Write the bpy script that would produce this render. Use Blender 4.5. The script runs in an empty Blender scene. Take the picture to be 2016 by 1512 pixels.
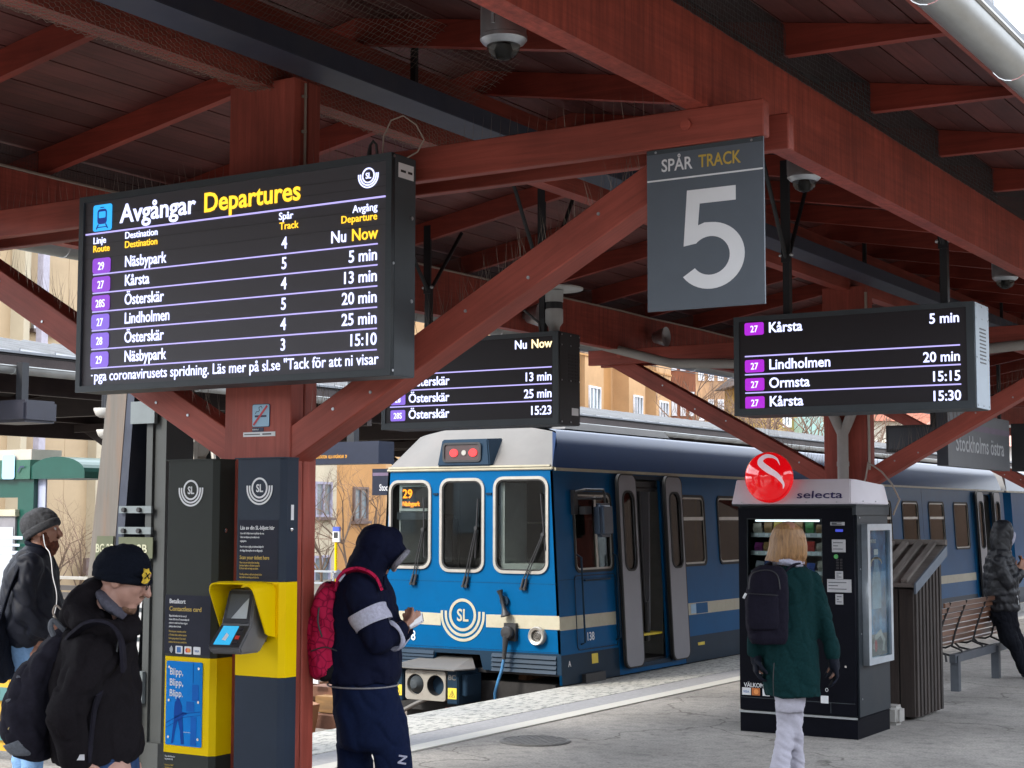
import bpy, bmesh, math, random
import numpy as np
from math import radians, sin, cos, pi, sqrt, atan2
from mathutils import Vector, Matrix, noise
random.seed(7)
SC = bpy.context.scene
COL = SC.collection

# ------------------------------------------------------------------ camera
EYE = 1.72
cam_d = bpy.data.cameras.new('camera')
cam = bpy.data.objects.new('camera', cam_d)
COL.objects.link(cam)
SC.camera = cam
PITCH, YAW, ROLL, FPX = 0.0825031, 0.55508, 0.00165261, 3108.23
_cy, _sy = cos(YAW), sin(YAW)
FW = Vector((-_sy*cos(PITCH), _cy*cos(PITCH), sin(PITCH)))
_r = Vector((_cy, _sy, 0)); _u = _r.cross(FW)
RT = _r*cos(ROLL) + _u*sin(ROLL)
UP = _u*cos(ROLL) - _r*sin(ROLL)
cam.matrix_world = Matrix(((RT.x, UP.x, -FW.x, 0), (RT.y, UP.y, -FW.y, 0), (RT.z, UP.z, -FW.z, EYE), (0, 0, 0, 1)))
cam_d.sensor_fit = 'HORIZONTAL'
cam_d.sensor_width = 36
cam_d.lens = 36*FPX/2016
cam_d.clip_start = 0.1
cam_d.clip_end = 2000

# ------------------------------------------------------------------ world and sun
w = bpy.data.worlds.new('World'); SC.world = w; w.use_nodes = True
nt = w.node_tree; nt.nodes.clear()
SUN_EL, SUN_AZ = radians(38), radians(203)      # azimuth clockwise from +Y
sky = nt.nodes.new('ShaderNodeTexSky'); sky.sky_type = 'NISHITA'; sky.sun_disc = False
sky.sun_elevation = SUN_EL; sky.sun_rotation = SUN_AZ; sky.air_density = 1.0; sky.dust_density = 2.0; sky.ozone_density = 1.5
tc = nt.nodes.new('ShaderNodeTexCoord')
nz = nt.nodes.new('ShaderNodeTexNoise'); nz.inputs['Scale'].default_value = 2.2; nz.inputs['Detail'].default_value = 6; nz.inputs['Roughness'].default_value = 0.6
mp = nt.nodes.new('ShaderNodeMapping'); mp.inputs['Scale'].default_value = (1, 1, 2.5)
nt.links.new(tc.outputs['Generated'], mp.inputs[0]); nt.links.new(mp.outputs[0], nz.inputs['Vector'])
rp = nt.nodes.new('ShaderNodeValToRGB'); rp.color_ramp.elements[0].position = 0.34; rp.color_ramp.elements[1].position = 0.62
rp.color_ramp.elements[0].color = (.45, .45, .45, 1); rp.color_ramp.elements[1].color = (1, 1, 1, 1)
nt.links.new(nz.outputs['Fac'], rp.inputs[0])
mx = nt.nodes.new('ShaderNodeMix'); mx.data_type = 'RGBA'
nt.links.new(rp.outputs[0], mx.inputs[0]); nt.links.new(sky.outputs[0], mx.inputs[6]); mx.inputs[7].default_value = (13, 13.8, 15, 1)
bg = nt.nodes.new('ShaderNodeBackground'); bg.inputs[1].default_value = 0.12
nt.links.new(mx.outputs[2], bg.inputs[0])
wo = nt.nodes.new('ShaderNodeOutputWorld'); nt.links.new(bg.outputs[0], wo.inputs[0])
sl = bpy.data.lights.new('sun', 'SUN'); sl.energy = 1.5; sl.angle = radians(11); sl.color = (1, .93, .82)
so = bpy.data.objects.new('sun', sl); COL.objects.link(so)
sd = Vector((sin(SUN_AZ)*cos(SUN_EL), cos(SUN_AZ)*cos(SUN_EL), sin(SUN_EL)))
so.rotation_euler = sd.to_track_quat('Z', 'Y').to_euler(); so.location = (0, 0, 20)
SC.view_settings.view_transform = 'Standard'; SC.view_settings.look = 'None'
SC.view_settings.exposure = 1.5; SC.view_settings.gamma = 1; SC.view_settings.use_curve_mapping = False
SC.render.engine = 'CYCLES'
SC.cycles.max_bounces = 8; SC.cycles.diffuse_bounces = 4; SC.cycles.glossy_bounces = 3; SC.cycles.transmission_bounces = 5; SC.cycles.transparent_max_bounces = 10
SC.cycles.caustics_reflective = False; SC.cycles.caustics_refractive = False
SC.cycles.use_denoising = True

# ------------------------------------------------------------------ surveying helpers (photo measurement -> point on a real plane)
def ray(px, py):
    return RT*((px-1008)/FPX) - UP*((py-756)/FPX) + FW
EYEP = Vector((0, 0, EYE))
def on(px, py, **k):
    (a, v), = k.items(); i = 'XYZ'.index(a); d = ray(px, py)
    return EYEP + d*((v-EYEP[i])/d[i])
FWH = Vector((-_sy, _cy, 0)); RTH = Vector((_cy, _sy, 0))
def at_depth(px, py, dep):
    d = ray(px, py); return EYEP + d*(dep/d.dot(FWH))

# ------------------------------------------------------------------ object helpers
W = {}
I4 = Matrix.Identity(4)
def tag(o, label=None, cat=None, group=None, kind=None):
    if label: o['label'] = label
    if cat: o['category'] = cat
    if group: o['group'] = group
    if kind: o['kind'] = kind
    return o
def place(o, M=None, parent=None):
    M = M if M is not None else I4
    COL.objects.link(o)
    if parent is not None:
        o.parent = parent
        o.matrix_parent_inverse = W[parent.name].inverted()
    o.matrix_basis = M
    W[o.name] = M.copy()
    return o
def thing(name, label, cat, loc=(0, 0, 0), rz=0, group=None):
    o = bpy.data.objects.new(name, None); o.empty_display_size = .2
    place(o, Matrix.Translation(loc) @ Matrix.Rotation(rz, 4, 'Z'))
    return tag(o, label, cat, group)
def ob(name, mesh, m=None, M=None, parent=None, **k):
    if isinstance(mesh, MB): mesh = mesh.mesh(name, m)
    elif m is not None:
        if len(mesh.materials) == 0: mesh.materials.append(m)
        else: mesh.materials[0] = m
    return tag(place(bpy.data.objects.new(name, mesh), M, parent), **k)
def copy_thing(o, M):
    """copy a thing, its parts and their sub-parts; M is the new world matrix"""
    c = o.copy(); COL.objects.link(c); W[c.name] = M.copy(); c.matrix_basis = M
    def rec(src, dst):
        for ch in list(src.children):
            k = ch.copy(); COL.objects.link(k); k.parent = dst; W[k.name] = I4
            rec(ch, k)
    rec(o, c)
    return c

class MB:
    def __init__(s): s.v = []; s.f = []
    def add(s, vs, fs):
        n = len(s.v); s.v += [tuple(v) for v in vs]; s.f += [tuple(i+n for i in f) for f in fs]; return s
    def box(s, x0, x1, y0, y1, z0, z1):
        if x0 > x1: x0, x1 = x1, x0
        if y0 > y1: y0, y1 = y1, y0
        if z0 > z1: z0, z1 = z1, z0
        return s.add([(x0,y0,z0),(x1,y0,z0),(x1,y1,z0),(x0,y1,z0),(x0,y0,z1),(x1,y0,z1),(x1,y1,z1),(x0,y1,z1)],
                     [(0,3,2,1),(4,5,6,7),(0,1,5,4),(1,2,6,5),(2,3,7,6),(3,0,4,7)])
    def prism(s, poly, a0, a1, axis='Y'):
        """poly of 2D points extruded along axis from a0 to a1"""
        def P(p, a):
            return {'Y': (p[0], a, p[1]), 'X': (a, p[0], p[1]), 'Z': (p[0], p[1], a)}[axis]
        n = len(poly); vs = [P(p, a0) for p in poly] + [P(p, a1) for p in poly]
        fs = [tuple(range(n)), tuple(range(2*n-1, n-1, -1))]
        for i in range(n): j = (i+1) % n; fs.append((j, i, i+n, j+n))
        return s.add(vs, fs)
    def cyl(s, p0, p1, r0, r1=None, n=12, cap=True):
        r1 = r0 if r1 is None else r1
        p0 = Vector(p0); p1 = Vector(p1); d = (p1-p0)
        if d.length < 1e-6: return s
        d.normalize(); a = d.orthogonal().normalized(); b = d.cross(a)
        vs = []
        for p, r in ((p0, r0), (p1, r1)):
            for i in range(n):
                t = 2*pi*i/n; vs.append(p + a*cos(t)*r + b*sin(t)*r)
        fs = [(i, (i+1) % n, (i+1) % n+n, i+n) for i in range(n)]
        if cap: fs += [tuple(range(n-1, -1, -1)), tuple(range(n, 2*n))]
        return s.add(vs, fs)
    def tube(s, pts, r, n=8):
        """swept tube through points; r number or list"""
        pts = [Vector(p) for p in pts]; k = len(pts)
        rr = r if isinstance(r, (list, tuple)) else [r]*k
        t0 = (pts[1]-pts[0]).normalized(); a = t0.orthogonal().normalized()
        vs = []
        for i, p in enumerate(pts):
            t = (pts[min(i+1, k-1)] - pts[max(i-1, 0)]).normalized()
            a = (a - t*a.dot(t)).normalized(); b = t.cross(a)
            for j in range(n):
                q = 2*pi*j/n; vs.append(p + a*cos(q)*rr[i] + b*sin(q)*rr[i])
        fs = []
        for i in range(k-1):
            for j in range(n):
                fs.append((i*n+j, i*n+(j+1) % n, (i+1)*n+(j+1) % n, (i+1)*n+j))
        fs += [tuple(range(n-1, -1, -1)), tuple(range((k-1)*n, k*n))]
        return s.add(vs, fs)
    def rev(s, prof, c=(0, 0, 0), axis='Z', n=24, a0=0, a1=2*pi):
        """revolve profile [(r,h)] round an axis through c"""
        full = abs(a1-a0-2*pi) < 1e-6; m = n if full else n+1
        vs = []
        for r, h in prof:
            for i in range(m):
                t = a0+(a1-a0)*i/n; x, y = r*cos(t), r*sin(t)
                vs.append({'Z': (c[0]+x, c[1]+y, c[2]+h), 'Y': (c[0]+x, c[1]+h, c[2]+y), 'X': (c[0]+h, c[1]+x, c[2]+y)}[axis])
        fs = []
        for k in range(len(prof)-1):
            for i in range(n):
                j = (i+1) % m; fs.append((k*m+i, k*m+j, (k+1)*m+j, (k+1)*m+i))
        return s.add(vs, fs)
    def ribbon(s, pts, wd, d=0.002, closed=False):
        """flat ribbon in local XY, thickness d in +Z"""
        pts = [Vector((p[0], p[1])) for p in pts]; k = len(pts); L = []; R = []
        for i in range(k):
            if closed: a = pts[(i-1) % k]; b = pts[(i+1) % k]
            else: a = pts[max(i-1, 0)]; b = pts[min(i+1, k-1)]
            t = (b-a).normalized(); n_ = Vector((-t.y, t.x))
            ww = wd[i] if isinstance(wd, (list, tuple)) else wd
            L.append(pts[i]+n_*ww/2); R.append(pts[i]-n_*ww/2)
        vs = []
        for p in L: vs.append((p.x, p.y, d))
        for p in R: vs.append((p.x, p.y, d))
        for p in L: vs.append((p.x, p.y, 0))
        for p in R: vs.append((p.x, p.y, 0))
        fs = []
        for i in range(k if closed else k-1):
            j = (i+1) % k
            fs += [(i, j, k+j, k+i)][::-1] and [(k+i, k+j, j, i)]
            fs += [(i, j, 2*k+j, 2*k+i), (k+j, k+i, 3*k+i, 3*k+j)]
        return s.add(vs, fs)
    def mesh(s, name, m=None, smooth=False):
        me = bpy.data.meshes.new(name); me.from_pydata(s.v, [], s.f); me.update()
        bm = bmesh.new(); bm.from_mesh(me); bmesh.ops.recalc_face_normals(bm, faces=bm.faces); bm.to_mesh(me); bm.free()
        if smooth:
            for p in me.polygons: p.use_smooth = True
        if m: me.materials.append(m)
        return me
def smooth(o, ang=40):
    me = o.data
    for p in me.polygons: p.use_smooth = True
    bm = bmesh.new(); bm.from_mesh(me)
    for e in bm.edges:
        if len(e.link_faces) == 2 and e.calc_face_angle(0) > radians(ang): e.smooth = False
    bm.to_mesh(me); bm.free()
    return o
def bevel(o, w_=.006, seg=2):
    me = o.data; bm = bmesh.new(); bm.from_mesh(me)
    es = [e for e in bm.edges if len(e.link_faces) == 2 and e.calc_face_angle(0) > .5]
    bmesh.ops.bevel(bm, geom=es, offset=w_, segments=seg, affect='EDGES', clamp_overlap=True)
    for f in bm.faces: f.smooth = True
    bm.to_mesh(me); bm.free()
    bm = bmesh.new(); bm.from_mesh(me)
    for e in bm.edges:
        if len(e.link_faces) == 2 and e.calc_face_angle(0) > .7: e.smooth = False
    bm.to_mesh(me); bm.free()
    return o

def MF(x, y, z):      # plane facing -Y (towards the near end): local x -> +X, local y -> +Z
    return Matrix(((1, 0, 0, x), (0, 0, -1, y), (0, 1, 0, z), (0, 0, 0, 1)))
def MSd(x, y, z, tilt=0.0):     # plane facing +X: local x -> +Y, local y -> +Z
    k = 1/sqrt(1+tilt*tilt)
    return Matrix(((0, -tilt*k, k, x), (1, 0, 0, y), (0, k, tilt*k, z), (0, 0, 0, 1)))

def rrect(x0, y0, x1, y1, r, n=5):
    if x0 > x1: x0, x1 = x1, x0
    if y0 > y1: y0, y1 = y1, y0
    pts = []
    for cx, cy, a in ((x1-r, y1-r, 0), (x0+r, y1-r, 90), (x0+r, y0+r, 180), (x1-r, y0+r, 270)):
        for i in range(n+1):
            t = radians(a+90*i/n); pts.append((cx+r*cos(t), cy+r*sin(t)))
    return pts
def circ(cx, cy, r, n=32, ry=None):
    ry = ry or r
    return [(cx+r*cos(2*pi*i/n), cy+ry*sin(2*pi*i/n)) for i in range(n)]
def panel(loops, th=.004, m=None, name='panel'):
    """filled flat shape with holes (first loop outer); local XY, thickness th towards +Z"""
    cu = bpy.data.curves.new(name, 'CURVE'); cu.dimensions = '2D'; cu.fill_mode = 'BOTH'; cu.extrude = th/2
    for lp in loops:
        sp = cu.splines.new('POLY'); sp.points.add(len(lp)-1)
        for i, p in enumerate(lp): sp.points[i].co = (p[0], p[1], 0, 1)
        sp.use_cyclic_u = True
    o = bpy.data.objects.new(name, cu)
    me = bpy.data.meshes.new_from_object(o)
    for v in me.vertices: v.co.z += th/2
    bpy.data.objects.remove(o); bpy.data.curves.remove(cu)
    me.materials.clear()
    if m: me.materials.append(m)
    me.name = name
    return me
def text_mesh(s, size, xs=.8, bold=0, th=.002, align='LEFT', shear=0, space=1.0):
    cu = bpy.data.curves.new('lettering', 'FONT'); cu.body = s; cu.size = size/0.716
    cu.offset = bold*size*.5; cu.extrude = th/2; cu.align_x = align; cu.resolution_u = 3; cu.shear = shear; cu.space_character = space
    o = bpy.data.objects.new('lettering', cu)
    me = bpy.data.meshes.new_from_object(o)
    for v in me.vertices: v.co.x *= xs; v.co.z += th/2
    bpy.data.objects.remove(o); bpy.data.curves.remove(cu)
    me.materials.clear(); me.name = 'lettering'
    return me
def text(s, size, m, M, parent, name='lettering', fit=None, **k):
    """size = cap height in metres; fit = target width"""
    me = text_mesh(s, size, **k)
    if fit:
        xs = [v.co.x for v in me.vertices]; wd = max(xs)-min(xs)
        for v in me.vertices: v.co.x *= fit/wd
    return ob(name, me, m, M, parent)

# ------------------------------------------------------------------ materials
def srgb(r, g, b):
    f = lambda c: (c/255/12.92) if c/255 <= .04045 else ((c/255+.055)/1.055)**2.4
    return (f(r), f(g), f(b))
def new_mat(name):
    m = bpy.data.materials.new(name); m.use_nodes = True
    return m, m.node_tree.nodes, m.node_tree.links, m.node_tree.nodes['Principled BSDF']
def mat(name, col, rough=.6, metal=0, var=.12, scale=6, bump=0, bscale=60, stretch=(1, 1, 1), spec=.5, coat=0, dirt=0, dirtcol=(.05, .045, .04), dscale=1.5, rnd=0, trans=0, emit=None, estr=0, alpha=1):
    m, N, L, b = new_mat(name)
    b.inputs['Roughness'].default_value = rough; b.inputs['Metallic'].default_value = metal
    b.inputs['Specular IOR Level'].default_value = spec; b.inputs['Coat Weight'].default_value = coat
    b.inputs['Transmission Weight'].default_value = trans; b.inputs['Alpha'].default_value = alpha
    tcn = N.new('ShaderNodeTexCoord'); mpn = N.new('ShaderNodeMapping'); mpn.inputs['Scale'].default_value = stretch
    L.new(tcn.outputs['Object'], mpn.inputs[0])
    n1 = N.new('ShaderNodeTexNoise'); n1.inputs['Scale'].default_value = scale; n1.inputs['Detail'].default_value = 5; n1.inputs['Roughness'].default_value = .65
    L.new(mpn.outputs[0], n1.inputs['Vector'])
    c0 = tuple(max(0, c*(1-var)) for c in col)+(1,); c1 = tuple(min(1, c*(1+var)) for c in col)+(1,)
    r = N.new('ShaderNodeValToRGB'); r.color_ramp.elements[0].color = c0; r.color_ramp.elements[1].color = c1
    r.color_ramp.elements[0].position = .3; r.color_ramp.elements[1].position = .7
    L.new(n1.outputs['Fac'], r.inputs[0]); out = r.outputs[0]
    if dirt:
        n2 = N.new('ShaderNodeTexNoise'); n2.inputs['Scale'].default_value = dscale; n2.inputs['Detail'].default_value = 8; n2.inputs['Roughness'].default_value = .7
        L.new(mpn.outputs[0], n2.inputs['Vector'])
        r2 = N.new('ShaderNodeValToRGB'); r2.color_ramp.elements[0].position = .48; r2.color_ramp.elements[1].position = .72
        r2.color_ramp.elements[0].color = (0, 0, 0, 1); r2.color_ramp.elements[1].color = (dirt, dirt, dirt, 1)
        L.new(n2.outputs['Fac'], r2.inputs[0])
        x = N.new('ShaderNodeMix'); x.data_type = 'RGBA'; L.new(r2.outputs[0], x.inputs[0]); L.new(out, x.inputs[6]); x.inputs[7].default_value = dirtcol+(1,)
        out = x.outputs[2]
    if rnd:
        oi = N.new('ShaderNodeObjectInfo'); mr = N.new('ShaderNodeMapRange'); mr.inputs[3].default_value = 1-rnd; mr.inputs[4].default_value = 1+rnd
        L.new(oi.outputs['Random'], mr.inputs[0])
        x = N.new('ShaderNodeVectorMath'); x.operation = 'SCALE'; L.new(out, x.inputs[0]); L.new(mr.outputs[0], x.inputs['Scale']); out = x.outputs[0]
    L.new(out, b.inputs['Base Color'])
    if bump:
        n3 = N.new('ShaderNodeTexNoise'); n3.inputs['Scale'].default_value = bscale; n3.inputs['Detail'].default_value = 6
        L.new(mpn.outputs[0], n3.inputs['Vector'])
        bp = N.new('ShaderNodeBump'); bp.inputs['Strength'].default_value = bump; bp.inputs['Distance'].default_value = .01
        L.new(n3.outputs['Fac'], bp.inputs['Height']); L.new(bp.outputs[0], b.inputs['Normal'])
    if emit:
        b.inputs['Emission Color'].default_value = emit+(1,); b.inputs['Emission Strength'].default_value = estr
    return m
def glow(name, col, s):
    m, N, L, b = new_mat(name)
    b.inputs['Base Color'].default_value = (.02, .02, .02, 1); b.inputs['Emission Color'].default_value = col+(1,); b.inputs['Emission Strength'].default_value = s
    return m

RED = (.320, .068, .047)
def wood(name, col, streak=.35, rough=.55, rnd=.08, zstreak=0, lightscuff=.0):
    """painted timber, grain along local X"""
    m, N, L, b = new_mat(name); b.inputs['Roughness'].default_value = rough; b.inputs['Specular IOR Level'].default_value = .35
    t = N.new('ShaderNodeTexCoord'); mp_ = N.new('ShaderNodeMapping'); mp_.inputs['Scale'].default_value = (1.2, 22, 22)
    oi = N.new('ShaderNodeObjectInfo'); va = N.new('ShaderNodeVectorMath'); va.operation = 'ADD'
    sc_ = N.new('ShaderNodeVectorMath'); sc_.operation = 'SCALE'; sc_.inputs[0].default_value = (13, 7, 5); L.new(oi.outputs['Random'], sc_.inputs['Scale'])
    L.new(t.outputs['Object'], va.inputs[0]); L.new(sc_.outputs[0], va.inputs[1]); L.new(va.outputs[0], mp_.inputs[0])
    n1 = N.new('ShaderNodeTexNoise'); n1.inputs['Scale'].default_value = 1.6; n1.inputs['Detail'].default_value = 8; n1.inputs['Roughness'].default_value = .7; n1.inputs['Distortion'].default_value = .6
    L.new(mp_.outputs[0], n1.inputs['Vector'])
    n2 = N.new('ShaderNodeTexNoise'); n2.inputs['Scale'].default_value = 2.3; n2.inputs['Detail'].default_value = 5; L.new(va.outputs[0], n2.inputs['Vector'])
    r = N.new('ShaderNodeValToRGB'); r.color_ramp.elements[0].position = .25; r.color_ramp.elements[1].position = .75
    r.color_ramp.elements[0].color = tuple(c*(1-streak) for c in col)+(1,); r.color_ramp.elements[1].color = tuple(c*(1+streak*.7) for c in col)+(1,)
    L.new(n1.outputs['Fac'], r.inputs[0])
    mr = N.new('ShaderNodeMapRange'); mr.inputs[1].default_value = .3; mr.inputs[2].default_value = .7; mr.inputs[3].default_value = .72; mr.inputs[4].default_value = 1.25
    L.new(n2.outputs['Fac'], mr.inputs[0])
    s1 = N.new('ShaderNodeVectorMath'); s1.operation = 'SCALE'; L.new(r.outputs[0], s1.inputs[0]); L.new(mr.outputs[0], s1.inputs['Scale'])
    mr2 = N.new('ShaderNodeMapRange'); mr2.inputs[3].default_value = 1-rnd; mr2.inputs[4].default_value = 1+rnd; L.new(oi.outputs['Random'], mr2.inputs[0])
    s2 = N.new('ShaderNodeVectorMath'); s2.operation = 'SCALE'; L.new(s1.outputs[0], s2.inputs[0]); L.new(mr2.outputs[0], s2.inputs['Scale']); out = s2.outputs[0]
    if zstreak:
        mz = N.new('ShaderNodeMapping'); mz.inputs['Scale'].default_value = (16, 16, .8); L.new(t.outputs['Object'], mz.inputs[0])
        n4 = N.new('ShaderNodeTexNoise'); n4.inputs['Scale'].default_value = 1.6; n4.inputs['Detail'].default_value = 7; n4.inputs['Roughness'].default_value = .75; L.new(mz.outputs[0], n4.inputs['Vector'])
        r4 = N.new('ShaderNodeValToRGB'); r4.color_ramp.elements[0].position = .3; r4.color_ramp.elements[1].position = .62
        r4.color_ramp.elements[0].color = (zstreak, zstreak, zstreak, 1); r4.color_ramp.elements[1].color = (0, 0, 0, 1); L.new(n4.outputs['Fac'], r4.inputs[0])
        x = N.new('ShaderNodeMix'); x.data_type = 'RGBA'; L.new(r4.outputs[0], x.inputs[0]); L.new(out, x.inputs[6]); x.inputs[7].default_value = (col[0]*.35, col[1]*.35, col[2]*.4, 1); out = x.outputs[2]
        r5 = N.new('ShaderNodeValToRGB'); r5.color_ramp.elements[0].position = .70; r5.color_ramp.elements[1].position = .76
        r5.color_ramp.elements[0].color = (0, 0, 0, 1); r5.color_ramp.elements[1].color = (.5, .5, .5, 1); L.new(n4.outputs['Fac'], r5.inputs[0])
        x = N.new('ShaderNodeMix'); x.data_type = 'RGBA'; L.new(r5.outputs[0], x.inputs[0]); L.new(out, x.inputs[6]); x.inputs[7].default_value = (.32, .17, .13, 1); out = x.outputs[2]
    L.new(out, b.inputs['Base Color'])
    bp = N.new('ShaderNodeBump'); bp.inputs['Strength'].default_value = .25; bp.inputs['Distance'].default_value = .004
    L.new(n1.outputs['Fac'], bp.inputs['Height']); L.new(bp.outputs[0], b.inputs['Normal'])
    return m
def glass(name, tint=(.8, .85, .85), rough=.02, alpha=.3):
    """window glass: see-through with a clear reflection"""
    m, N, L, b = new_mat(name)
    N.remove(b)
    tr = N.new('ShaderNodeBsdfTransparent'); tr.inputs[0].default_value = tint+(1,)
    gl = N.new('ShaderNodeBsdfGlossy'); gl.inputs['Roughness'].default_value = rough
    fr = N.new('ShaderNodeFresnel'); fr.inputs['IOR'].default_value = 1.5
    mr = N.new('ShaderNodeMapRange'); mr.inputs[3].default_value = 0; mr.inputs[4].default_value = alpha; L.new(fr.outputs[0], mr.inputs[0])
    mxs = N.new('ShaderNodeMixShader'); L.new(mr.outputs[0], mxs.inputs[0]); L.new(tr.outputs[0], mxs.inputs[1]); L.new(gl.outputs[0], mxs.inputs[2])
    L.new(mxs.outputs[0], N['Material Output'].inputs[0])
    return m

M = {}
M['beam'] = wood('red stained timber', RED, rnd=.06)
M['purlin'] = wood('weathered red glulam', (.40, .082, .056), zstreak=.85, rnd=.04)
M['rafter'] = wood('red rafter timber', (.245, .040, .026), rnd=.15)
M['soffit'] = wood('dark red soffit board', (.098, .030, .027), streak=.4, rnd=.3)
M['steel'] = mat('dark blue grey steel', (.030, .038, .062), .55, .1, var=.2, dirt=.4, dscale=3)
M['black'] = mat('black painted metal', (.009, .010, .013), .55, 0, var=.2)
M['darkgrey'] = mat('dark grey powder coat', (.052, .062, .070), .5, 0, spec=.3, var=.08)
M['bluegrey'] = mat('blue grey powder coat', (.019, .029, .048), .5, 0, spec=.2, var=.08)
M['olivegrey'] = mat('olive grey powder coat', (.027, .031, .027), .55, 0, spec=.2, var=.08)
M['yellow'] = mat('yellow painted metal', (.82, .56, .0), .45, 0, var=.05, spec=.08, dirt=.12, dirtcol=(.45, .32, .02), dscale=6)
M['led'] = mat('led module face', (.070, .067, .078), .6, 0, var=.06, scale=400)
M['led2'] = mat('dark led module face', (.026, .023, .027), .6, 0, var=.08, spec=.3, scale=300)
M['whitepaint'] = mat('white print', (.72, .73, .75), .45, 0, var=.03)
M['yellowprint'] = mat('yellow print', (.52, .36, .06), .5, 0, var=.03)
M['galv'] = mat('galvanised metal', (.42, .44, .46), .38, .85, var=.2, scale=8, dirt=.3, dscale=4)
M['gutter'] = mat('weathered zinc gutter', (.36, .37, .36), .42, .55, var=.22, scale=5, stretch=(1, .3, 1), dirt=.45, dirtcol=(.16, .13, .10), dscale=3)
M['txtw'] = glow('white led light', (.60, .64, 1.0), .75)
M['txty'] = glow('amber led light', (1.0, .56, .03), .62)
M['txtl'] = glow('violet led line', (.50, .44, .95), .45)
M['badge'] = glow('purple led badge', (.27, .055, .62), .42)
M['badge2'] = glow('violet led badge', (.24, .13, .70), .42)
M['badge3'] = glow('magenta led badge', (.40, .015, .62), .42)
M['iconblue'] = glow('blue led icon', (.03, .42, .95), .45)
M['icondark'] = glow('dark blue led icon', (.005, .03, .25), .35)
M['cable'] = mat('grey cable', (.30, .25, .21), .5)
M['wire'] = mat('net wire', (.20, .16, .13), .45, .5)
M['darkwire'] = mat('dark net cord', (.040, .036, .038), .7)
M['cblack'] = mat('black cable', (.02, .02, .022), .5)
M['rubber'] = mat('black rubber', (.018, .018, .018), .7)
M['concrete'] = mat('concrete', (.34, .33, .31), .85, 0, var=.12, scale=3, bump=.3, bscale=90)
M['chrome'] = mat('polished steel', (.6, .6, .6), .15, 1)
M['skin'] = mat('skin', (.36, .18, .12), .5, 0, var=.08, scale=12)
M['glass'] = glass('clear glass')
M['darkglass'] = mat('dark window glass', (.02, .025, .028), .04, 0, var=.1, spec=.8)
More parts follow.
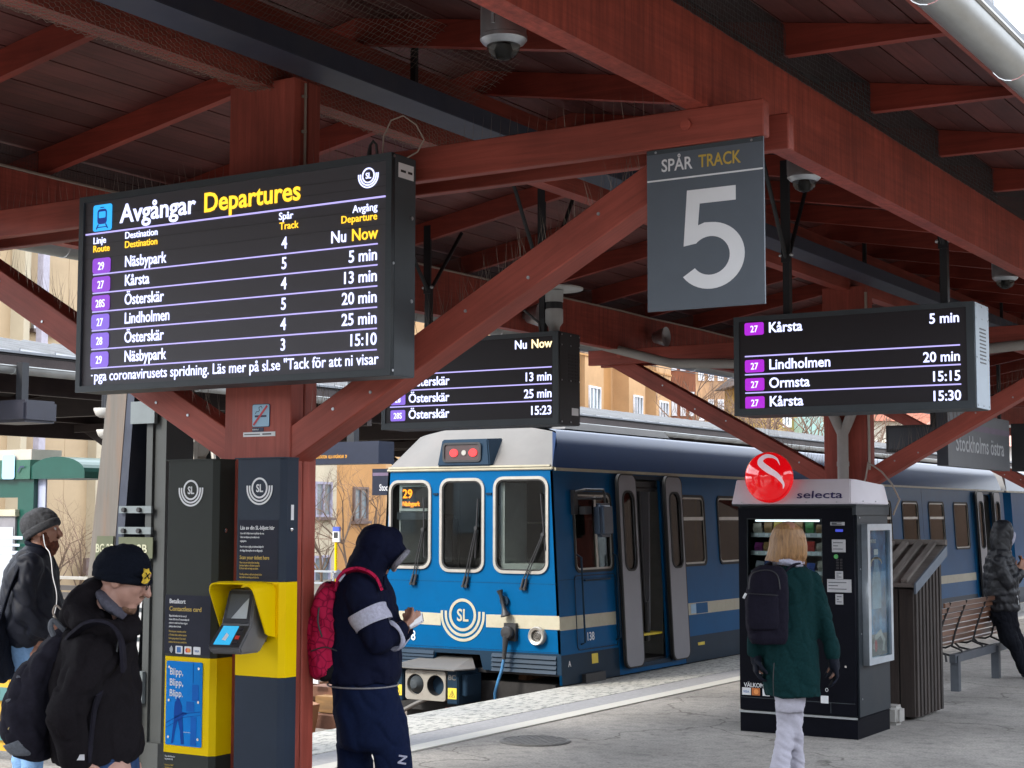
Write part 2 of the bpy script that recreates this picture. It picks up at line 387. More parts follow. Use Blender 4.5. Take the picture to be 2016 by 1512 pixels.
# ================================================================== SETTING
def asphalt():
    m, N, L, b = new_mat('worn platform asphalt'); b.inputs['Roughness'].default_value = .9
    t = N.new('ShaderNodeTexCoord')
    n1 = N.new('ShaderNodeTexNoise'); n1.inputs['Scale'].default_value = .55; n1.inputs['Detail'].default_value = 8; n1.inputs['Roughness'].default_value = .62; L.new(t.outputs['Object'], n1.inputs['Vector'])
    n2 = N.new('ShaderNodeTexNoise'); n2.inputs['Scale'].default_value = 55; n2.inputs['Detail'].default_value = 4; L.new(t.outputs['Object'], n2.inputs['Vector'])
    n3 = N.new('ShaderNodeTexNoise'); n3.inputs['Scale'].default_value = 9; n3.inputs['Detail'].default_value = 6; n3.inputs['Roughness'].default_value = .75; L.new(t.outputs['Object'], n3.inputs['Vector'])
    r = N.new('ShaderNodeValToRGB'); r.color_ramp.elements[0].position = .32; r.color_ramp.elements[1].position = .68
    r.color_ramp.elements[0].color = (.185, .175, .162, 1); r.color_ramp.elements[1].color = (.375, .352, .322, 1); L.new(n1.outputs['Fac'], r.inputs[0])
    r3 = N.new('ShaderNodeValToRGB'); r3.color_ramp.elements[0].position = .33; r3.color_ramp.elements[1].position = .52
    r3.color_ramp.elements[0].color = (.62, .62, .64, 1); r3.color_ramp.elements[1].color = (1, 1, 1, 1); L.new(n3.outputs['Fac'], r3.inputs[0])
    r2 = N.new('ShaderNodeValToRGB'); r2.color_ramp.elements[0].position = .3; r2.color_ramp.elements[1].position = .7
    r2.color_ramp.elements[0].color = (.72, .72, .72, 1); r2.color_ramp.elements[1].color = (1.2, 1.2, 1.2, 1); L.new(n2.outputs['Fac'], r2.inputs[0])
    v1 = N.new('ShaderNodeVectorMath'); v1.operation = 'MULTIPLY'; L.new(r.outputs[0], v1.inputs[0]); L.new(r2.outputs[0], v1.inputs[1])
    v2 = N.new('ShaderNodeVectorMath'); v2.operation = 'MULTIPLY'; L.new(v1.outputs[0], v2.inputs[0]); L.new(r3.outputs[0], v2.inputs[1])
    # hairline cracks and trodden gum
    nd_ = N.new('ShaderNodeTexNoise'); nd_.inputs['Scale'].default_value = 1.7; nd_.inputs['Detail'].default_value = 5; L.new(t.outputs['Object'], nd_.inputs['Vector'])
    va = N.new('ShaderNodeMixRGB'); va.blend_type = 'ADD'; va.inputs[0].default_value = 1; L.new(t.outputs['Object'], va.inputs[1]); L.new(nd_.outputs['Color'], va.inputs[2])
    vo = N.new('ShaderNodeTexVoronoi'); vo.feature = 'DISTANCE_TO_EDGE'; vo.inputs['Scale'].default_value = .42; L.new(va.outputs[0], vo.inputs['Vector'])
    rc = N.new('ShaderNodeValToRGB'); rc.color_ramp.elements[0].position = .002; rc.color_ramp.elements[1].position = .008; rc.color_ramp.elements[0].color = (.45, .44, .42, 1); rc.color_ramp.elements[1].color = (1, 1, 1, 1); L.new(vo.outputs['Distance'], rc.inputs[0])
    vg = N.new('ShaderNodeTexVoronoi'); vg.inputs['Scale'].default_value = 2.6; L.new(t.outputs['Object'], vg.inputs['Vector'])
    rg = N.new('ShaderNodeValToRGB'); rg.color_ramp.elements[0].position = .045; rg.color_ramp.elements[1].position = .060; rg.color_ramp.elements[0].color = (.60, .58, .56, 1); rg.color_ramp.elements[1].color = (1, 1, 1, 1); L.new(vg.outputs['Distance'], rg.inputs[0])
    v3 = N.new('ShaderNodeVectorMath'); v3.operation = 'MULTIPLY'; L.new(v2.outputs[0], v3.inputs[0]); L.new(rc.outputs[0], v3.inputs[1])
    v4 = N.new('ShaderNodeVectorMath'); v4.operation = 'MULTIPLY'; L.new(v3.outputs[0], v4.inputs[0]); L.new(rg.outputs[0], v4.inputs[1])
    L.new(v4.outputs[0], b.inputs['Base Color'])
    bp = N.new('ShaderNodeBump'); bp.inputs['Strength'].default_value = .5; bp.inputs['Distance'].default_value = .006; L.new(n2.outputs['Fac'], bp.inputs['Height']); L.new(bp.outputs[0], b.inputs['Normal'])
    return m
def worn_paint(name, col, under, wear=.5, sc=7):
    m, N, L, b = new_mat(name); b.inputs['Roughness'].default_value = .75
    t = N.new('ShaderNodeTexCoord'); mp_ = N.new('ShaderNodeMapping'); mp_.inputs['Scale'].default_value = (2.2, 1, 1); L.new(t.outputs['Object'], mp_.inputs[0])
    n = N.new('ShaderNodeTexNoise'); n.inputs['Scale'].default_value = sc; n.inputs['Detail'].default_value = 9; n.inputs['Roughness'].default_value = .75; L.new(mp_.outputs[0], n.inputs['Vector'])
    r = N.new('ShaderNodeValToRGB'); r.color_ramp.elements[0].position = wear-.05; r.color_ramp.elements[1].position = wear+.04
    r.color_ramp.elements[0].color = under+(1,); r.color_ramp.elements[1].color = col+(1,); L.new(n.outputs['Fac'], r.inputs[0]); L.new(r.outputs[0], b.inputs['Base Color'])
    bp = N.new('ShaderNodeBump'); bp.inputs['Strength'].default_value = .3; bp.inputs['Distance'].default_value = .004; L.new(n.outputs['Fac'], bp.inputs['Height']); L.new(bp.outputs[0], b.inputs['Normal'])
    return m
M['asphalt'] = asphalt()
M['edgeworn'] = worn_paint('worn white platform edge', (.43, .42, .39), (.18, .19, .175), .47, 9)
M['lineworn'] = worn_paint('white line paint', (.46, .45, .415), (.28, .29, .27), .33, 14)
M['greystrip'] = mat('grey tactile strip', (.27, .27, .28), .85, 0, var=.15, scale=25, bump=.3, bscale=80)
M['ballast'] = mat('ballast', (.13, .105, .085), .95, 0, var=.5, scale=18, bump=1, bscale=40)
M['rust'] = mat('rusty steel', (.17, .075, .035), .8, .1, var=.4, scale=7, dirt=.5, dirtcol=(.05, .03, .02))
M['railtop'] = mat('rail head', (.4, .38, .36), .35, .9)
M['earth'] = mat('ground', (.16, .14, .115), .95, 0, var=.3, scale=.6, dirt=.4, dscale=.3)

EDGE = -7.90
ob('ground', MB().box(-400, 400, -60, 600, -1.3, -.78), M['earth'], kind='structure')
pf = MB().box(EDGE, .35, -7, 120, -.78, 0); pf.box(-30, EDGE-.001, -7, 8.9, -.78, 0)
ob('platform', pf, M['asphalt'], kind='structure')
ob('far_platform', MB().box(-21.0, -14.75, 8.95, 120, -.78, 0), M['asphalt'], kind='structure')
ob('track_bed', MB().box(-14.7, -7.95, 8.95, 130, -.79, -.66), M['ballast'], kind='structure')
# platform edge stones, each laid end to end
es = thing('platform_edge', 'worn white painted concrete edging of the platform beside the blue train', 'platform edge', (EDGE, 9, 0))
for i in range(42):
    y0 = 5.6+i*1.1
    mb = MB().box(EDGE-.06, -7.235, y0+.006, y0+1.094, -.16, .010)
    ob('edge_stone', mb, M['edgeworn'], None, es)
ob('tactile_strip', MB().box(-7.228, -6.905, 3.0, 60, .001, .008), M['greystrip'], kind='structure')
ob('platform_line', MB().box(-6.90, -6.735, 3.0, 60, .001, .011), M['lineworn'], kind='structure')
ob('far_platform_edge', MB().box(-15.4, -14.72, 9, 60, .001, .012), M['lineworn'], kind='structure')
# rails and sleepers
for xc, nm in ((-9.1, 'with the blue train'), (-12.9, 'beyond the blue train')):
    tr = thing('railway_track', 'narrow gauge railway track '+nm, 'track', (xc, 9.6, -.66))
    for s in (-1, 1):
        x = xc+s*.45
        ob('rail', MB().box(x-.028, x+.028, 9.4, 120, -.56, -.50).box(x-.055, x+.055, 9.4, 120, -.66, -.64).box(x-.01, x+.01, 9.4, 120, -.64, -.56), M['rust'], None, tr)
    sm = MB().box(-.85, .85, -.11, .11, -.655, -.60).mesh('sleeper', M['rust'])
    for i in range(16):
        ob('sleeper', sm, None, Matrix.Translation((xc, 9.7+i*.62, 0)), tr)
# loose ballast stones near the buffers
mb = MB(); rs = random.Random(3)
for i in range(900):
    x = rs.uniform(-10.6, -7.98); y = rs.uniform(9.3, 16); s_ = rs.uniform(.02, .05); z = -.66
    a = rs.uniform(0, 6.3)
    vs = [(x+s_*cos(a+t), y+s_*sin(a+t)*.8, z+s_*.5*rs.random()) for t in (0, 1.6, 3.1, 4.7)]+[(x, y, z+s_)]
    mb.add(vs, [(0, 1, 4), (1, 2, 4), (2, 3, 4), (3, 0, 4), (3, 2, 1, 0)])
ob('loose_ballast', mb, M['ballast'], kind='stuff')
# manhole cover
mh = thing('manhole_cover', 'round cast iron manhole cover set in the platform asphalt', 'manhole cover', (-6.27, 10.45, 0))
mcast = mat('cast iron', (.15, .145, .14), .7, .3, var=.2, scale=20)
ob('cover_plate', MB().cyl((-6.27, 10.45, .001), (-6.27, 10.45, .009), .27, n=40), mcast, None, mh)
mb = MB()
for i in range(-5, 6):
    h = sqrt(max(0, .23**2-(i*.042)**2)); mb.box(-6.27+i*.042-.011, -6.27+i*.042+.011, 10.45-h, 10.45+h, .009, .0125)
mb.rev([(.245, .009), (.245, .013), (.262, .013), (.262, .009)], (-6.27, 10.45, 0), n=40)
ob('tread_pattern', mb, mcast, None, mh)

# ================================================================== CANOPY
XC = -4.64
def beam(name, p0, p1, wd, ht, m, parent, up=(0, 0, 1), off=(0, 0), share=None):
    """timber from p0 to p1; wd across, ht along 'up'; own local axes with grain along x"""
    p0 = Vector(p0); p1 = Vector(p1); L_ = (p1-p0).length; x = (p1-p0).normalized(); up = Vector(up)
    y = up.cross(x).normalized(); z = x.cross(y)
    Mx = Matrix((( x.x, y.x, z.x, p0.x), (x.y, y.y, z.y, p0.y), (x.z, y.z, z.z, p0.z), (0, 0, 0, 1)))
    me = share
    if me is None:
        me = MB().box(0, L_, -wd/2+off[0], wd/2+off[0], -ht/2+off[1], ht/2+off[1]).mesh(name, m)
        b_ = bmesh.new(); b_.from_mesh(me); bmesh.ops.bevel(b_, geom=list(b_.edges), offset=min(.004, wd*.1), segments=1, affect='EDGES'); b_.to_mesh(me); b_.free()
    return ob(name, me, m if share is None else None, Mx, parent)

def zroof(dx):  # underside of the soffit boards
    return 4.142 - .1755*abs(dx)
def build_canopy(xc, frames, y0, y1, label, mats, detail=True):
    cn = thing('platform_canopy', label, 'canopy', (xc, frames[0], 0))
    mb_, mp__, mr_, ms_ = mats
    for i, yf in enumerate(frames):
        # column of two posts with a groove between
        beam('column', (xc, yf-.045, 0), (xc, yf-.045, 3.66), .09, .38, mb_, cn, up=(1, 0, 0))
        beam('column', (xc, yf+.05, 0), (xc, yf+.05, 3.66), .085, .38, mb_, cn, up=(1, 0, 0))
        for yy in (yf-.12, yf+.12):
            beam('arm', (xc-2.455, yy, 3.167), (xc+2.44, yy, 3.167), .055, .137, mb_, cn)
        for s in (-1, 1):
            beam('brace', (xc+s*.10, yf-.01, 1.98), (xc+s*2.24, yf-.01, 3.155), .145, .135, mb_, cn)
        if detail:
            for s in (-1, 1):
                mbb = MB().cyl((xc+s*2.13-.0, yf-.155, 3.175), (xc+s*2.13, yf-.148, 3.175), .022, n=10)
                ob('bolt', mbb, mb_, None, cn)
            for (dx, dz) in ((1.10, .02), (1.40, -.03), (1.72, .02), (.42, .015), (.62, -.03)):
                for s in (-1, 1):
                    zc_ = 1.98+.549*(dx-.10)+dz
                    ob('screw_head', MB().cyl((xc+s*dx, yf-.0865, zc_), (xc+s*dx, yf-.082, zc_), .007, n=8), M['galv'], None, cn)
    for s in (-1, 1):
        ob('purlin', bake_beam(xc+s*2.175, y0, y1, .09, 3.235, 3.585), mp__, Matrix.Translation((xc+s*2.175, 0, 3.41)) @ Matrix.Rotation(pi/2, 4, 'Z'), cn)
    ob('centre_beam', bake_beam(xc, y0, y1, .105, 3.63, 4.0), mb_, Matrix.Translation((xc+.005, 0, 3.815)) @ Matrix.Rotation(pi/2, 4, 'Z'), cn)
    # rafters: parallel from the ridge to the purlin, tapered over the eaves
    prof = [(0, 4.142), (2.90, zroof(2.9)), (2.90, 3.60), (2.22, 3.612), (.05, 4.005), (0, 4.012)]
    rm = {}
    for s in (-1, 1):
        mbr = MB(); mbr.prism([(p[0]*1.0, p[1]) for p in prof], -.024, .024, 'Y')
        if s < 0: mbr.v = [(-v[0], v[1], v[2]) for v in mbr.v]
        rm[s] = mbr.mesh('rafter', mr_)
    k0 = int(math.ceil((y0-6.045)/1.07)); k1 = int((y1-6.045)/1.07)
    for k in range(k0, k1+1):
        for s in (-1, 1):
            ob('rafter', rm[s], None, Matrix.Translation((xc, 6.045+1.07*k, 0)), cn)
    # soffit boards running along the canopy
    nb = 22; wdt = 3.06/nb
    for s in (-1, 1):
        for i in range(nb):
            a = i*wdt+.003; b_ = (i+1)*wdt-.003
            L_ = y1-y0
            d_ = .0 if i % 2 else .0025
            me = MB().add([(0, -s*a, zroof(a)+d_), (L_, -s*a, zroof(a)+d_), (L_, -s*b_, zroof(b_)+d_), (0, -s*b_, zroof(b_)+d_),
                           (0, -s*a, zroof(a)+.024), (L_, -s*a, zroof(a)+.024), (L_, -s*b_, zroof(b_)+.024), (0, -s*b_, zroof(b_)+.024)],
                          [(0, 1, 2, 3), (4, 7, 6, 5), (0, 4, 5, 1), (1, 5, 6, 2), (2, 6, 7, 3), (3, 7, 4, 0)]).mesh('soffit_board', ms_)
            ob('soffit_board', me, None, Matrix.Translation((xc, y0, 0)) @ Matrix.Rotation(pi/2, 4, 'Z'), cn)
    rfm = MB()
    for s in (-1, 1):
        zz = [(0, 4.175), (3.1, 4.175-.1755*3.1)]
        rfm.add([(xc, y0-.1, zz[0][1]), (xc, y1+.1, zz[0][1]), (xc+s*3.1, y1+.1, zz[1][1]), (xc+s*3.1, y0-.1, zz[1][1]),
                 (xc, y0-.1, zz[0][1]+.03), (xc, y1+.1, zz[0][1]+.03), (xc+s*3.1, y1+.1, zz[1][1]+.03), (xc+s*3.1, y0-.1, zz[1][1]+.03)],
                [(0, 1, 2, 3), (4, 7, 6, 5), (0, 4, 5, 1), (1, 5, 6, 2), (2, 6, 7, 3), (3, 7, 4, 0)])
    ob('roof_sheet', rfm, M['roofsheet'], None, cn)
    # standing seams on top
    sm = MB()
    y = y0
    while y < y1:
        for s in (-1, 1):
            sm.add([(xc, y, 4.206), (xc, y+.02, 4.206), (xc+s*3.1, y+.02, 3.662), (xc+s*3.1, y, 3.662), (xc, y, 4.235), (xc, y+.02, 4.235), (xc+s*3.1, y+.02, 3.691), (xc+s*3.1, y, 3.691)],
                   [(4, 5, 6, 7), (0, 1, 5, 4), (1, 2, 6, 5), (2, 3, 7, 6), (3, 0, 4, 7)])
        y += .55
    ob('roof_seams', sm, M['roofsheet'], None, cn)
    # half round gutters
    for s in (-1, 1):
        gx = xc+s*3.15
        prof = []
        g = MB(); n = 10
        yy = y0; seg = 1.05
        while yy < y1:
            ye = min(yy+seg, y1)
            for r_, rev_ in ((.078, 0),):
                vs = []; 
                for yv, rr in ((yy, r_+.003), (yy+.03, r_), (ye, r_)):
                    for i in range(n+1):
                        t = pi+pi*i/n; vs.append((gx+rr*cos(t), yv, 3.455+rr*sin(t)*1.1))
                fs = []
                for q in range(2):
                    for i in range(n): fs.append((q*(n+1)+i, q*(n+1)+i+1, (q+1)*(n+1)+i+1, (q+1)*(n+1)+i))
                g.add(vs, fs)
            g.cyl((gx+s*.078, yy, 3.460), (gx+s*.078, ye, 3.460), .011, n=6)
            yy = ye
        go = ob('gutter', g, M['gutter'], None, cn); smooth(go, 35)
        fb = ob('fascia_board', MB().box(gx-s*.088, gx-s*.105, y0, y1, 3.43, 3.60), mb_, None, cn)
    return cn
def bake_beam(x, y0, y1, wd, z0, z1):
    h = (z1-z0)/2
    me = MB().box(y0, y1, -wd/2, wd/2, -h, h).mesh('beam')
    return me
M['roofsheet'] = mat('grey roof sheet', (.17, .18, .195), .6, .2, var=.12, scale=1.5, dirt=.3, dscale=1)
FR = [5.43, 12.93, 20.43, 27.93]
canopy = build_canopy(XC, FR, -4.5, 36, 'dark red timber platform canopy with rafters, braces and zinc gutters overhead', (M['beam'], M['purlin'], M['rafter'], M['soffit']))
M['dbeam'] = wood('dark brown timber', (.035, .022, .020)); M['dsoffit'] = wood('near black soffit board', (.018, .014, .014), rnd=.2)  # far canopy repeats the near design in much darker timber tones
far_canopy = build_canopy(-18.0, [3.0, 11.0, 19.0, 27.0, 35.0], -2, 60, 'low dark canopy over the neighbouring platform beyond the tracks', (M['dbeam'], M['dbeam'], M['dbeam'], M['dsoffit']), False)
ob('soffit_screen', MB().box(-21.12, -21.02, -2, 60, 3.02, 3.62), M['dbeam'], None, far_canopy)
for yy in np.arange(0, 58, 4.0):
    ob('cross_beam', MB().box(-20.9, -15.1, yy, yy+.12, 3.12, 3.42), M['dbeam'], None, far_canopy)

# bird spikes along arms and braces of the first two frames, netting along the beams
sp = MB(); rs = random.Random(5)
def spike(p, h, lean):
    d = Vector((rs.uniform(-lean, lean), rs.uniform(-lean, lean), 1)).normalized()
    p = Vector(p); q = p+d*h*rs.uniform(.75, 1.1); a = Vector((1, 0, 0))*.0013; b_ = Vector((0, 1, 0))*.0013
    sp.add([p-a, p+a, p+b_, q], [(0, 1, 3), (1, 2, 3), (2, 0, 3)])
for yf in FR[:2]:
    for s in (-1, 1):
        n = 120
        for i in range(n):
            t = i/n; spike((XC+s*(.25+1.65*t), yf-.01+rs.uniform(-.05, .05), 1.98+.075+.549*(.15+1.65*t)), .19, .35)
        for i in range(46):
            spike((XC+s*(.2+2.0*i/46), yf-.12, 3.235), .12, .16)
ob('bird_spikes', sp, M['wire'], None, canopy, kind='stuff')
def hexnet(org, U, V, nu, nv, c=.026, jit=.003, square=False, r=.0009):
    mb = MB(); org = Vector(org); U = Vector(U).normalized(); V = Vector(V).normalized(); Nn = U.cross(V)
    rr = random.Random(9); cache = {}
    def P(a, b):
        k = (round(a, 3), round(b, 3))
        if k not in cache: cache[k] = org+U*a+V*b+Nn*rr.uniform(-jit, jit)*2+U*rr.uniform(-jit, jit)*.5
        return cache[k]
    def seg(p, q):
        d = (q-p).normalized(); a = d.cross(Nn).normalized()*r; b_ = Nn*r
        mb.add([p-a-b_, p+a-b_, p+b_, q-a-b_, q+a-b_, q+b_], [(0, 1, 4, 3), (1, 2, 5, 4), (2, 0, 3, 5)])
    for i in range(nu):
        for j in range(nv):
            if square:
                x, y = i*c, j*c
                seg(P(x, y), P(x+c, y)); seg(P(x, y), P(x, y+c))
            else:
                x = i*c*1.0; y = j*c*.8+(i % 2)*c*.4
                a = P(x, y); b_ = P(x+c*.6, y); c2 = P(x+c, y+c*.4); d2 = P(x+c, y-c*.4)
                seg(a, b_); seg(b_, c2); seg(b_, d2)
    return mb
net = hexnet((XC-.055, .9, 3.622), (0, 1, 0), (1, 0, 0), 250, 6, .026)
net2 = hexnet((XC+.068, .9, 3.625), (0, 1, 0), (0, 0, 1), 250, 9, .026)
net3 = hexnet((XC+.068, 7.4, 3.625), (0, 1, 0), (.35, 0, 1), 90, 9, .05)
ob('bird_net', net, M['wire'], None, canopy, kind='stuff'); ob('bird_net', net2, M['wire'], None, canopy, kind='stuff')
sq = hexnet((XC+.55, 2.5, 4.01), (0, 1, 0), (-1, 0, -.62), 150, 14, .028, square=True)
ob('bird_net', sq, M['wire'], None, canopy, kind='stuff')
mdn = mat('fine dark net', (.020, .019, .022), .9, alpha=.75)
for s in (1, -1):
    x = XC+s*2.225
    ob('net_curtain', MB().add([(x, -4, 3.55), (x, 36, 3.55), (x-s*.0, 36, 3.745), (x-s*.0, -4, 3.745)], [(0, 1, 2, 3)]), mdn, None, canopy)
    sqn = hexnet((x+s*.006, 3.6, 3.545), (0, 1, 0), (0, 0, 1), 260, 9, .022, square=True, jit=.002, r=.0008)
    ob('bird_net', sqn, M['darkwire'], None, canopy, kind='stuff')

# cable tray hung from the rafters
tray = thing('cable_tray', 'blue grey steel cable tray running under the ridge beside the centre beam', 'cable tray', (XC+.36, 5, 3.63))
ob('tray', MB().box(-4.36, -4.17, -4, 34, 3.630, 3.634).box(-4.175, -4.168, -4, 34, 3.634, 3.72).box(-4.362, -4.355, -4, 34, 3.634, 3.70), M['steel'], None, tray)
for k in range(-4, 13):
    y = 6.045+2.14*k+.04
    ob('hanger', MB().box(-4.345, -4.315, y-.012, y+.012, 3.64, 4.08), M['black'], None, tray)
cb = MB()
for j in range(5):
    rj = random.Random(j); pts = [(-4.34+.035*j+rj.uniform(-.01, .01), -4+i*.8, 3.66+rj.uniform(0, .045)) for i in range(48)]
    cb.tube(pts, .011, 6)
ob('cable', cb, M['cblack'], None, tray)
# cables along the left purlin
for s, zz in ((-1, 3.592),):
    pts = [(XC-2.12, -4+i*.6, zz+.003*sin(i*2.1)) for i in range(66)]
    ob('purlin_cable', MB().tube(pts, .009, 6), M['cable'], None, canopy)
# conduit on the near column
c = MB().tube([(-4.437, 5.40, 3.64), (-4.437, 5.40, 3.24), (-4.445, 5.34, 3.19), (-4.47, 5.33, 3.15)], .006, 6)
for z in (3.58, 3.42, 3.26): c.box(-4.447, -4.427, 5.385, 5.40, z-.006, z+.006)
ob('column_conduit', c, M['cable'], None, canopy)
# drain pipe on the second column
pp = thing('drain_pipe', 'pale grey Y-shaped rainwater downpipe on the red column behind the vending machine', 'downpipe', (-4.645, 12.78, 0))
pj = MB().cyl((-4.646, 12.79, 0), (-4.646, 12.79, 2.44), .047, n=14).cyl((-4.646, 12.79, 2.13), (-4.646, 12.79, 2.17), .052, n=14)
ob('downpipe', smooth(ob('tmp', pj, M['concrete'])).data, None, None, pp); bpy.data.objects.remove(bpy.data.objects['tmp'])
for s in (-1, 1):
    o_ = ob('branch_pipe', MB().tube([(-4.646+s*.005, 12.79, 2.40), (-4.646+s*.05, 12.79, 2.50), (-4.646+s*.16, 12.79, 2.75), (-4.646+s*.5, 12.79, 3.02), (-4.646+s*1.6, 12.79, 3.08), (-4.646+s*3.1, 12.79, 3.5)], [.04, .043, .043, .043, .043, .043], 12), M['concrete'], None, pp); smooth(o_)
ob('conduit', MB().tube([(-4.44, 12.83, 3.6), (-4.44, 12.83, 3.0), (-4.43, 12.83, 2.9), (-4.43, 12.83, 2.1)], .012, 6), M['cable'], None, pp)
c = MB().tube([(-4.43, 12.8, 2.16), (-4.44, 12.75, 2.02), (-4.47, 12.72, 1.94)], .008, 6).tube([(-4.43, 12.8, 2.16), (-4.3, 12.75, 2.08), (-4.2, 12.7, 1.98), (-4.13, 12.68, 1.85), (-4.18, 12.66, 1.72)], .008, 6)
ob('loose_cable', c, M['cable'], None, pp)
# ================================================================== SIGNS AND DISPLAYS
def sl_logo(R, m, Mx, parent, bold=.02, name='logo'):
    """ring with letters and two arcs below; R = outer arc radius"""
    w_ = R*.105
    mb = MB()
    n = 40
    mb.ribbon([(R*.56*cos(2*pi*i/n), R*.56*sin(2*pi*i/n)) for i in range(n)], w_*1.05, .0015, closed=True)
    for rr in (.76, .945):
        pts = [(-R*rr, R*.10), (-R*rr, 0)] if False else []
        pts = [(R*rr*cos(pi+pi*i/30), R*rr*1.0*sin(pi+pi*i/30)) for i in range(31)]
        pts = [(-R*rr, R*.14)]+pts+[(R*rr, R*.14)]
        mb.ribbon(pts, w_, .0015)
    g = ob(name, mb, m, Mx, parent)
    text('SL', R*.46, m, Mx @ Matrix.Translation((0, -R*.23, 0)), parent, name='logo_letters', align='CENTER', xs=.86, bold=.055, th=.0015)
    return g

def led_box(name, label, x0, x1, y0, y1, z0, z1, body, face, fr=.035, lip=.012, group=None):
    t = thing(name, label, 'departure board', ((x0+x1)/2, y0, z0), group=group)
    o = ob('housing', MB().box(x0, x1, y0+.02, y1, z0, z1), body, None, t); bevel(o, .004)
    ob('bezel', panel([[(x0, z0), (x1, z0), (x1, z1), (x0, z1)], [(x0+fr*.8, z0+.027), (x0+fr*.8, z1-fr*.8), (x1-fr*.8, z1-fr*.8), (x1-fr*.8, z0+.027)]], .022, body), None, MF(0, y0+.021, 0), t)
    ob('screen', MB().box(x0+fr*.7, x1-fr*.7, y0+.012, y0+.018, z0+.024, z1-fr*.6), face, None, t)
    return t
def seam_lines(t, x0, x1, y, zs, m):
    mb = MB()
    for z in zs: mb.box(x0, x1, y-.001, y, z-.0012, z+.0012)
    ob('module_seams', mb, m, None, t)

# ---- main departures board
BY = 5.055
bd = led_box('departure_board', 'large dark grey board headed Avgångar Departures on the near red column', -5.465, -3.694, 5.04, 5.21, 2.270, 3.168, M['darkgrey'], M['led'])
mseam = mat('module seam', (.045, .045, .05), .6)
seam_lines(bd, -5.43, -3.73, 5.051, [3.083, 3.037, 2.999, 2.945, 2.88], mseam)
TY = 5.0505
ob('line_header', MB().box(-5.431, -3.722, TY-.002, TY, 2.990, 2.997), M['txtl'], None, bd)
# train pictogram
ic = ob('train_icon', panel([rrect(-5.384, 3.003, -5.266, 3.124, .012)], .002, M['iconblue']), None, MF(0, TY, 0), bd)
mb = MB()
ob('train_pictogram', panel([rrect(-5.355, 3.034, -5.296, 3.103, .016), rrect(-5.348, 3.062, -5.303, 3.092, .006)], .0015, M['icondark']), None, MF(0, TY-.0025, 0), ic)
mb = MB(); mb.ribbon([(-5.348, 3.034), (-5.362, 3.012)], .006, .0015).ribbon([(-5.303, 3.034), (-5.289, 3.012)], .006, .0015).ribbon([(-5.357, 3.020), (-5.294, 3.020)], .004, .0015).ribbon([(-5.338, 3.110), (-5.313, 3.110)], .004, .0015)
ob('train_pictogram', mb, M['icondark'], MF(0, TY-.0025, 0), ic)
def T(s, x, z, h, m, parent, y, right=False, **k):
    return text(s, h, m, MF(x, y, z), parent, align='RIGHT' if right else 'LEFT', **k)
T('Avgångar', -5.213, 3.029, .085, M['txtw'], bd, TY, bold=.045, fit=.46)
T('Departures', -4.712, 3.027, .085, M['txty'], bd, TY, bold=.05, fit=.535)
sl_logo(.052, M['txtw'], MF(-3.818, TY, 3.088), bd)
for s_, x, z, m_, rt in (('Linje', -5.382, 2.946, 'txtw', 0), ('Route', -5.382, 2.908, 'txty', 0), ('Destination', -5.182, 2.953, 'txtw', 0), ('Destination', -5.182, 2.911, 'txty', 0),
                         ('Spår', -4.285, 2.951, 'txtw', 0), ('Track', -4.281, 2.909, 'txty', 0), ('Avgång', -3.771, 2.942, 'txtw', 1), ('Departure', -3.771, 2.904, 'txty', 1)):
    T(s_, x, z, .031, M[m_], bd, TY, bool(rt), xs=1.0, bold=.02)
rows = [('29', 'Näsbypark', '4', None), ('27', 'Kårsta', '5', '5 min'), ('28S', 'Österskär', '4', '13 min'), ('27', 'Lindholmen', '5', '20 min'), ('28', 'Österskär', '4', '25 min'), ('29', 'Näsbypark', '3', '15:10')]
for i, (bn, nm, tk, tm) in enumerate(rows):
    z = 2.825-.0856*i
    bdg = ob('line_badge', panel([rrect(-5.381, z-.017, -5.268, z+.053, .014)], .002, M['badge'] if i < 3 else M['badge2']), None, MF(0, TY, 0), bd)
    text(bn, .036, M['txtw'], MF(-5.325, TY-.003, z-.001), bdg, align='CENTER', xs=.8, bold=.01)
    T(nm, -5.180+.002*i, z, .051, M['txtw'], bd, TY, xs=.82, bold=.03)
    T(tk, -4.268, z+.002, .051, M['txtw'], bd, TY, xs=.85, bold=.03)
    if tm: T(tm, -3.768, z, .050, M['txtw'], bd, TY, True, xs=.93, bold=.03)
    ob('row_line', MB().box(-5.377, -3.768, TY-.002, TY, z-.0235, z-.018), M['txtl'], None, bd)
T('Nu', -3.925, 2.827, .050, M['txtw'], bd, TY, True, xs=.93, bold=.03)
T('Now', -3.768, 2.827, .050, M['txty'], bd, TY, True, xs=.93, bold=.03)
T('-', -5.375, 2.330, .045, M['txtw'], bd, TY, xs=.5)
text('pga coronavirusets spridning. Läs mer på sl.se "Tack för att ni visar', .047, M['txtw'], MF(-5.357, TY, 2.318), bd, fit=1.595, bold=.012)
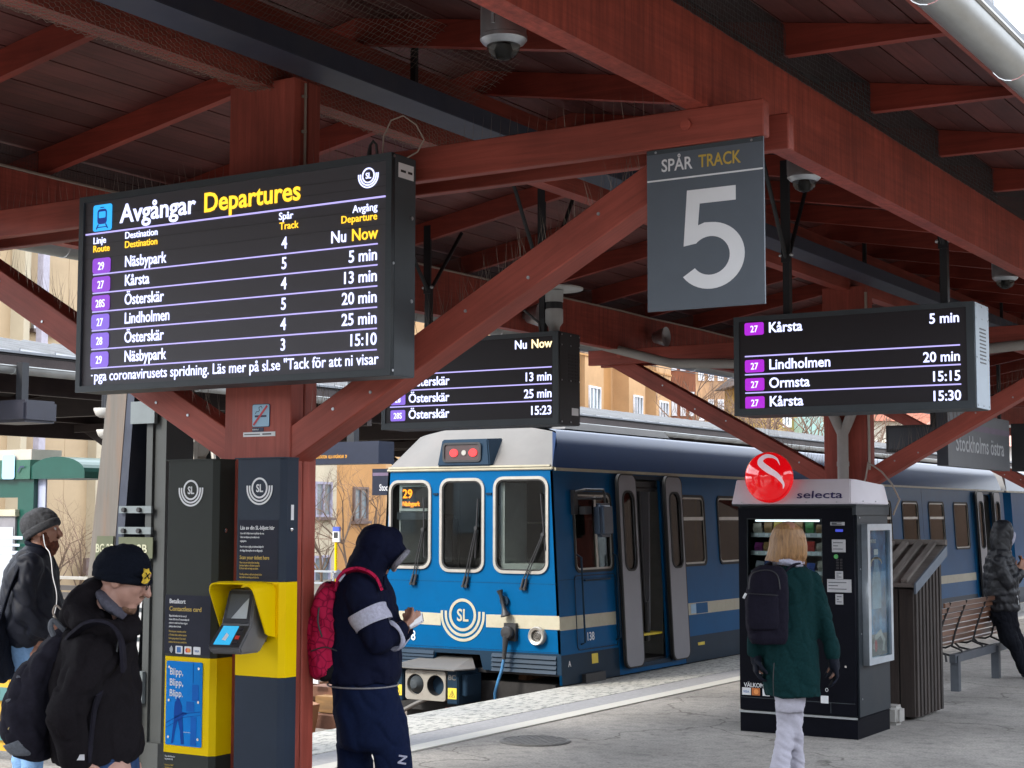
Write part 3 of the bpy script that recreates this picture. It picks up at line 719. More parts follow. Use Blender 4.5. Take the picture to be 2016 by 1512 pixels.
# label, screws and mounting
st = ob('type_label', MB().box(-3.6935, -3.6925, 5.085, 5.19, 3.075, 3.135), M['whitepaint'], None, bd)
mb = MB().box(-3.6922, -3.6918, 5.10, 5.135, 3.098, 3.108).box(-3.6922, -3.6918, 5.15, 5.18, 3.098, 3.108)
ob('label_print', mb, M['black'], None, st)
mb = MB()
for z in (2.29, 2.72, 3.155): mb.cyl((-3.694, 5.055, z), (-3.691, 5.055, z), .006, n=8)
for z in (2.58, 2.92): mb.cyl((-3.694, 5.18, z), (-3.69, 5.18, z), .008, n=8)
ob('screws', mb, M['galv'], None, bd)
ob('mounting_bracket', MB().box(-5.1, -5.0, 5.21, 5.30, 3.05, 3.12).box(-4.2, -4.1, 5.21, 5.30, 3.05, 3.12).box(-4.75, -4.5, 5.21, 5.338, 2.5, 2.7), M['black'], None, bd)
lp = MB().tube([(-3.80, 5.12, 3.165), (-3.795, 5.12, 3.26), (-3.765, 5.13, 3.325), (-3.71, 5.14, 3.34), (-3.66, 5.16, 3.30), (-3.635, 5.18, 3.24), (-3.66, 5.17, 3.19), (-3.70, 5.15, 3.165)], .0035, 6)
ob('cable_loop', lp, M['cable'], None, bd)
ob('plug_cable', MB().tube([(-3.875, 5.13, 3.165), (-3.875, 5.13, 3.20), (-3.87, 5.13, 3.235), (-3.855, 5.13, 3.25), (-3.84, 5.13, 3.235), (-3.838, 5.14, 3.17)], [.010, .010, .006, .006, .006, .006], 8), M['cblack'], None, bd)

# ---- track number sign
sg = thing('track_sign', 'grey sign reading SPÅR TRACK above a large white 5, hung under the red arm', 'track sign', (-2.44, 5.29, 2.481))
msg = mat('grey sign face', (.088, .105, .128), .5, 0, var=.05)
o = ob('plate', MB().box(-2.678, -2.205, 5.288, 5.298, 2.481, 3.095), msg, None, sg)
ob('dark_edge', MB().box(-2.678, -2.205, 5.2865, 5.2878, 3.078, 3.095), M['darkgrey'], None, sg)
ob('sign_line', MB().box(-2.676, -2.207, 5.2865, 5.288, 2.974, 2.980), M['whitepaint'], None, sg)
text('SPÅR', .048, M['whitepaint'], MF(-2.617, 5.287, 3.009), sg, fit=.128, bold=.035, th=.001)
text('TRACK', .048, M['yellowprint'], MF(-2.463, 5.287, 3.009), sg, fit=.170, bold=.035, th=.001)
# the digit drawn as bar, stem and bowl
five = [(.022, .405), (.226, .405), (.226, .345), (.080, .345), (.072, .238), (.10, .247), (.135, .250)]
Rb, cx, cz = .140, .112, .125
outer = [(cx+Rb*1.02*cos(radians(a)), cz+Rb*.97*sin(radians(a))) for a in range(66, -143, -8)]
inner = [(cx+.078*cos(radians(a)), cz+.078*sin(radians(a))) for a in range(-139, 98, 8)]
poly = [(.018, .405), (.218, .405), (.218, .345), (.068, .345), (.060, .250), (.085, .262), (.115, .266)] + outer + inner[:] + [(.075, .196), (.058, .178), (.055, .182), (.0, .182)]
poly = [(.018, .405), (.218, .405), (.218, .345), (.070, .345), (.062, .254), (.090, .264)] + [(cx+Rb*1.0*cos(radians(a)), cz+Rb*.985*sin(radians(a))) for a in range(88, -145, -8)] + [(cx+.080*cos(radians(a)), cz+.080*sin(radians(a))) for a in range(-143, 142, 8)] + [(.002, .172)]
ob('digit', panel([poly], .0015, M['whitepaint']), None, MF(-2.528, 5.287, 2.562) @ Matrix.Diagonal((.98, .90, 1, 1)), sg)
mb = MB()
for x in (-2.64, -2.25): mb.cyl((x, 5.286, 3.086), (x, 5.289, 3.086), .005, n=8)
ob('screws', mb, M['galv'], None, sg)
ob('hanging_strap', MB().box(-2.65, -2.63, 5.2985, 5.302, 3.0, 3.14).box(-2.25, -2.23, 5.2985, 5.302, 3.0, 3.14), M['black'], None, sg)

# ---- two hanging displays
def hang_display(label, x0, x1, z0, z1, rows, sidemat, first_badge=True):
    t = thing('platform_display', label, 'platform display', ((x0+x1)/2, 9.1, z0), group='hanging platform displays')
    o = ob('housing', MB().box(x0, x1, 9.115, 9.40, z0, z1), M['black'] if sidemat is None else M['darkgrey'], None, t); bevel(o, .006)
    ob('bezel', panel([[(x0, z0), (x1, z0), (x1, z1), (x0, z1)], [(x0+.035, z0+.045), (x0+.035, z1-.03), (x1-.045, z1-.03), (x1-.045, z0+.045)]], .016, M['darkgrey']), None, MF(0, 9.116, 0), t)
    ob('screen', MB().box(x0+.03, x1-.04, 9.106, 9.112, z0+.04, z1-.025), M['led2'], None, t)
    if sidemat: ob('side_cover', MB().box(x1+.0005, x1+.004, 9.118, 9.398, z0+.004, z1-.004), sidemat, None, t)
    mb = MB(); n = 10 if sidemat else 9
    for i in range(n):
        z = z1-.15-.022*i
        if sidemat: mb.box(x1+.004, x1+.0055, 9.20, 9.33, z-.004, z+.004)
        else:
            for k in range(3): mb.box(x1, x1+.0015, 9.24+k*.045, 9.275+k*.045, z-.006, z+.006)
    ob('vent_slots', mb, M['cblack'] if sidemat else M['led2'], None, t)
    mb = MB()
    for z in (z0+.02, z1-.02, z1-.09, z0+.3):
        for y in (9.14, 9.26, 9.38): mb.cyl((x1+.004, y, z), (x1+.007, y, z), .006, n=6)
    ob('screws', mb, M['galv'], None, t)
    for (xp) in (x0+.30, x1-.21):
        p_ = MB().box(xp-.022, xp+.022, 9.235, 9.279, z1, 3.36)
        q = ob('pole', p_, M['black'], None, t)
        for s in (-1, 1):
            ob('strut', MB().cyl((xp, 9.257+s*.02, 3.33), (xp+.0, 9.257+s*.42, zroof(xp-XC)-.02), .014, n=8), M['black'], None, t)
        ob('upper_pole', MB().box(xp-.03, xp+.03, 9.23, 9.245, 3.30, zroof(xp-XC)-.03), M['black'], None, t)
        mb = MB()
        for s in (-1, 1): mb.rev([(0, -.012), (.012, -.008), (.014, 0), (.012, .008), (0, .012)], (xp+s*.035, 9.24, 3.345), n=8)
        ob('bolt_caps', mb, M['galv'], None, t)
    for r in rows:
        if r[0] == 'T':
            _, s_, x, z, h, rt, m_ = r; T(s_, x, z, h, M[m_], t, 9.1055, rt, xs=.95, bold=.045)
        elif r[0] == 'L': _, xa, xb, z = r; ob('row_line', MB().box(xa, xb, 9.103, 9.105, z-.004, z+.004), M['txtl'], None, t)
        elif r[0] == 'B':
            _, s_, xa, z, m_ = r
            bg_ = ob('line_badge', panel([rrect(xa, z-.014, xa+.128, z+.064, .012)], .002, M[m_]), None, MF(0, 9.1055, 0), t)
            text(s_, .042, M['txtw'], MF(xa+.064, 9.1025, z+.004), bg_, align='CENTER', xs=.85, bold=.02)
    return t
r3 = [('B', '27', -3.935, 2.851, 'badge3'), ('T', 'Kårsta', -3.777, 2.848, .064, False, 'txtw'), ('T', '5 min', -2.589, 2.840, .060, True, 'txtw'), ('L', -3.935, -2.59, 2.705)]
for i, (nm, tm) in enumerate((('Lindholmen', '20 min'), ('Ormsta', '15:15'), ('Kårsta', '15:30'))):
    z = 2.618-.1145*i
    r3 += [('B', '27', -3.935, z, 'badge3'), ('T', nm, -3.777, z, .064, False, 'txtw'), ('T', tm, -2.589, z-.004, .060, True, 'txtw')]
    if i < 2: r3.append(('L', -3.935, -2.588, z-.027))
mside = mat('pale blue grey cover', (.30, .36, .42), .45, 0, var=.06)
d3 = hang_display('black hanging display listing Kårsta, Lindholmen and Ormsta, right of the track 5 sign', -4.008, -2.506, 2.335, 2.955, r3, mside)
r2 = [('T', 'Nu', -5.525, 2.843, .060, True, 'txtw'), ('T', 'Now', -5.331, 2.843, .060, True, 'txty2'), ('L', -6.67, -5.333, 2.709), ('B', '29', -6.665, 2.851, 'badge2'), ('T', 'Näsbypark', -6.51, 2.848, .064, False, 'txtw')]
M['txty2'] = glow('pale amber led light', (1.0, .78, .42), .7)
for i, (bn, tm) in enumerate((('28', '13 min'), ('28', '25 min'), ('28S', '15:23'))):
    z = 2.624-.1145*i
    r2 += [('B', bn, -6.665, z, 'badge2'), ('T', 'Österskär', -6.51, z, .064, False, 'txtw'), ('T', tm, -5.331, z-.004, .060, True, 'txtw')]
    if i < 2: r2.append(('L', -6.67, -5.333, z-.027))
d2 = hang_display('black hanging display showing Nu Now, 13 min and 25 min above the train front', -6.745, -5.279, 2.322, 2.949, r2, None)
ob('type_label', MB().box(-5.278, -5.277, 9.28, 9.37, 2.39, 2.44), M['whitepaint'], None, d2)
# sensor with round white plate on the display
se = thing('platform_sensor', 'white cylindrical sensor with a round plate on top of the display above the train', 'sensor', (-5.42, 9.25, 2.949))
o = ob('sensor_body', MB().rev([(0, 0), (.035, .005), (.04, .05), (.062, .08), (.062, .17), (.057, .172), (.057, .22), (.062, .222), (.062, .30), (.0, .305)], (-5.41, 9.27, 2.949), n=24), mat('off white plastic', (.38, .39, .39), .4), None, se); smooth(o)
o = ob('dark_window', MB().rev([(.0575, .173), (.0590, .18), (.0590, .215), (.0575, .219)], (-5.41, 9.27, 2.949), n=24), M['black'], None, se)
o = ob('round_plate', MB().cyl((-5.41, 9.27, 3.255), (-5.41, 9.27, 3.265), .20, n=36), mat('pale plate', (.5, .5, .48), .5), None, se)
ob('sensor_cable', MB().tube([(-5.63, 9.2, 3.25), (-5.60, 9.18, 3.12), (-5.52, 9.17, 3.06), (-5.47, 9.17, 3.02), (-5.46, 9.17, 2.95)], .009, 6), M['cblack'], None, se)
# ---- dome cameras
def dome(label, x, y, z, s=1.0):
    t = thing('dome_camera', label, 'security camera', (x, y, z), group='dome cameras under the canopy')
    o = ob('camera_housing', MB().rev([(0, .115*s), (.092*s, .115*s), (.095*s, .11*s), (.097*s, 0), (.100*s, -.004*s), (.100*s, -.02*s), (.088*s, -.035*s), (.072*s, -.045*s), (.068*s, -.045*s), (.0, -.03*s)], (x, y, z), n=36), M['galv'], None, t); smooth(o, 30)
    o = ob('dome', MB().rev([(.072*s*cos(a), -.042*s-.068*s*sin(a)) for a in np.linspace(0, pi/2, 9)], (x, y, z), n=28), M['domeglass'], None, t); smooth(o)
    o = ob('lens', MB().rev([(0, 0), (.03*s, -.0), (.04*s, -.03*s), (.03*s, -.065*s), (.0, -.075*s)], (x, y, z-.035*s), n=16), M['cblack'], None, t); smooth(o)
    ob('bracket', MB().box(x-.098*s, x-.09*s, y-.03*s, y+.03*s, z-.0, z+.30*s).box(x+.0*s, x+.015*s, y-.1*s, y-.09*s, z+.03*s, z+.30*s).box(x-.098*s, x+.09*s, y-.02*s, y+.02*s, z+.29*s, z+.30*s), M['galv'], None, t)
    ob('mount', MB().cyl((x, y, z+.115*s), (x, y, z+.30*s), .035*s, n=12).box(x-.06, x+.06, y-.06, y+.06, z+.30*s, zroof(x-XC)), M['galv'], None, t)
    return t
M['domeglass'] = glass('smoked dome', (.55, .55, .52), .05, .5)
dome('silver dome camera nearest the viewer, hanging at the top beside the big beam', -2.72, 4.33, 3.30, .78)
dome('silver dome camera just right of the track 5 sign', -2.72, 7.02, 3.335, .80)
dome('small silver dome camera far right above the Kårsta display', -2.73, 10.70, 3.33, .85)
dome('small dome camera partly hidden at the far right edge', -2.75, 16.6, 3.30, .92)
# loudspeaker on left purlin
lsx = thing('loudspeaker', 'small round grey loudspeaker on the far side beam behind the track 5 sign', 'loudspeaker', (-6.7, 15.3, 3.5))
o = ob('speaker_horn', MB().rev([(0, 0), (.05, 0), (.09, .12), (.095, .13), (.0, .11)], (-6.72, 13.4, 3.40), axis='X', n=20), M['galv'], None, lsx)
ls2 = thing('loudspeaker', 'round grey loudspeaker left of the sensor above the train', 'loudspeaker', (-6.7, 10.6, 3.4))
o = ob('speaker_horn', MB().rev([(0, 0), (.06, 0), (.10, .12), (.105, .14), (.0, .12)], (-6.73, 11.1, 3.36), axis='X', n=20), M['galv'], None, ls2); smooth(o)
ob('bracket', MB().box(-6.79, -6.70, 11.08, 11.12, 3.34, 3.38), M['galv'], None, ls2)
# ---- station name signs
def station_sign(label, s_, x, ya, yb, za, zb, facing='X', th=.10):
    t = thing('station_sign', label, 'station sign', (x, (ya+yb)/2, za), group='station name signs')
    msn = M['signnavy']
    ob('sign_box', MB().box(x-th, x, ya, yb, za, zb), msn, None, t)
    ob('sign_band', MB().box(x, x+.002, ya+.02, yb-.003, zb-.16, zb-.105), M['signpurple'], None, t)
    text(s_, .155, M['signtext'], MSd(x+.0015, (ya+yb)/2, za+.14), t, align='CENTER', fit=1.62, bold=.02)
    for ya_ in (ya+.15, yb-.2): ob('hanger', MB().box(x-.06, x-.03, ya_, ya_+.04, zb, 3.2), M['black'], None, t)
    return t
M['signnavy'] = mat('slate sign face', (.055, .065, .080), .4); M['signpurple'] = mat('muted purple band', (.12, .085, .14), .5); M['signtext'] = mat('pale lettering', (.45, .47, .50), .5)
M['signblack'] = mat('dark navy sign', (.012, .016, .032), .35)
station_sign('grey hanging sign reading Stockholms östra under the canopy on the right', 'Stockholms östra', -4.05, 13.80, 15.88, 2.155, 2.655)
t = thing('station_sign', 'dark navy station sign showing only the letter S beside the train front', 'station sign', (-10.9, 15.2, 1.9), group='station name signs')
a = on(733, 923, Y=16.0); b_ = on(733, 975, Y=16.0)
ob('sign_box', MB().box(a.x, a.x+1.6, 16.0, 16.08, b_.z, a.z), M['signblack'], None, t)
ob('sign_band', MB().box(a.x+.01, a.x+1.59, 15.997, 16.0, a.z-.09, a.z-.05), M['signpurple'], None, t)
text('Stockholms östra', .082, M['whitepaint'], MF(on(747, 966, Y=16.0).x, 15.997, on(747, 966, Y=16.0).z), t, xs=.66)
ob('sign_post', MB().box(a.x+.5, a.x+.56, 16.08, 16.14, -.66, b_.z+.1), M['black'], None, t)
# small dark display under canopy
t = thing('platform_display', 'small dark unlit display left of the Stockholms östra sign', 'platform display', (-5.2, 16.9, 2.4))
a = on(1744, 838, Y=16.9); b_ = on(1862, 888, Y=16.9)
ob('housing', MB().box(a.x, b_.x, 16.9, 17.12, b_.z, a.z), M['black'], None, t)
ob('screen', MB().box(a.x+.03, b_.x-.03, 16.895, 16.9, b_.z+.03, a.z-.03), M['signblack'], None, t)
ob('poles', MB().box(-5.18, -5.12, 17.0, 17.05, a.z, 3.7).box(-5.08, -5.04, 17.0, 17.05, a.z, 3.7), M['black'], None, t)
ob('lower_bracket', MB().cyl((a.x+.12, 16.95, b_.z), (a.x+.12, 16.95, b_.z-.14), .04, n=10), M['black'], None, t)
# other dark hanging box at the far right
t = thing('platform_display', 'dark display seen edge on at the far right under the canopy', 'platform display', (-3.9, 17.6, 2.3))
a = on(1990, 838, Y=17.6)
ob('housing', MB().box(a.x, a.x+1.3, 17.6, 17.85, a.z-.50, a.z+.02), M['black'], None, t)
ob('poles', MB().box(a.x+.3, a.x+.35, 17.7, 17.75, a.z, 3.7), M['black'], None, t)

# ---- no smoking sign and sticker on the near column
t = thing('no_smoking_sign', 'pale blue no smoking sign on the near red column', 'no smoking sign', (-4.615, 5.33, 2.10))
mnb = mat('pale blue sign', (.30, .50, .66), .4, var=.03); mnn = mat('navy print', (.02, .03, .08), .5); mrd = mat('red print', (.55, .04, .05), .5)
ob('sign_plate', panel([rrect(-4.666, 2.103, -4.564, 2.206, .008)], .002, mnn), None, MF(0, 5.339, 0), t)
ob('sign_face', panel([rrect(-4.663, 2.078+.028, -4.567, 2.203, .007)], .0015, mnb), None, MF(0, 5.3367, 0), t)
ob('lower_plate', MB().box(-4.664, -4.60, 5.3368, 5.339, 2.083, 2.101), mnn, None, t)
ob('cigarette', MB().box(-4.648, -4.582, 5.334, 5.335, 2.147, 2.156), mnn, None, t)
ob('smoke', MB().ribbon([(-4.645, 2.162), (-4.640, 2.172), (-4.628, 2.172), (-4.622, 2.178), (-4.626, 2.190), (-4.612, 2.196), (-4.607, 2.186)], .003, .001), mnn, MF(0, 5.335, 0), t)
ob('red_bar', MB().ribbon([(-4.655, 2.113), (-4.577, 2.197)], .010, .001), mrd, MF(0, 5.3335, 0), t)
text('Rökförbud', .0065, M['whitepaint'], MF(-4.662, 5.336, 2.090), t, xs=.9)
t = thing('sticker', 'narrow white sticker strip below the no smoking sign', 'sticker', (-4.62, 5.34, 2.07))
ob('strip', MB().box(-4.717, -4.533, 5.337, 5.339, 2.062, 2.082), M['whitepaint'], None, t)
ob('strip_print', MB().box(-4.71, -4.62, 5.336, 5.337, 2.070, 2.074).box(-4.605, -4.555, 5.336, 5.337, 2.069, 2.075), M['darkgrey'], None, t)

# ================================================================== TICKET PILLARS
def pillar(label, x0, x1, y0, y1, mtop, mlow, yz0, yz1, top=1.957):
    t = thing('ticket_pillar', label, 'ticket pillar', ((x0+x1)/2, (y0+y1)/2, 0), group='ticket reader pillars')
    ch = .022
    prof = [(x0, y1), (x0, y0+.012), (x0+.012, y0), (x1-ch, y0), (x1, y0+ch), (x1, y1)]
    ob('upper_case', MB().prism(prof, yz1, top, 'Z'), mtop, None, t)
    ob('yellow_case', MB().prism([(p[0]*1.0, p[1]) for p in prof], yz0, yz1-.0015, 'Z'), M['yellow'], None, t)
    ob('lower_case', MB().prism(prof, 0, yz0-.0015, 'Z'), mlow, None, t)
    ob('cap', MB().prism([(x0-.004, y1), (x0-.004, y0-.006), (x1+.002, y0-.006), (x1+.004, y1)], top, top+.006, 'Z'), mtop, None, t)
    return t
p2 = pillar('blue grey ticket pillar with the yellow hooded card reader, against the red column', -4.632, -4.363, 5.20, 5.295, M['bluegrey'], M['bluegrey'], 1.032, 1.434)
sl_logo(.073, M['whitepaint'], MF(-4.497, 5.1985, 1.832), p2)
mtp = mat('print panel', (.026, .028, .042), .6, spec=.1)
ob('info_panel', MB().box(-4.612, -4.390, 5.1985, 5.1995, 1.440, 1.695), mtp, None, p2)
text('Läs av din SL-biljett här', .0165, M['whitepaint'], MF(-4.602, 5.198, 1.654), p2, fit=.190, bold=.04, th=.0006)
for i, s_ in enumerate(('Läs av din SL-biljett innan du påbörjar din resa.', 'Gäller inte biljetter på kreditkort och', 'engångskort.')):
    text(s_, .0085, M['whitepaint'], MF(-4.602, 5.198, 1.634-i*.0165), p2, xs=.60, th=.0006, bold=.02)
for i, s_ in enumerate(('Reser du utan en giltig och aktiverad biljett får', 'du erlägga biljettavgiften och en tilläggsavgift.')):
    text(s_, .0085, M['whitepaint'], MF(-4.602, 5.198, 1.577-i*.0165), p2, xs=.60, th=.0006, bold=.02)
text('Scan your ticket here', .0165, M['yellowprint'], MF(-4.603, 5.198, 1.527), p2, fit=.165, bold=.04, th=.0006)
for i, s_ in enumerate(('Please scan your ticket before boarding.', 'Journeys. Applies to all tickets except for', 'SL Access cards and single use tickets.', '', 'Travelling without a valid and activated ticket', 'may result in a surcharge and ticket fee.')):
    if s_: text(s_, .0085, M['yellowprint'], MF(-4.603, 5.198, 1.509-i*.0125), p2, xs=.58, th=.0006, bold=.02)
ob('white_label', MB().box(-4.3628, -4.362, 5.248, 5.266, 1.695, 1.760), M['whitepaint'], None, p2)
o = ob('lock', MB().rev([(0, 0), (.010, 0), (.010, .006), (.006, .009), (0, .009)], (-4.363, 5.25, 1.655), axis='X', n=14), M['chrome'], None, p2); smooth(o)
p1 = pillar('olive grey ticket pillar with the blue Blipp poster, left of the red column', -5.182, -4.885, 5.35, 5.475, M['olivegrey'], M['olivegrey'], .672, 1.093)
sl_logo(.073, M['whitepaint'], MF(-5.034, 5.3485, 1.826), p1)
ob('info_panel', MB().box(-5.175, -4.905, 5.3485, 5.3495, 1.104, 1.362), mtp, None, p1)
text('Betalkort', .020, M['whitepaint'], MF(-5.150, 5.348, 1.325), p1, fit=.095, bold=.045, th=.0006)
text('Contactless card', .020, M['yellowprint'], MF(-5.150, 5.348, 1.292), p1, fit=.19, bold=.045, th=.0006)
for i, s_ in enumerate(('Blippa ditt betalkort när du reser på', 'bussen. Så får du en 75-minutersbiljett till', 'priset av en enkel resa. Resor du gjort', 'påbörjas måste du betala.')):
    text(s_, .0088, M['whitepaint'], MF(-5.150, 5.348, 1.266-i*.0155), p1, xs=.58, th=.0006, bold=.02)
for i, s_ in enumerate(('Please tap your contactless card for', 'a 75-minute ticket, valid for transfers', 'before going onboard. If you travel', 'continue, then you pay a penalty fare.')):
    text(s_, .0088, M['yellowprint'], MF(-5.150, 5.348, 1.198-i*.0155), p1, xs=.58, th=.0006, bold=.02)
# card symbols
for k_, r_ in enumerate((.008, .014, .020)):
    ob('contactless_symbol', MB().ribbon([(-5.148-.0+r_*cos(radians(a)), 1.122+r_*sin(radians(a))) for a in range(-48, 50, 12)], .0028, .0006), M['whitepaint'], MF(0, 5.3485, 0), p1)
mcb = mat('blue card print', (.03, .15, .42), .4); mco = mat('orange print', (.75, .25, .03), .4); mcr = mat('card red print', (.62, .04, .03), .4)
for i, kx in enumerate((-5.108, -5.055, -5.002)):
    c_ = ob('card_badge', panel([rrect(kx, 1.105, kx+.042, 1.139, .004)], .0008, M['whitepaint']), None, MF(0, 5.3482, 0), p1)
    if i == 0: ob('card_emblem', MB().box(kx+.009, kx+.032, 5.346, 5.347, 1.110, 1.134), mcb, None, c_)
    if i == 1:
        ob('card_emblem', panel([circ(kx+.016, 1.122, .010, 20)], .0006, mcr), None, MF(0, 5.3472, 0), c_); ob('card_emblem', panel([circ(kx+.027, 1.122, .010, 20)], .0006, mco), None, MF(0, 5.3464, 0), c_)
    if i == 2: text('VISA', .009, mcb, MF(kx+.008, 5.3472, 1.116), c_, fit=.028, bold=.03, th=.0006)
# poster
mblp = mat('poster blue', (.004, .20, .62), .6, var=.1, scale=5, spec=.1); mbld = mat('poster dark blue', (.004, .06, .32), .6, spec=.1); mblm = mat('poster mid blue', (.008, .12, .48), .6, spec=.1)
po = ob('poster', panel([rrect(-5.158, .706, -4.945, 1.072, .008)], .003, mblp), None, MF(0, 5.349, 0), p1)
for i, s_ in enumerate(('Blipp,', 'Blipp,', 'Blipp.')):
    text(s_, .031, M['whitepaint'], MF(-5.138, 5.3455, 1.012-i*.047), po, fit=.078, bold=.03, th=.0006)
sil = [(-.0, 0), (.012, .004), (.022, .06), (.036, .11), (.05, .055), (.055, .002), (.072, .002), (.066, .07), (.062, .125), (.086, .135), (.086, .142), (.058, .145), (.058, .17), (.052, .185), (.046, .192), (.042, .205), (.03, .205), (.026, .192), (.018, .185), (.014, .15), (.014, .11), (.006, .05)]
ob('poster_figure', panel([[(-5.122+p[0]*1.05, .712+p[1]*.98) for p in sil]], .0006, mbld), None, MF(0, 5.3455, 0), po)
ob('poster_shapes', MB().box(-5.008, -4.975, 5.3448, 5.3458, .712, .835).box(-5.035, -4.990, 5.3448, 5.3458, .858, .90).box(-5.002, -4.965, 5.3448, 5.3458, .905, .975), mblm, None, po)
ob('poster_shapes', MB().ribbon([(-5.155, .80), (-5.06, .845), (-4.95, .86)], .003, .0006).ribbon([(-5.155, .78), (-5.05, .83), (-4.95, .845)], .002, .0006).ribbon([(-4.998, 1.068), (-4.998, .98)], .002, .0006), mbld, MF(0, 5.3455, 0), po)
mb = MB()
for x in (-5.140, -4.965):
    for z in (.74, .90, 1.045): mb.cyl((x, 5.344, z), (x, 5.346, z), .006, n=10)
ob('poster_screws', mb, M['chrome'], None, po)
text('Giltig betalning och resevillkor på sl.se', .004, M['whitepaint'], MF(-5.06, 5.3455, .765), po, xs=.7, th=.0005)
for i, (s_, m_) in enumerate((('Frågor eller felanmälan?', 'whitepaint'), ('Ring 08-600 10 00', 'whitepaint'), ('', ''), ('Questions or faults?', 'yellowprint'), ('Call 08-600 10 00', 'yellowprint'), ('sl.se', 'yellowprint'))):
    if s_: text(s_, .0075, M[m_], MF(-5.160, 5.348, .652-i*.0125), p1, xs=.62, th=.0006)
o = ob('lock', MB().rev([(0, 0), (.010, 0), (.010, .006), (.006, .009), (0, .009)], (-4.885, 5.41, 1.648), axis='X', n=14), M['chrome'], None, p1); smooth(o)
p1.matrix_basis = Matrix.Translation((.122, -.130, 0)) @ p1.matrix_basis
# card reader with yellow hood
cr = thing('card_reader', 'ticket and card reader with two screens under a yellow hood on the blue grey pillar', 'card reader', (-4.43, 5.1, 1.15))
mrg = mat('reader grey plastic', (.14, .14, .145), .4); mrd2 = mat('reader dark plastic', (.035, .036, .04), .35)
MR = Matrix.Translation((-4.470, 5.11, 1.30)) @ Matrix.Rotation(radians(13), 4, 'Z') @ Matrix.Diagonal((.84, 1, 1, 1))      # faces the near side, turned slightly left
def rl(x, y, z): return MR @ Vector((x, y, z))
# body wedge
mb = MB().add([(-.075, -.06, .105), (.075, -.06, .105), (.085, -.11, -.04), (-.085, -.11, -.04), (-.07, .08, .11), (.07, .08, .11), (.08, .08, -.075), (-.08, .08, -.075), (-.09, -.21, -.125), (.09, -.21, -.125), (.085, -.19, -.15), (-.085, -.19, -.15), (.08, -.02, -.155), (-.08, -.02, -.155)],
    [(0, 3, 2, 1), (3, 8, 9, 2), (8, 11, 10, 9), (11, 13, 12, 10), (13, 7, 6, 12), (4, 5, 6, 7), (0, 1, 5, 4), (1, 2, 6, 5), (0, 4, 7, 3), (2, 9, 10, 12), (2, 12, 6), (3, 13, 11, 8), (3, 7, 13)])
o = ob('reader_body', mb, mrg, MR, cr); bevel(o, .008, 2)
def quad_on(p0, p1, p2, p3, m, nm, lift=.003, th=.003, par=cr):
    a, b2, c2, d2 = [Vector(p) for p in (p0, p1, p2, p3)]; n_ = (b2-a).cross(d2-a).normalized()
    lo = [v+n_*lift for v in (a, b2, c2, d2)]; hi = [v+n_*(lift+th) for v in (a, b2, c2, d2)]
    return ob(nm, MB().add(lo+hi, [(3, 2, 1, 0), (4, 5, 6, 7), (0, 1, 5, 4), (1, 2, 6, 5), (2, 3, 7, 6), (3, 0, 4, 7)]), m, MR, par)
def lerp3(t_, u_, quad):
    a, b2, c2, d2 = [Vector(q) for q in quad]; lo = a.lerp(b2, t_); hi = d2.lerp(c2, t_); return lo.lerp(hi, u_)
U_ = [(-.085, -.11, -.04), (.085, -.11, -.04), (.075, -.06, .105), (-.075, -.06, .105)]
Lw = [(-.09, -.21, -.125), (.09, -.21, -.125), (.085, -.11, -.04), (-.085, -.11, -.04)]
def sub(q, a, b2, c2, d2): return [lerp3(a, c2, q), lerp3(b2, c2, q), lerp3(b2, d2, q), lerp3(a, d2, q)]
quad_on(*sub(U_, .08, .92, .06, .96), mrd2, 'upper_bezel')
scr = quad_on(*sub(U_, .17, .85, .18, .86), mat('reader screen', (.10, .11, .12), .12), 'upper_screen', .007, .001)
q = sub(U_, .17, .85, .18, .86)
quad_on(lerp3(.25, 0, q), lerp3(1, 0, q), lerp3(1, .85, q), lerp3(.75, .6, q), mat('screen pale image', (.42, .45, .46), .15), 'screen_image', .0095, .0006)
quad_on(*sub(Lw, .04, .96, .04, .96), mrd2, 'lower_bezel')
quad_on(*sub(Lw, .16, .66, .10, .92), mat('blue touch screen', (.03, .30, .55), .2, emit=(.05, .5, .85), estr=.22), 'touch_screen', .007, .001)
q = sub(Lw, .16, .66, .10, .92)
quad_on(lerp3(.38, .25, q), lerp3(.62, .2, q), lerp3(.66, .5, q), lerp3(.45, .62, q), M['whitepaint'], 'hand_symbol', .0085, .0006)
for i in range(4):
    quad_on(*sub(Lw, .72, .84, .14+.2*i, .28+.2*i), mcr if i == 1 else M['led2'], 'key', .007, .004)
# hood: a thick sheet bent over the reader
hp = []
def hood_ring(dx, y, zt, zb, r, sl=.0):
    pts = [(-dx, zb)]
    for i in range(9): a = radians(180-90*i/8); pts.append((-dx+r+r*cos(a), zt-r+r*sin(a)))
    for i in range(9): a = radians(90-90*i/8); pts.append((dx-r+r*cos(a), zt-r+r*sin(a)))
    pts.append((dx, zb)); return [(p[0], y+sl*(zt-p[1]), p[1]) for p in pts]
rings = [hood_ring(.124, -.175, .138, -.075, .045, .62), hood_ring(.122, -.13, .142, -.085, .045, .5), hood_ring(.116, .0, .138, -.095, .045, .2), hood_ring(.105, .075, .128, -.10, .04)]
n = len(rings[0]); vs = [p for r_ in rings for p in r_]; fs = [(k*n+i, k*n+i+1, (k+1)*n+i+1, (k+1)*n+i) for k in range(3) for i in range(n-1)]
me = bpy.data.meshes.new('hood'); me.from_pydata(vs, [], fs); me.update()
hd = ob('hood', me, M['yellow'], MR, cr); bm = bmesh.new(); bm.from_mesh(me); bmesh.ops.recalc_face_normals(bm, faces=bm.faces); bmesh.ops.solidify(bm, geom=list(bm.faces), thickness=.006); bm.to_mesh(me); bm.free(); smooth(hd, 50)
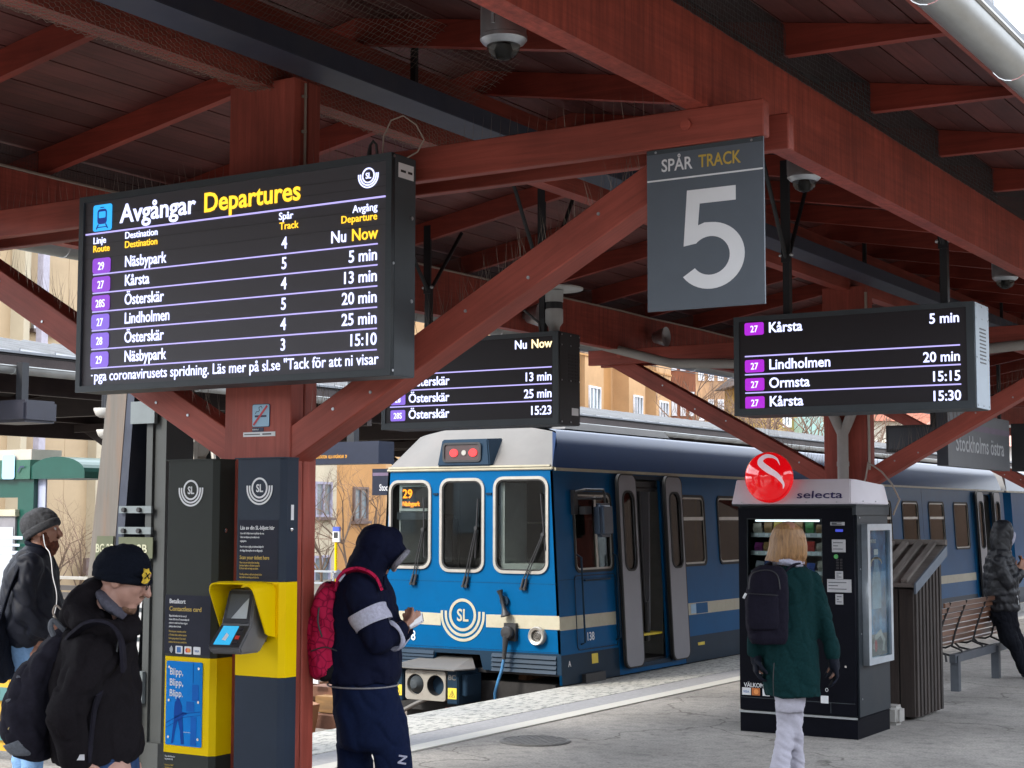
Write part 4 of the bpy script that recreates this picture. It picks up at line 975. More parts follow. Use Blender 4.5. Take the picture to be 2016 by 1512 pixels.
ob('reader_arm', MB().box(-.05, .05, .06, .10, -.12, .10), mrd2, MR, cr)
# ================================================================== VENDING MACHINE
KX0, KX1, KY0, KY1 = -5.205, -4.215, 11.85, 12.62
km = thing('vending_machine', 'black snack vending machine with white selecta header and a large red ball', 'vending machine', ((KX0+KX1)/2, (KY0+KY1)/2, 0))
mkb = mat('black machine paint', (.004, .0045, .008), .5, 0, var=.2, spec=.06); mks = mat('grey machine side', (.018, .024, .031), .5, 0, var=.1, spec=.3, dirt=.25, dscale=3)
mhead = mat('white acrylic header', (.60, .56, .61), .4, 0, var=.03)
gx0, gx1, gz0, gz1 = -5.125, -4.485, .80, 1.692
o = ob('front_door', panel([[(KX0+.012, .175), (KX1-.012, .175), (KX1-.012, 1.775), (KX0+.012, 1.775)], [(gx0, gz0), (gx0, gz1), (gx1, gz1), (gx1, gz0)]], .045, mkb), None, MF(0, KY0+.045, 0), km)
o = ob('cabinet', MB().box(KX0, KX0+.02, KY0+.046, KY1, .165, 1.79).box(KX1-.02, KX1, KY0+.046, KY1, .165, 1.79).box(KX0+.021, KX1-.021, KY1-.02, KY1, .165, 1.79).box(KX0+.021, KX1-.021, KY0+.047, KY1-.021, 1.72, 1.79).box(KX0+.021, KX1-.021, KY0+.047, KY1-.021, .165, .74).box(-4.46, KX1-.021, KY0+.047, KY1-.021, .741, 1.719), mks, None, km)
ob('plinth', MB().box(KX0+.01, KX1-.006, KY0+.006, KY1-.01, 0, .160), mkb, None, km)
ob('plinth_trim', MB().box(KX0+.005, KX1-.004, KY0-.002, KY0+.004, .150, .166), M['galv'], None, km)
ob('side_plinth_seam', MB().box(KX1-.005, KX1+.003, KY0+.02, KY1-.02, .150, .158), mkb, None, km)
ob('top_ledge', MB().box(KX0-.03, KX1+.02, KY0-.025, KY1+.01, 1.7915, 1.805).box(KX1-.019, KX1+.012, KY0-.01, KY1+.005, 1.72, 1.7905), mks, None, km)
ob('back_wall', MB().box(gx0-.03, gx1+.02, KY1-.05, KY1-.025, .76, 1.71), mat('machine interior', (.22, .22, .2), .5), None, km)
mspring = mat('spiral wire', (.4, .4, .42), .3, .8)
# shelves with products: each item its own thing
cols = [((.55, .05, .04), 'red'), ((.55, .38, .05), 'yellow'), ((.06, .25, .08), 'green'), ((.05, .10, .35), 'blue'), ((.35, .20, .08), 'brown'), ((.55, .50, .42), 'cream'), ((.30, .05, .22), 'purple'), ((.60, .22, .04), 'orange'), ((.28, .42, .10), 'lime'), ((.45, .45, .48), 'silver')]
pm = [(mat('wrapper '+n_, c_, .28, 0, var=.35, scale=30), n_) for c_, n_ in cols]
places = ['bottom', 'second', 'third', 'fourth', 'fifth', 'top']
shelf_z = [.80, .955, 1.11, 1.265, 1.42, 1.565]
rs = random.Random(11)
choice_tab = {0: [8, 2, 3, 4, 0, 9, 3], 1: [8, 8, 2, 3, 6, 1, 9], 2: [2, 8, 0, 9, 3, 1, 4], 3: [9, 3, 7, 4, 0, 3, 5], 4: [6, 4, 9, 7, 0, 0, 5], 5: [5, 4, 1, 5, 4, 2, 4]}
for r_, z in enumerate(shelf_z):
    ob('shelf', MB().box(gx0+.0, gx1, KY0+.09, KY1-.06, z-.012, z).box(gx0, gx1, KY0+.085, KY0+.0895, z-.022, z+.012), M['galv'], None, km)
    pr_ = MB()
    for c_ in range(7):
        xx = gx0+.05+c_*.089
        pr_.box(xx-.014, xx+.014, KY0+.082, KY0+.084, z-.016, z+.006)
        wd = .033; h = rs.uniform(.075, .11)
        mtl, nm_ = pm[choice_tab[r_][c_]]
        kind = (r_ < 2)
        if kind:
            me = MB().rev([(0, 0), (.026, 0), (.028, .01), (.028, .075), (.012, .105), (.012, .118), (0, .118)], (0, 0, 0), n=14).mesh('bottle', mtl)
            it = ob('bottle', me, None, Matrix.Translation((xx, KY0+.13, z+.0005)))
            for p in me.polygons: p.use_smooth = True
        else:
            me = MB().add([(-wd, -.004, 0), (wd, -.004, 0), (wd, .004, 0), (-wd, .004, 0), (-wd*1.05, -.018, h*.5), (wd*1.05, -.018, h*.5), (wd*1.05, .018, h*.5), (-wd*1.05, .018, h*.5), (-wd, -.003, h), (wd, -.003, h), (wd, .003, h), (-wd, .003, h)],
                [(0, 3, 2, 1), (0, 1, 5, 4), (1, 2, 6, 5), (2, 3, 7, 6), (3, 0, 4, 7), (4, 5, 9, 8), (5, 6, 10, 9), (6, 7, 11, 10), (7, 4, 8, 11), (8, 9, 10, 11)]).mesh('snack_packet', mtl)
            it = ob('snack_packet', me, None, Matrix.Translation((xx, KY0+.125+rs.uniform(-.01, .02), z+.0005)) @ Matrix.Rotation(rs.uniform(-.12, .12), 4, 'Y'))
        side = ['first', 'second', 'third', 'fourth', 'fifth', 'sixth', 'seventh'][c_]
        tag(it, nm_+(' bottle' if kind else ' snack packet')+', '+side+' from the left on the '+places[r_]+' shelf of the vending machine', 'bottle' if kind else 'snack', 'goods in the vending machine')
        sp_ = MB().tube([(xx+.03*cos(t), KY0+.14+t*.012, z+.04+.03*sin(t)) for t in np.arange(0, 25, .6)], .0015, 4)
        if r_ in (2, 3, 4, 5) and c_ % 2 == 0: ob('spiral', sp_, mspring, None, km)
    ob('price_tags', pr_, M['whitepaint'], None, km)
ob('display_glass', MB().box(gx0+.001, gx1-.001, KY0+.014, KY0+.018, gz0+.001, gz1-.001), M['glass'], None, km)
ob('glass_trim', panel([[(gx0, gz0), (gx1, gz0), (gx1, gz1), (gx0, gz1)], [(gx0+.006, gz0+.006), (gx0+.006, gz1-.006), (gx1-.006, gz1-.006), (gx1-.006, gz0+.006)]], .003, M['darkgrey']), None, MF(0, KY0+.012, 0), km)
# lit tube inside the machine (the photo shows it lit)
ob('light_tube', MB().cyl((gx0+.05, KY0+.075, 1.675), (gx1-.05, KY0+.075, 1.675), .008, n=8), glow('cool tube', (.9, .95, 1), .8), None, km)
# control panel
def face_box(nm, x0, x1, z0, z1, m, lift=.004, par=km): return ob(nm, MB().box(x0, x1, KY0-lift, KY0-.0005, z0, z1), m, None, par)
mlab = mat('grey label', (.40, .40, .42), .5, var=.08, scale=40)
for nm, x0, x1, z0, z1, m_ in (('coin_label', -4.415, -4.299, 1.640, 1.666, mlab), ('note_label', -4.405, -4.294, 1.432, 1.530, mlab), ('key_label', -4.382, -4.318, 1.225, 1.285, mlab), ('notice_label', -4.448, -4.252, 1.122, 1.222, mlab), ('service_label', -4.382, -4.320, 1.028, 1.108, mlab)):
    l_ = face_box(nm, x0, x1, z0, z1, m_, .003)
    mb = MB()
    for q in range(3):
        zz = z1-(z1-z0)*(q+1)/4
        mb.box(x0+.01, x0+(x1-x0)*(.45 if q % 2 else .8), KY0-.0036, KY0-.0031, zz-.003, zz+.003)
    ob('label_print', mb, M['darkgrey'], None, l_)
face_box('blue_display', -4.374, -4.314, 1.590, 1.610, glow('blue segment display', (.05, .08, .8), .25))
o = ob('green_button', MB().cyl((-4.372, KY0-.008, 1.398), (-4.372, KY0-.001, 1.398), .017, n=16), mat('green button', (.08, .38, .10), .3), None, km)
mb = MB()
for i in range(4):
    for j in range(2): mb.box(-4.372+j*.03, -4.352+j*.03, KY0-.005, KY0-.001, 1.30+i*.022, 1.315+i*.022)
ob('keypad', mb, M['led2'], None, km)
face_box('coin_slot', -4.40, -4.36, .60, .64, M['galv'], .006); face_box('lock', -4.315, -4.30, .545, .56, M['chrome'], .006)
face_box('flap', -5.06, -4.62, .46, .585, M['galv'], .006); face_box('flap_inner', -5.045, -4.635, .475, .57, mkb, .009)
text('VÄLKOMMEN', .034, M['whitepaint'], MF(-5.158, KY0-.002, .352), km, xs=.9, bold=.03)
text('O', .03, M['whitepaint'], MF(-4.478, KY0-.002, .352), km)
for i, (x0, x1, m_) in enumerate(((-5.175, -5.100, M['whitepaint']), (-5.092, -5.022, mat('card orange', (.5, .14, .03), .4)), (-5.00, -4.94, M['whitepaint']), (-4.515, -4.452, M['whitepaint']))):
    z_ = .288 if i < 3 else .262
    c_ = face_box('card_sticker', x0, x1, z_, z_+.058, m_, .002)
    if i == 0: text('VISA', .018, mcb, MF(x0+.01, KY0-.0035, z_+.018), c_, fit=.052, bold=.03, th=.0006)
    if i == 1: ob('card_emblem', panel([circ(x0+.038, z_+.029, .020, 20)], .0006, mat('card amber', (.75, .3, .08), .4)), None, MF(0, KY0-.003, 0), c_)
ob('door_seam', MB().box(KX0+.02, KX1-.02, KY0-.0015, KY0-.0005, .268, .272).box(-4.436, -4.432, KY0-.0015, KY0-.0005, .19, .268), M['darkgrey'], None, km)
# header: slanting acrylic cap
hx0, hx1 = KX0-.035, KX1+.015
mb = MB().add([(hx0, KY0-.03, 1.8065), (hx1-.04, KY0-.03, 1.8065), (hx1, KY0+.04, 1.8065), (hx1, KY1, 1.8065), (hx0, KY1, 1.8065), (hx0+.02, KY0+.03, 2.003), (hx1-.06, KY0+.03, 2.003), (hx1-.03, KY0+.09, 1.998), (hx1-.03, KY1-.02, 1.965), (hx0+.02, KY1-.02, 1.985)],
    [(0, 4, 3, 2, 1), (5, 6, 7, 8, 9), (0, 1, 6, 5), (1, 2, 7, 6), (2, 3, 8, 7), (3, 4, 9, 8), (4, 0, 5, 9)])
o = ob('header', mb, mhead, None, km); bevel(o, .006, 2)
tilt = Matrix.Rotation(radians(-17), 4, 'X')
HM = Matrix.Translation((0, KY0-.034, 1.8065))
text('selecta', .062, mat('navy lettering', (.02, .012, .09), .4), Matrix.Translation((-4.688, KY0-.034+.016, 1.852)) @ Matrix.Rotation(radians(90-17), 4, 'X') , km, fit=.375, bold=.02, th=.003)
mb = MB()
for x in (-5.15, -4.9, -4.6, -4.35): mb.cyl((x, KY0-.036, 1.822), (x, KY0-.028, 1.822), .005, n=8)
for y in (12.0, 12.3): mb.cyl((hx1-.002, y, 1.83), (hx1+.003, y, 1.83), .005, n=8)
for z in (.3, .8, 1.3, 1.7): mb.cyl((KX1-.001, KY0+.10, z), (KX1+.004, KY0+.10, z), .007, n=8)
ob('screws', mb, M['galv'], None, km)
mball = mat('glossy red acrylic', (.62, .002, .006), .10, 0, var=.03, spec=.6, coat=.6, emit=(1, .004, .01), estr=.16)
bc = Vector((-4.903, KY0-.05, 2.018))
o = ob('red_ball', MB().rev([(.203*sin(a), -.203*cos(a)*.55) for a in np.linspace(0, pi, 25)], tuple(bc), axis='Y', n=48), mball, None, km); smooth(o)
spts = []; swd = []
ctl = [(.123, .095), (.098, .138), (.059, .162), (.005, .168), (-.034, .142), (-.030, .108), (.041, .056), (.102, .017), (.136, -.026), (.150, -.060), (.143, -.092)]
cwd = [.002, .012, .020, .034, .046, .050, .050, .040, .026, .014, .002]
for i in range(len(ctl)-1):
    for q in range(5):
        t = q/5; p0 = ctl[max(i-1, 0)]; p1_ = ctl[i]; p2_ = ctl[i+1]; p3_ = ctl[min(i+2, len(ctl)-1)]
        spts.append(tuple(.5*((2*p1_[k])+(-p0[k]+p2_[k])*t+(2*p0[k]-5*p1_[k]+4*p2_[k]-p3_[k])*t*t+(-p0[k]+3*p1_[k]-3*p2_[k]+p3_[k])*t**3) for k in (0, 1))); swd.append(cwd[i]*(1-t)+cwd[i+1]*t)
spts.append(ctl[-1]); swd.append(.001); nsp = len(spts)
# project the S on the ball
mb = MB(); L_ = []; R_ = []
for i, p in enumerate(spts):
    a = Vector(spts[max(i-1, 0)]); b_ = Vector(spts[min(i+1, nsp-1)]); t_ = (b_-a).normalized(); n_ = Vector((-t_.y, t_.x))
    for sgn, lst in ((1, L_), (-1, R_)):
        q = Vector(p)+n_*swd[i]*.5*sgn; rr = min(.999, q.length/.2045); lst.append((bc.x+q.x, bc.y-.205*.55*sqrt(1-rr*rr)-.001, bc.z+q.y))
mb.add(L_+R_, [(i, i+1, nsp+i+1, nsp+i) for i in range(nsp-1)])
ob('ball_emblem', mb, mat('pale pink swirl', (.75, .60, .66), .3, emit=(.9, .7, .8), estr=.12), None, km)
# side poster frame
ob('poster_frame', panel([[(11.985, .555), (12.575, .555), (12.575, 1.650), (11.985, 1.650)], [(12.045, .605), (12.045, 1.60), (12.525, 1.60), (12.525, .605)]], .05, mat('aluminium frame', (.50, .56, .62), .3, .6)), None, MSd(KX1+.001, 0, 0), km)
def poster_mat():
    m, N, L, b = new_mat('blue drink poster'); b.inputs['Roughness'].default_value = .12
    t = N.new('ShaderNodeTexCoord'); n_ = N.new('ShaderNodeTexNoise'); n_.inputs['Scale'].default_value = 7; n_.inputs['Detail'].default_value = 4; L.new(t.outputs['Object'], n_.inputs['Vector'])
    r = N.new('ShaderNodeValToRGB'); r.color_ramp.elements[0].position = .35; r.color_ramp.elements[1].position = .7
    r.color_ramp.elements[0].color = (.015, .07, .20, 1); r.color_ramp.elements[1].color = (.07, .34, .70, 1); L.new(n_.outputs['Fac'], r.inputs[0]); L.new(r.outputs[0], b.inputs['Base Color'])
    return m
pb = ob('side_poster', MB().box(KX1+.01, KX1+.014, 12.046, 12.524, .606, 1.599), poster_mat(), None, km)
PX = KX1+.0145
ob('poster_bottle', panel([[(12.18, .98), (12.18, 1.18), (12.21, 1.27), (12.235, 1.33), (12.235, 1.40), (12.33, 1.40), (12.33, 1.33), (12.36, 1.27), (12.39, 1.18), (12.39, .98)]], .001, mat('poster pale blue', (.25, .42, .62), .15, var=.3, scale=9)), None, MSd(PX, 0, 0), pb)
ob('poster_cap', panel([rrect(12.235, 1.405, 12.33, 1.45, .01)], .001, M['whitepaint']), None, MSd(PX, 0, 0), pb)
ob('poster_ring', MB().ribbon([(12.285+.13*cos(radians(a)), 1.33+.05*sin(radians(a))) for a in range(0, 200, 14)], .016, .001), mat('poster gold', (.45, .38, .25), .3), MSd(PX, 0, 0), pb)
ob('poster_ground', MB().box(PX-.0004, PX+.0006, 12.05, 12.52, .61, .78), mat('poster grey', (.16, .15, .15), .2, var=.4, scale=12), None, pb)
ob('poster_swirl', MB().ribbon([(12.2, .66), (12.24, .75), (12.36, .79), (12.44, .72), (12.42, .64)], .05, .001), mat('poster white swirl', (.5, .48, .46), .2), MSd(PX+.001, 0, 0), pb)
ob('poster_splash', panel([circ(12.24, .69, .03, 14, .05)], .001, mrd), None, MSd(PX+.002, 0, 0), pb)
ob('poster_text', text_mesh('INTENSE', .03, xs=.8, bold=.03), M['whitepaint'], MSd(PX, 12.15, 1.50), pb)
ob('poster_glass', MB().box(KX1+.030, KX1+.032, 12.046, 12.524, .606, 1.599), M['glass'], None, km)

# ================================================================== LITTER BIN
bn = thing('litter_bin', 'tall dark wooden slatted litter bin with a sloping slatted lid behind the vending machine', 'litter bin', (-4.5, 13.6, 0))
mw = wood('dark weathered timber', (.040, .031, .027), streak=.5, rnd=.25, rough=.7); mwl = wood('faded lid timber', (.17, .15, .135), streak=.4, rnd=.2, rough=.75)
bx0, bx1, by0, by1 = -4.86, -4.175, 13.17, 13.98
def topz(y): return 1.135+(y-by0)*(.30/(by1-by0+.1))
ob('inner_box', MB().add([(bx0+.03, by0+.03, .03), (bx1-.03, by0+.03, .03), (bx1-.03, by1-.03, .03), (bx0+.03, by1-.03, .03), (bx0+.03, by0+.03, 1.10), (bx1-.03, by0+.03, 1.10), (bx1-.03, by1-.03, 1.36), (bx0+.03, by1-.03, 1.36)], [(0, 3, 2, 1), (4, 5, 6, 7), (0, 1, 5, 4), (1, 2, 6, 5), (2, 3, 7, 6), (3, 0, 4, 7)]), M['cblack'], None, bn)
n = 8
for i in range(n):
    y = by0+.04+i*(by1-by0-.04)/n; wq = .052
    me = MB().add([(0, 0, 0), (topz(y)-.03, 0, 0), (topz(y+wq)-.03, wq, 0), (0, wq, 0), (0, 0, .028), (topz(y)-.03, 0, .028), (topz(y+wq)-.03, wq, .028), (0, wq, .028)], [(0, 3, 2, 1), (4, 5, 6, 7), (0, 1, 5, 4), (1, 2, 6, 5), (2, 3, 7, 6), (3, 0, 4, 7)]).mesh('slat', mw)
    ob('slat', me, None, Matrix(((0, 0, 1, bx1-.028), (0, 1, 0, y), (1, 0, 0, .03), (0, 0, 0, 1))), bn)
for i in range(5):
    x = bx0+.01+i*.135
    beam('slat', (x+.06, by0+.012, .03), (x+.06, by0+.012, 1.10), .024, .122, mw, bn, up=(1, 0, 0))
lid = ob('lid_board', MB().add([(bx0-.04, by0-.05, 1.115), (bx1+.012, by0-.05, 1.115), (bx1+.012, by1+.05, 1.465-.03), (bx0-.04, by1+.05, 1.435), (bx0-.04, by0-.05, 1.14), (bx1+.012, by0-.05, 1.14), (bx1+.012, by1+.05, 1.46), (bx0-.04, by1+.05, 1.46)], [(0, 3, 2, 1), (4, 5, 6, 7), (0, 1, 5, 4), (1, 2, 6, 5), (2, 3, 7, 6), (3, 0, 4, 7)]), mwl, None, bn)
for i in range(6):
    x = bx0-.02+i*.125
    beam('lid_slat', (x, by0-.03, 1.165), (x, by1-.0, 1.475), .06, .03, mwl, bn)
beam('lid_rail', (bx0-.04, by1+.03, 1.478), (bx1+.03, by1+.03, 1.478), .06, .05, mwl, bn)
ob('side_rail', MB().add([(bx1+.013, by0-.055, 1.06), (bx1+.03, by0-.055, 1.06), (bx1+.03, by1+.05, 1.36), (bx1+.013, by1+.05, 1.36), (bx1+.013, by0-.055, 1.15), (bx1+.03, by0-.055, 1.15), (bx1+.03, by1+.05, 1.452), (bx1+.013, by1+.05, 1.452)], [(0, 3, 2, 1), (4, 5, 6, 7), (0, 1, 5, 4), (1, 2, 6, 5), (2, 3, 7, 6), (3, 0, 4, 7)]), mat('blue grey rail', (.10, .125, .16), .6), None, bn)
ob('concrete_foot', bevel(ob('concrete_foot', MB().box(-4.42, -4.21, 12.80, 12.98, 0, .16), M['concrete']), .03, 3).data, None, None, None); 
cf = bpy.data.objects['concrete_foot']; bpy.data.objects.remove(bpy.data.objects['concrete_foot.001'])
tag(cf, 'small rounded concrete foot on the asphalt between vending machine and litter bin', 'concrete block')

# ================================================================== BENCH
be = thing('bench', 'slatted wooden bench on grey steel legs behind the litter bin', 'bench', (-4.6, 16.3, 0))
mbs = wood('varnished bench slat', (.14, .068, .042), streak=.45, rnd=.25, rough=.35); mbst = mat('bench steel', (.065, .075, .09), .5, .2)
for y in (15.62, 17.10): ob('leg', MB().box(-4.60, -4.52, y-.03, y+.05, 0, .345), mbst, None, be)
ob('cross_beam', MB().box(-4.595, -4.535, 15.55, 17.5, .28, .36), mbst, None, be)
seat = [(-5.02, .455), (-4.965, .445), (-4.91, .44), (-4.855, .438), (-4.80, .437), (-4.745, .438), (-4.69, .447)]
back = [(-4.655, .50), (-4.640, .56), (-4.620, .62), (-4.597, .68), (-4.572, .74), (-4.545, .80), (-4.515, .855)]
for (x, z) in seat: beam('seat_slat', (x, 15.15, z), (x, 17.6, z), .042, .022, mbs, be)
for k, (x, z) in enumerate(back): beam('back_slat', (x, 15.15, z), (x, 17.6, z), .022, .045, mbs, be)
for y in (15.30, 15.85, 16.6, 17.3):
    ob('iron_support', MB().tube([(-5.05, y, .43), (-5.0, y, .415), (-4.85, y, .405), (-4.72, y, .40), (-4.655, y, .43), (-4.62, y, .56), (-4.575, y, .69), (-4.50, y, .88)], .011, 6).tube([(-4.85, y, .40), (-4.80, y, .35), (-4.70, y, .33), (-4.60, y, .30)], .012, 6).tube([(-4.66, y, .42), (-4.56, y, .38), (-4.55, y, .31)], .012, 6), M['cblack'], None, be)
# ================================================================== TRAIN
TX, TY0 = -9.1, 13.80          # centre line, front plane
HALF0, TILT = 1.135, .052      # half width at z=.10 and inward lean of the sides
def hw(z): return HALF0-TILT*(z-.10)
def sideM(): return MSd(TX+HALF0+TILT*.10, 0, 0, -0.0) 
# side frame: local x = world Y, local y runs up the leaning side
kt = 1/sqrt(1+TILT*TILT)
SM = Matrix(((0, -TILT*kt, kt, TX+HALF0+TILT*.10), (1, 0, 0, 0), (0, kt, TILT*kt, 0), (0, 0, 0, 1)))
SMo = lambda d: Matrix.Translation((d, 0, 0)) @ SM
def trainpaint(name, col, dirt=.25, sc=2.2):
    return mat(name, col, .3, 0, var=.07, scale=1.5, dirt=dirt, dirtcol=(col[0]*.4+.01, col[1]*.45+.01, col[2]*.45+.01), dscale=sc, coat=.0, spec=.10, bump=.05, bscale=3)
M['tblue'] = trainpaint('train blue', (.001, .084, .225)); M['tdark'] = trainpaint('train dark blue skirt', (.016, .034, .058), .4)
M['troof'] = trainpaint('train navy roof', (.006, .022, .070), .35); M['tcream'] = mat('train cream band', (.42, .39, .29), .45, 0, var=.06, dirt=.35, dirtcol=(.25, .18, .10), dscale=4)
M['tgrey'] = mat('dirty grey nose', (.115, .11, .104), .6, 0, var=.12, scale=2, dirt=.5, dirtcol=(.15, .13, .12), dscale=2.5)
M['tdoor'] = mat('pale grey door leaf', (.22, .22, .245), .4, 0, var=.05, dirt=.2, dirtcol=(.2, .19, .18)); M['tframe'] = mat('aluminium window frame', (.42, .40, .36), .35, .4, dirt=.3, dirtcol=(.2, .15, .1), dscale=8)
M['tint'] = mat('train interior lining', (.20, .20, .19), .5); M['seat'] = mat('blue grey seat cloth', (.06, .09, .15), .9, var=.2, scale=40)
M['under'] = mat('grimy underframe', (.018, .017, .017), .8, var=.4, scale=8)
tn = thing('commuter_train', 'blue and cream commuter railcar 138 with open doors standing at the platform', 'train', (TX, 22.0, -.5))
Y1 = 31.05
def tw(z): return z/kt         # height -> distance along leaning side
# --- right side wall with openings
def sw(y0, z0, y1, z1, r=.09): return rrect(y0, tw(z0), y1, tw(z1), r)
wins = [(14.18, 1.135, 15.00, 1.945)] + [(16.72+i*1.0755, 1.125, 17.42+i*1.0755, 1.945) for i in range(1)]
wlist = [(16.70, 17.36), (17.72, 18.46), (18.86, 19.60), (20.04, 20.78), (21.22, 21.96), (22.40, 23.14), (23.55, 24.29), (24.82, 25.66), (26.22, 27.10), (27.66, 28.56)]
doorA = (15.05, 16.62); doorB = (28.86, 30.55)
zb_, zt_ = .02, 2.165
outer = [(TY0, tw(zb_)), (Y1, tw(zb_)), (Y1, tw(zt_)), (TY0, tw(zt_))]
holes = [sw(14.18, 1.135, 14.98, 1.945, .07)] + [sw(a+.02, 1.13, b-.02, 1.94) for a, b in wlist] + [rrect(doorA[0]+.34, tw(.10), doorA[1]-.42, tw(2.125), .05), rrect(doorB[0]+.36, tw(.10), doorB[1]-.44, tw(2.10), .05)]
ob('side_wall', panel([outer]+holes, .03, M['tblue']), None, SMo(-.03), tn)
# skirts, band: separate skins 3 mm proud
def skin(nm, y0, y1, z0, z1, m, d=.003):
    return ob(nm, panel([[(y0, tw(z0)), (y1, tw(z0)), (y1, tw(z1)), (y0, tw(z1))]], .003, m), None, SMo(d-.003+.0005), tn)
for y0, y1 in ((TY0, doorA[0]-.03), (doorA[1]+.03, doorB[0]-.03), (doorB[1]+.03, Y1)):
    skin('skirt', y0, y1, .02, .315, M['tdark'])
for y0, y1 in ((TY0, doorA[0]-.06), (doorA[1]+.06, doorB[0]-.06), (doorB[1]+.06, Y1)):
    skin('cream_band', y0, y1, .560, .695, M['tcream'])
ob('rain_gutter', MB().box(TY0+.02, Y1, tw(2.165), tw(2.195), 0, .025), M['tcream'], SMo(.001), tn)
# left side simple wall
ob('far_side_wall', MB().add([(TX-hw(.02), TY0, .02), (TX-hw(2.19), TY0, 2.19), (TX-hw(2.19), Y1, 2.19), (TX-hw(.02), Y1, .02), (TX-hw(.02)+.03, TY0, .02), (TX-hw(2.19)+.03, TY0, 2.19), (TX-hw(2.19)+.03, Y1, 2.19), (TX-hw(.02)+.03, Y1, .02)], [(0, 1, 2, 3), (7, 6, 5, 4), (0, 4, 5, 1), (1, 5, 6, 2), (2, 6, 7, 3), (3, 7, 4, 0)]), M['tint'], None, tn)
# --- roof: rounded shell set back at the nose
def roofprof(hw_, zt0=2.197, k=1.0):
    pts = [(hw_, zt0)]
    for a in np.linspace(0, 1, 12):
        x = hw_-.005-(hw_-.005)*a; z = zt0+.44*(1-(1-min(1, a*4.2))**2)*.88+.075*sin(a*pi/2)
        pts.append((x, z))
    return pts
rp_ = roofprof(hw(2.19))
right = rp_; full = right + [(-p[0], p[1]) for p in right[::-1][1:]]
y_back = [(TY0+.36, 1.0), (Y1-.05, 1.0)]
vs = []; n = len(full)
# front edge slants: bottom at the front plane, top further back
for (x, z) in full:
    vs.append((TX+x, TY0+.005+.40*min(1, (z-2.197)/.40), z))
for (x, z) in full: vs.append((TX+x, Y1-.06-.0*z, z))
fs = [(i, i+1, n+i+1, n+i) for i in range(n-1)]
me = bpy.data.meshes.new('roof'); me.from_pydata(vs, [], fs); me.update()
rf = ob('roof', me, M['troof'], None, tn); smooth(rf, 60)
bm = bmesh.new(); bm.from_mesh(me); bmesh.ops.recalc_face_normals(bm, faces=bm.faces); bm.to_mesh(me); bm.free()
# roof top walkway pale + pods
o = ob('roof_pod', MB().add([(-8.97, 15.0, 2.66), (-8.62, 15.0, 2.66), (-8.62, 17.6, 2.66), (-8.97, 17.6, 2.66), (-8.93, 15.12, 2.74), (-8.66, 15.12, 2.74), (-8.66, 17.5, 2.74), (-8.93, 17.5, 2.74)], [(0, 3, 2, 1), (4, 5, 6, 7), (0, 1, 5, 4), (1, 2, 6, 5), (2, 3, 7, 6), (3, 0, 4, 7)]), M['tgrey'], None, tn)
ob('roof_pod', MB().add([(-9.3, 14.95, 2.69), (-8.8, 14.95, 2.69), (-8.8, 15.5, 2.69), (-9.3, 15.5, 2.69), (-9.28, 15.0, 2.80), (-8.86, 15.0, 2.80), (-8.86, 15.45, 2.80), (-9.28, 15.45, 2.80)], [(0, 3, 2, 1), (4, 5, 6, 7), (0, 1, 5, 4), (1, 2, 6, 5), (2, 3, 7, 6), (3, 0, 4, 7)]), M['tgrey'], None, tn)
# --- nose: sloping grey cap above the windows
zq = [p for p in full]
nb = [(x, TY0-.002, 2.205) for x in np.linspace(hw(2.2), -hw(2.2), 9)]
tops = []
for i, x in enumerate(np.linspace(.80, -.80, 9)):
    tops.append((x, TY0+.385, 2.585+.085*(1-(x/.80)**2)))
vs = [(TX+p[0], p[1], p[2]) for p in nb]+[(TX+p[0], p[1], p[2]) for p in tops]
vs += [(TX+hw(2.2), TY0+.03, 2.205), (TX-hw(2.2), TY0+.03, 2.205)]
fs = [(i, i+1, 9+i+1, 9+i) for i in range(8)]
o = ob('nose_cap', MB().add(vs, fs), M['tgrey'], None, tn); smooth(o, 30)
# corner cheeks of nose cap
for s in (1, -1):
    ob('nose_cheek', MB().add([(TX+s*hw(2.2), TY0-.001, 2.206), (TX+s*.80, TY0+.384, 2.585), (TX+s*.86, TY0+.36, 2.56), (TX+s*(hw(2.2)+.004), TY0+.05, 2.206)], [(0, 1, 2, 3)]), M['tgrey'] if s < 0 else M['troof'], None, tn)
ob('cornice', bevel(ob('x1', MB().box(TX-hw(2.17)-.006, TX+hw(2.17)+.006, TY0-.022, TY0+.04, 2.175, 2.204), M['tcream']), .008).data, None, None, tn); bpy.data.objects.remove(bpy.data.objects['x1'])
ob('cornice_strip', MB().box(TX-hw(2.17)+.02, TX+hw(2.17)-.02, TY0-.026, TY0-.0, 2.2075, 2.225), M['tcream'], None, tn)
# tail lamp unit in the nose
mlens = glow('red tail lamp', (1, .008, .012), .75)
th_ = ob('lamp_hood', MB().add([(-.36, -.045, 2.225), (.30, -.045, 2.225), (.30, .16, 2.225), (-.36, .16, 2.225), (-.315, -.02, 2.505), (.345-.09, -.02, 2.505), (.36-.09, .34, 2.525), (-.32, .34, 2.525)], [(0, 3, 2, 1), (4, 5, 6, 7), (0, 1, 5, 4), (1, 2, 6, 5), (2, 3, 7, 6), (3, 0, 4, 7)]), M['tdark'], Matrix.Translation((TX, TY0, 0)), tn); bevel(th_, .012)
ob('lamp_bezel', panel([rrect(-.285, 2.265, .195, 2.47, .04), rrect(-.262, 2.285, .172, 2.45, .03)], .012, M['cblack']), None, MF(TX, TY0-.042, 0), th_)
ob('lamp_glass', panel([rrect(-.262, 2.285, .172, 2.45, .03)], .004, mat('hazy lamp cover', (.06, .04, .04), .3)), None, MF(TX, TY0-.038, 0), th_)
for x in (-.145, .095):
    ob('tail_light', panel([circ(x, 2.362, .052, 20, .042)], .004, mlens), None, MF(TX, TY0-.047, 0), th_)
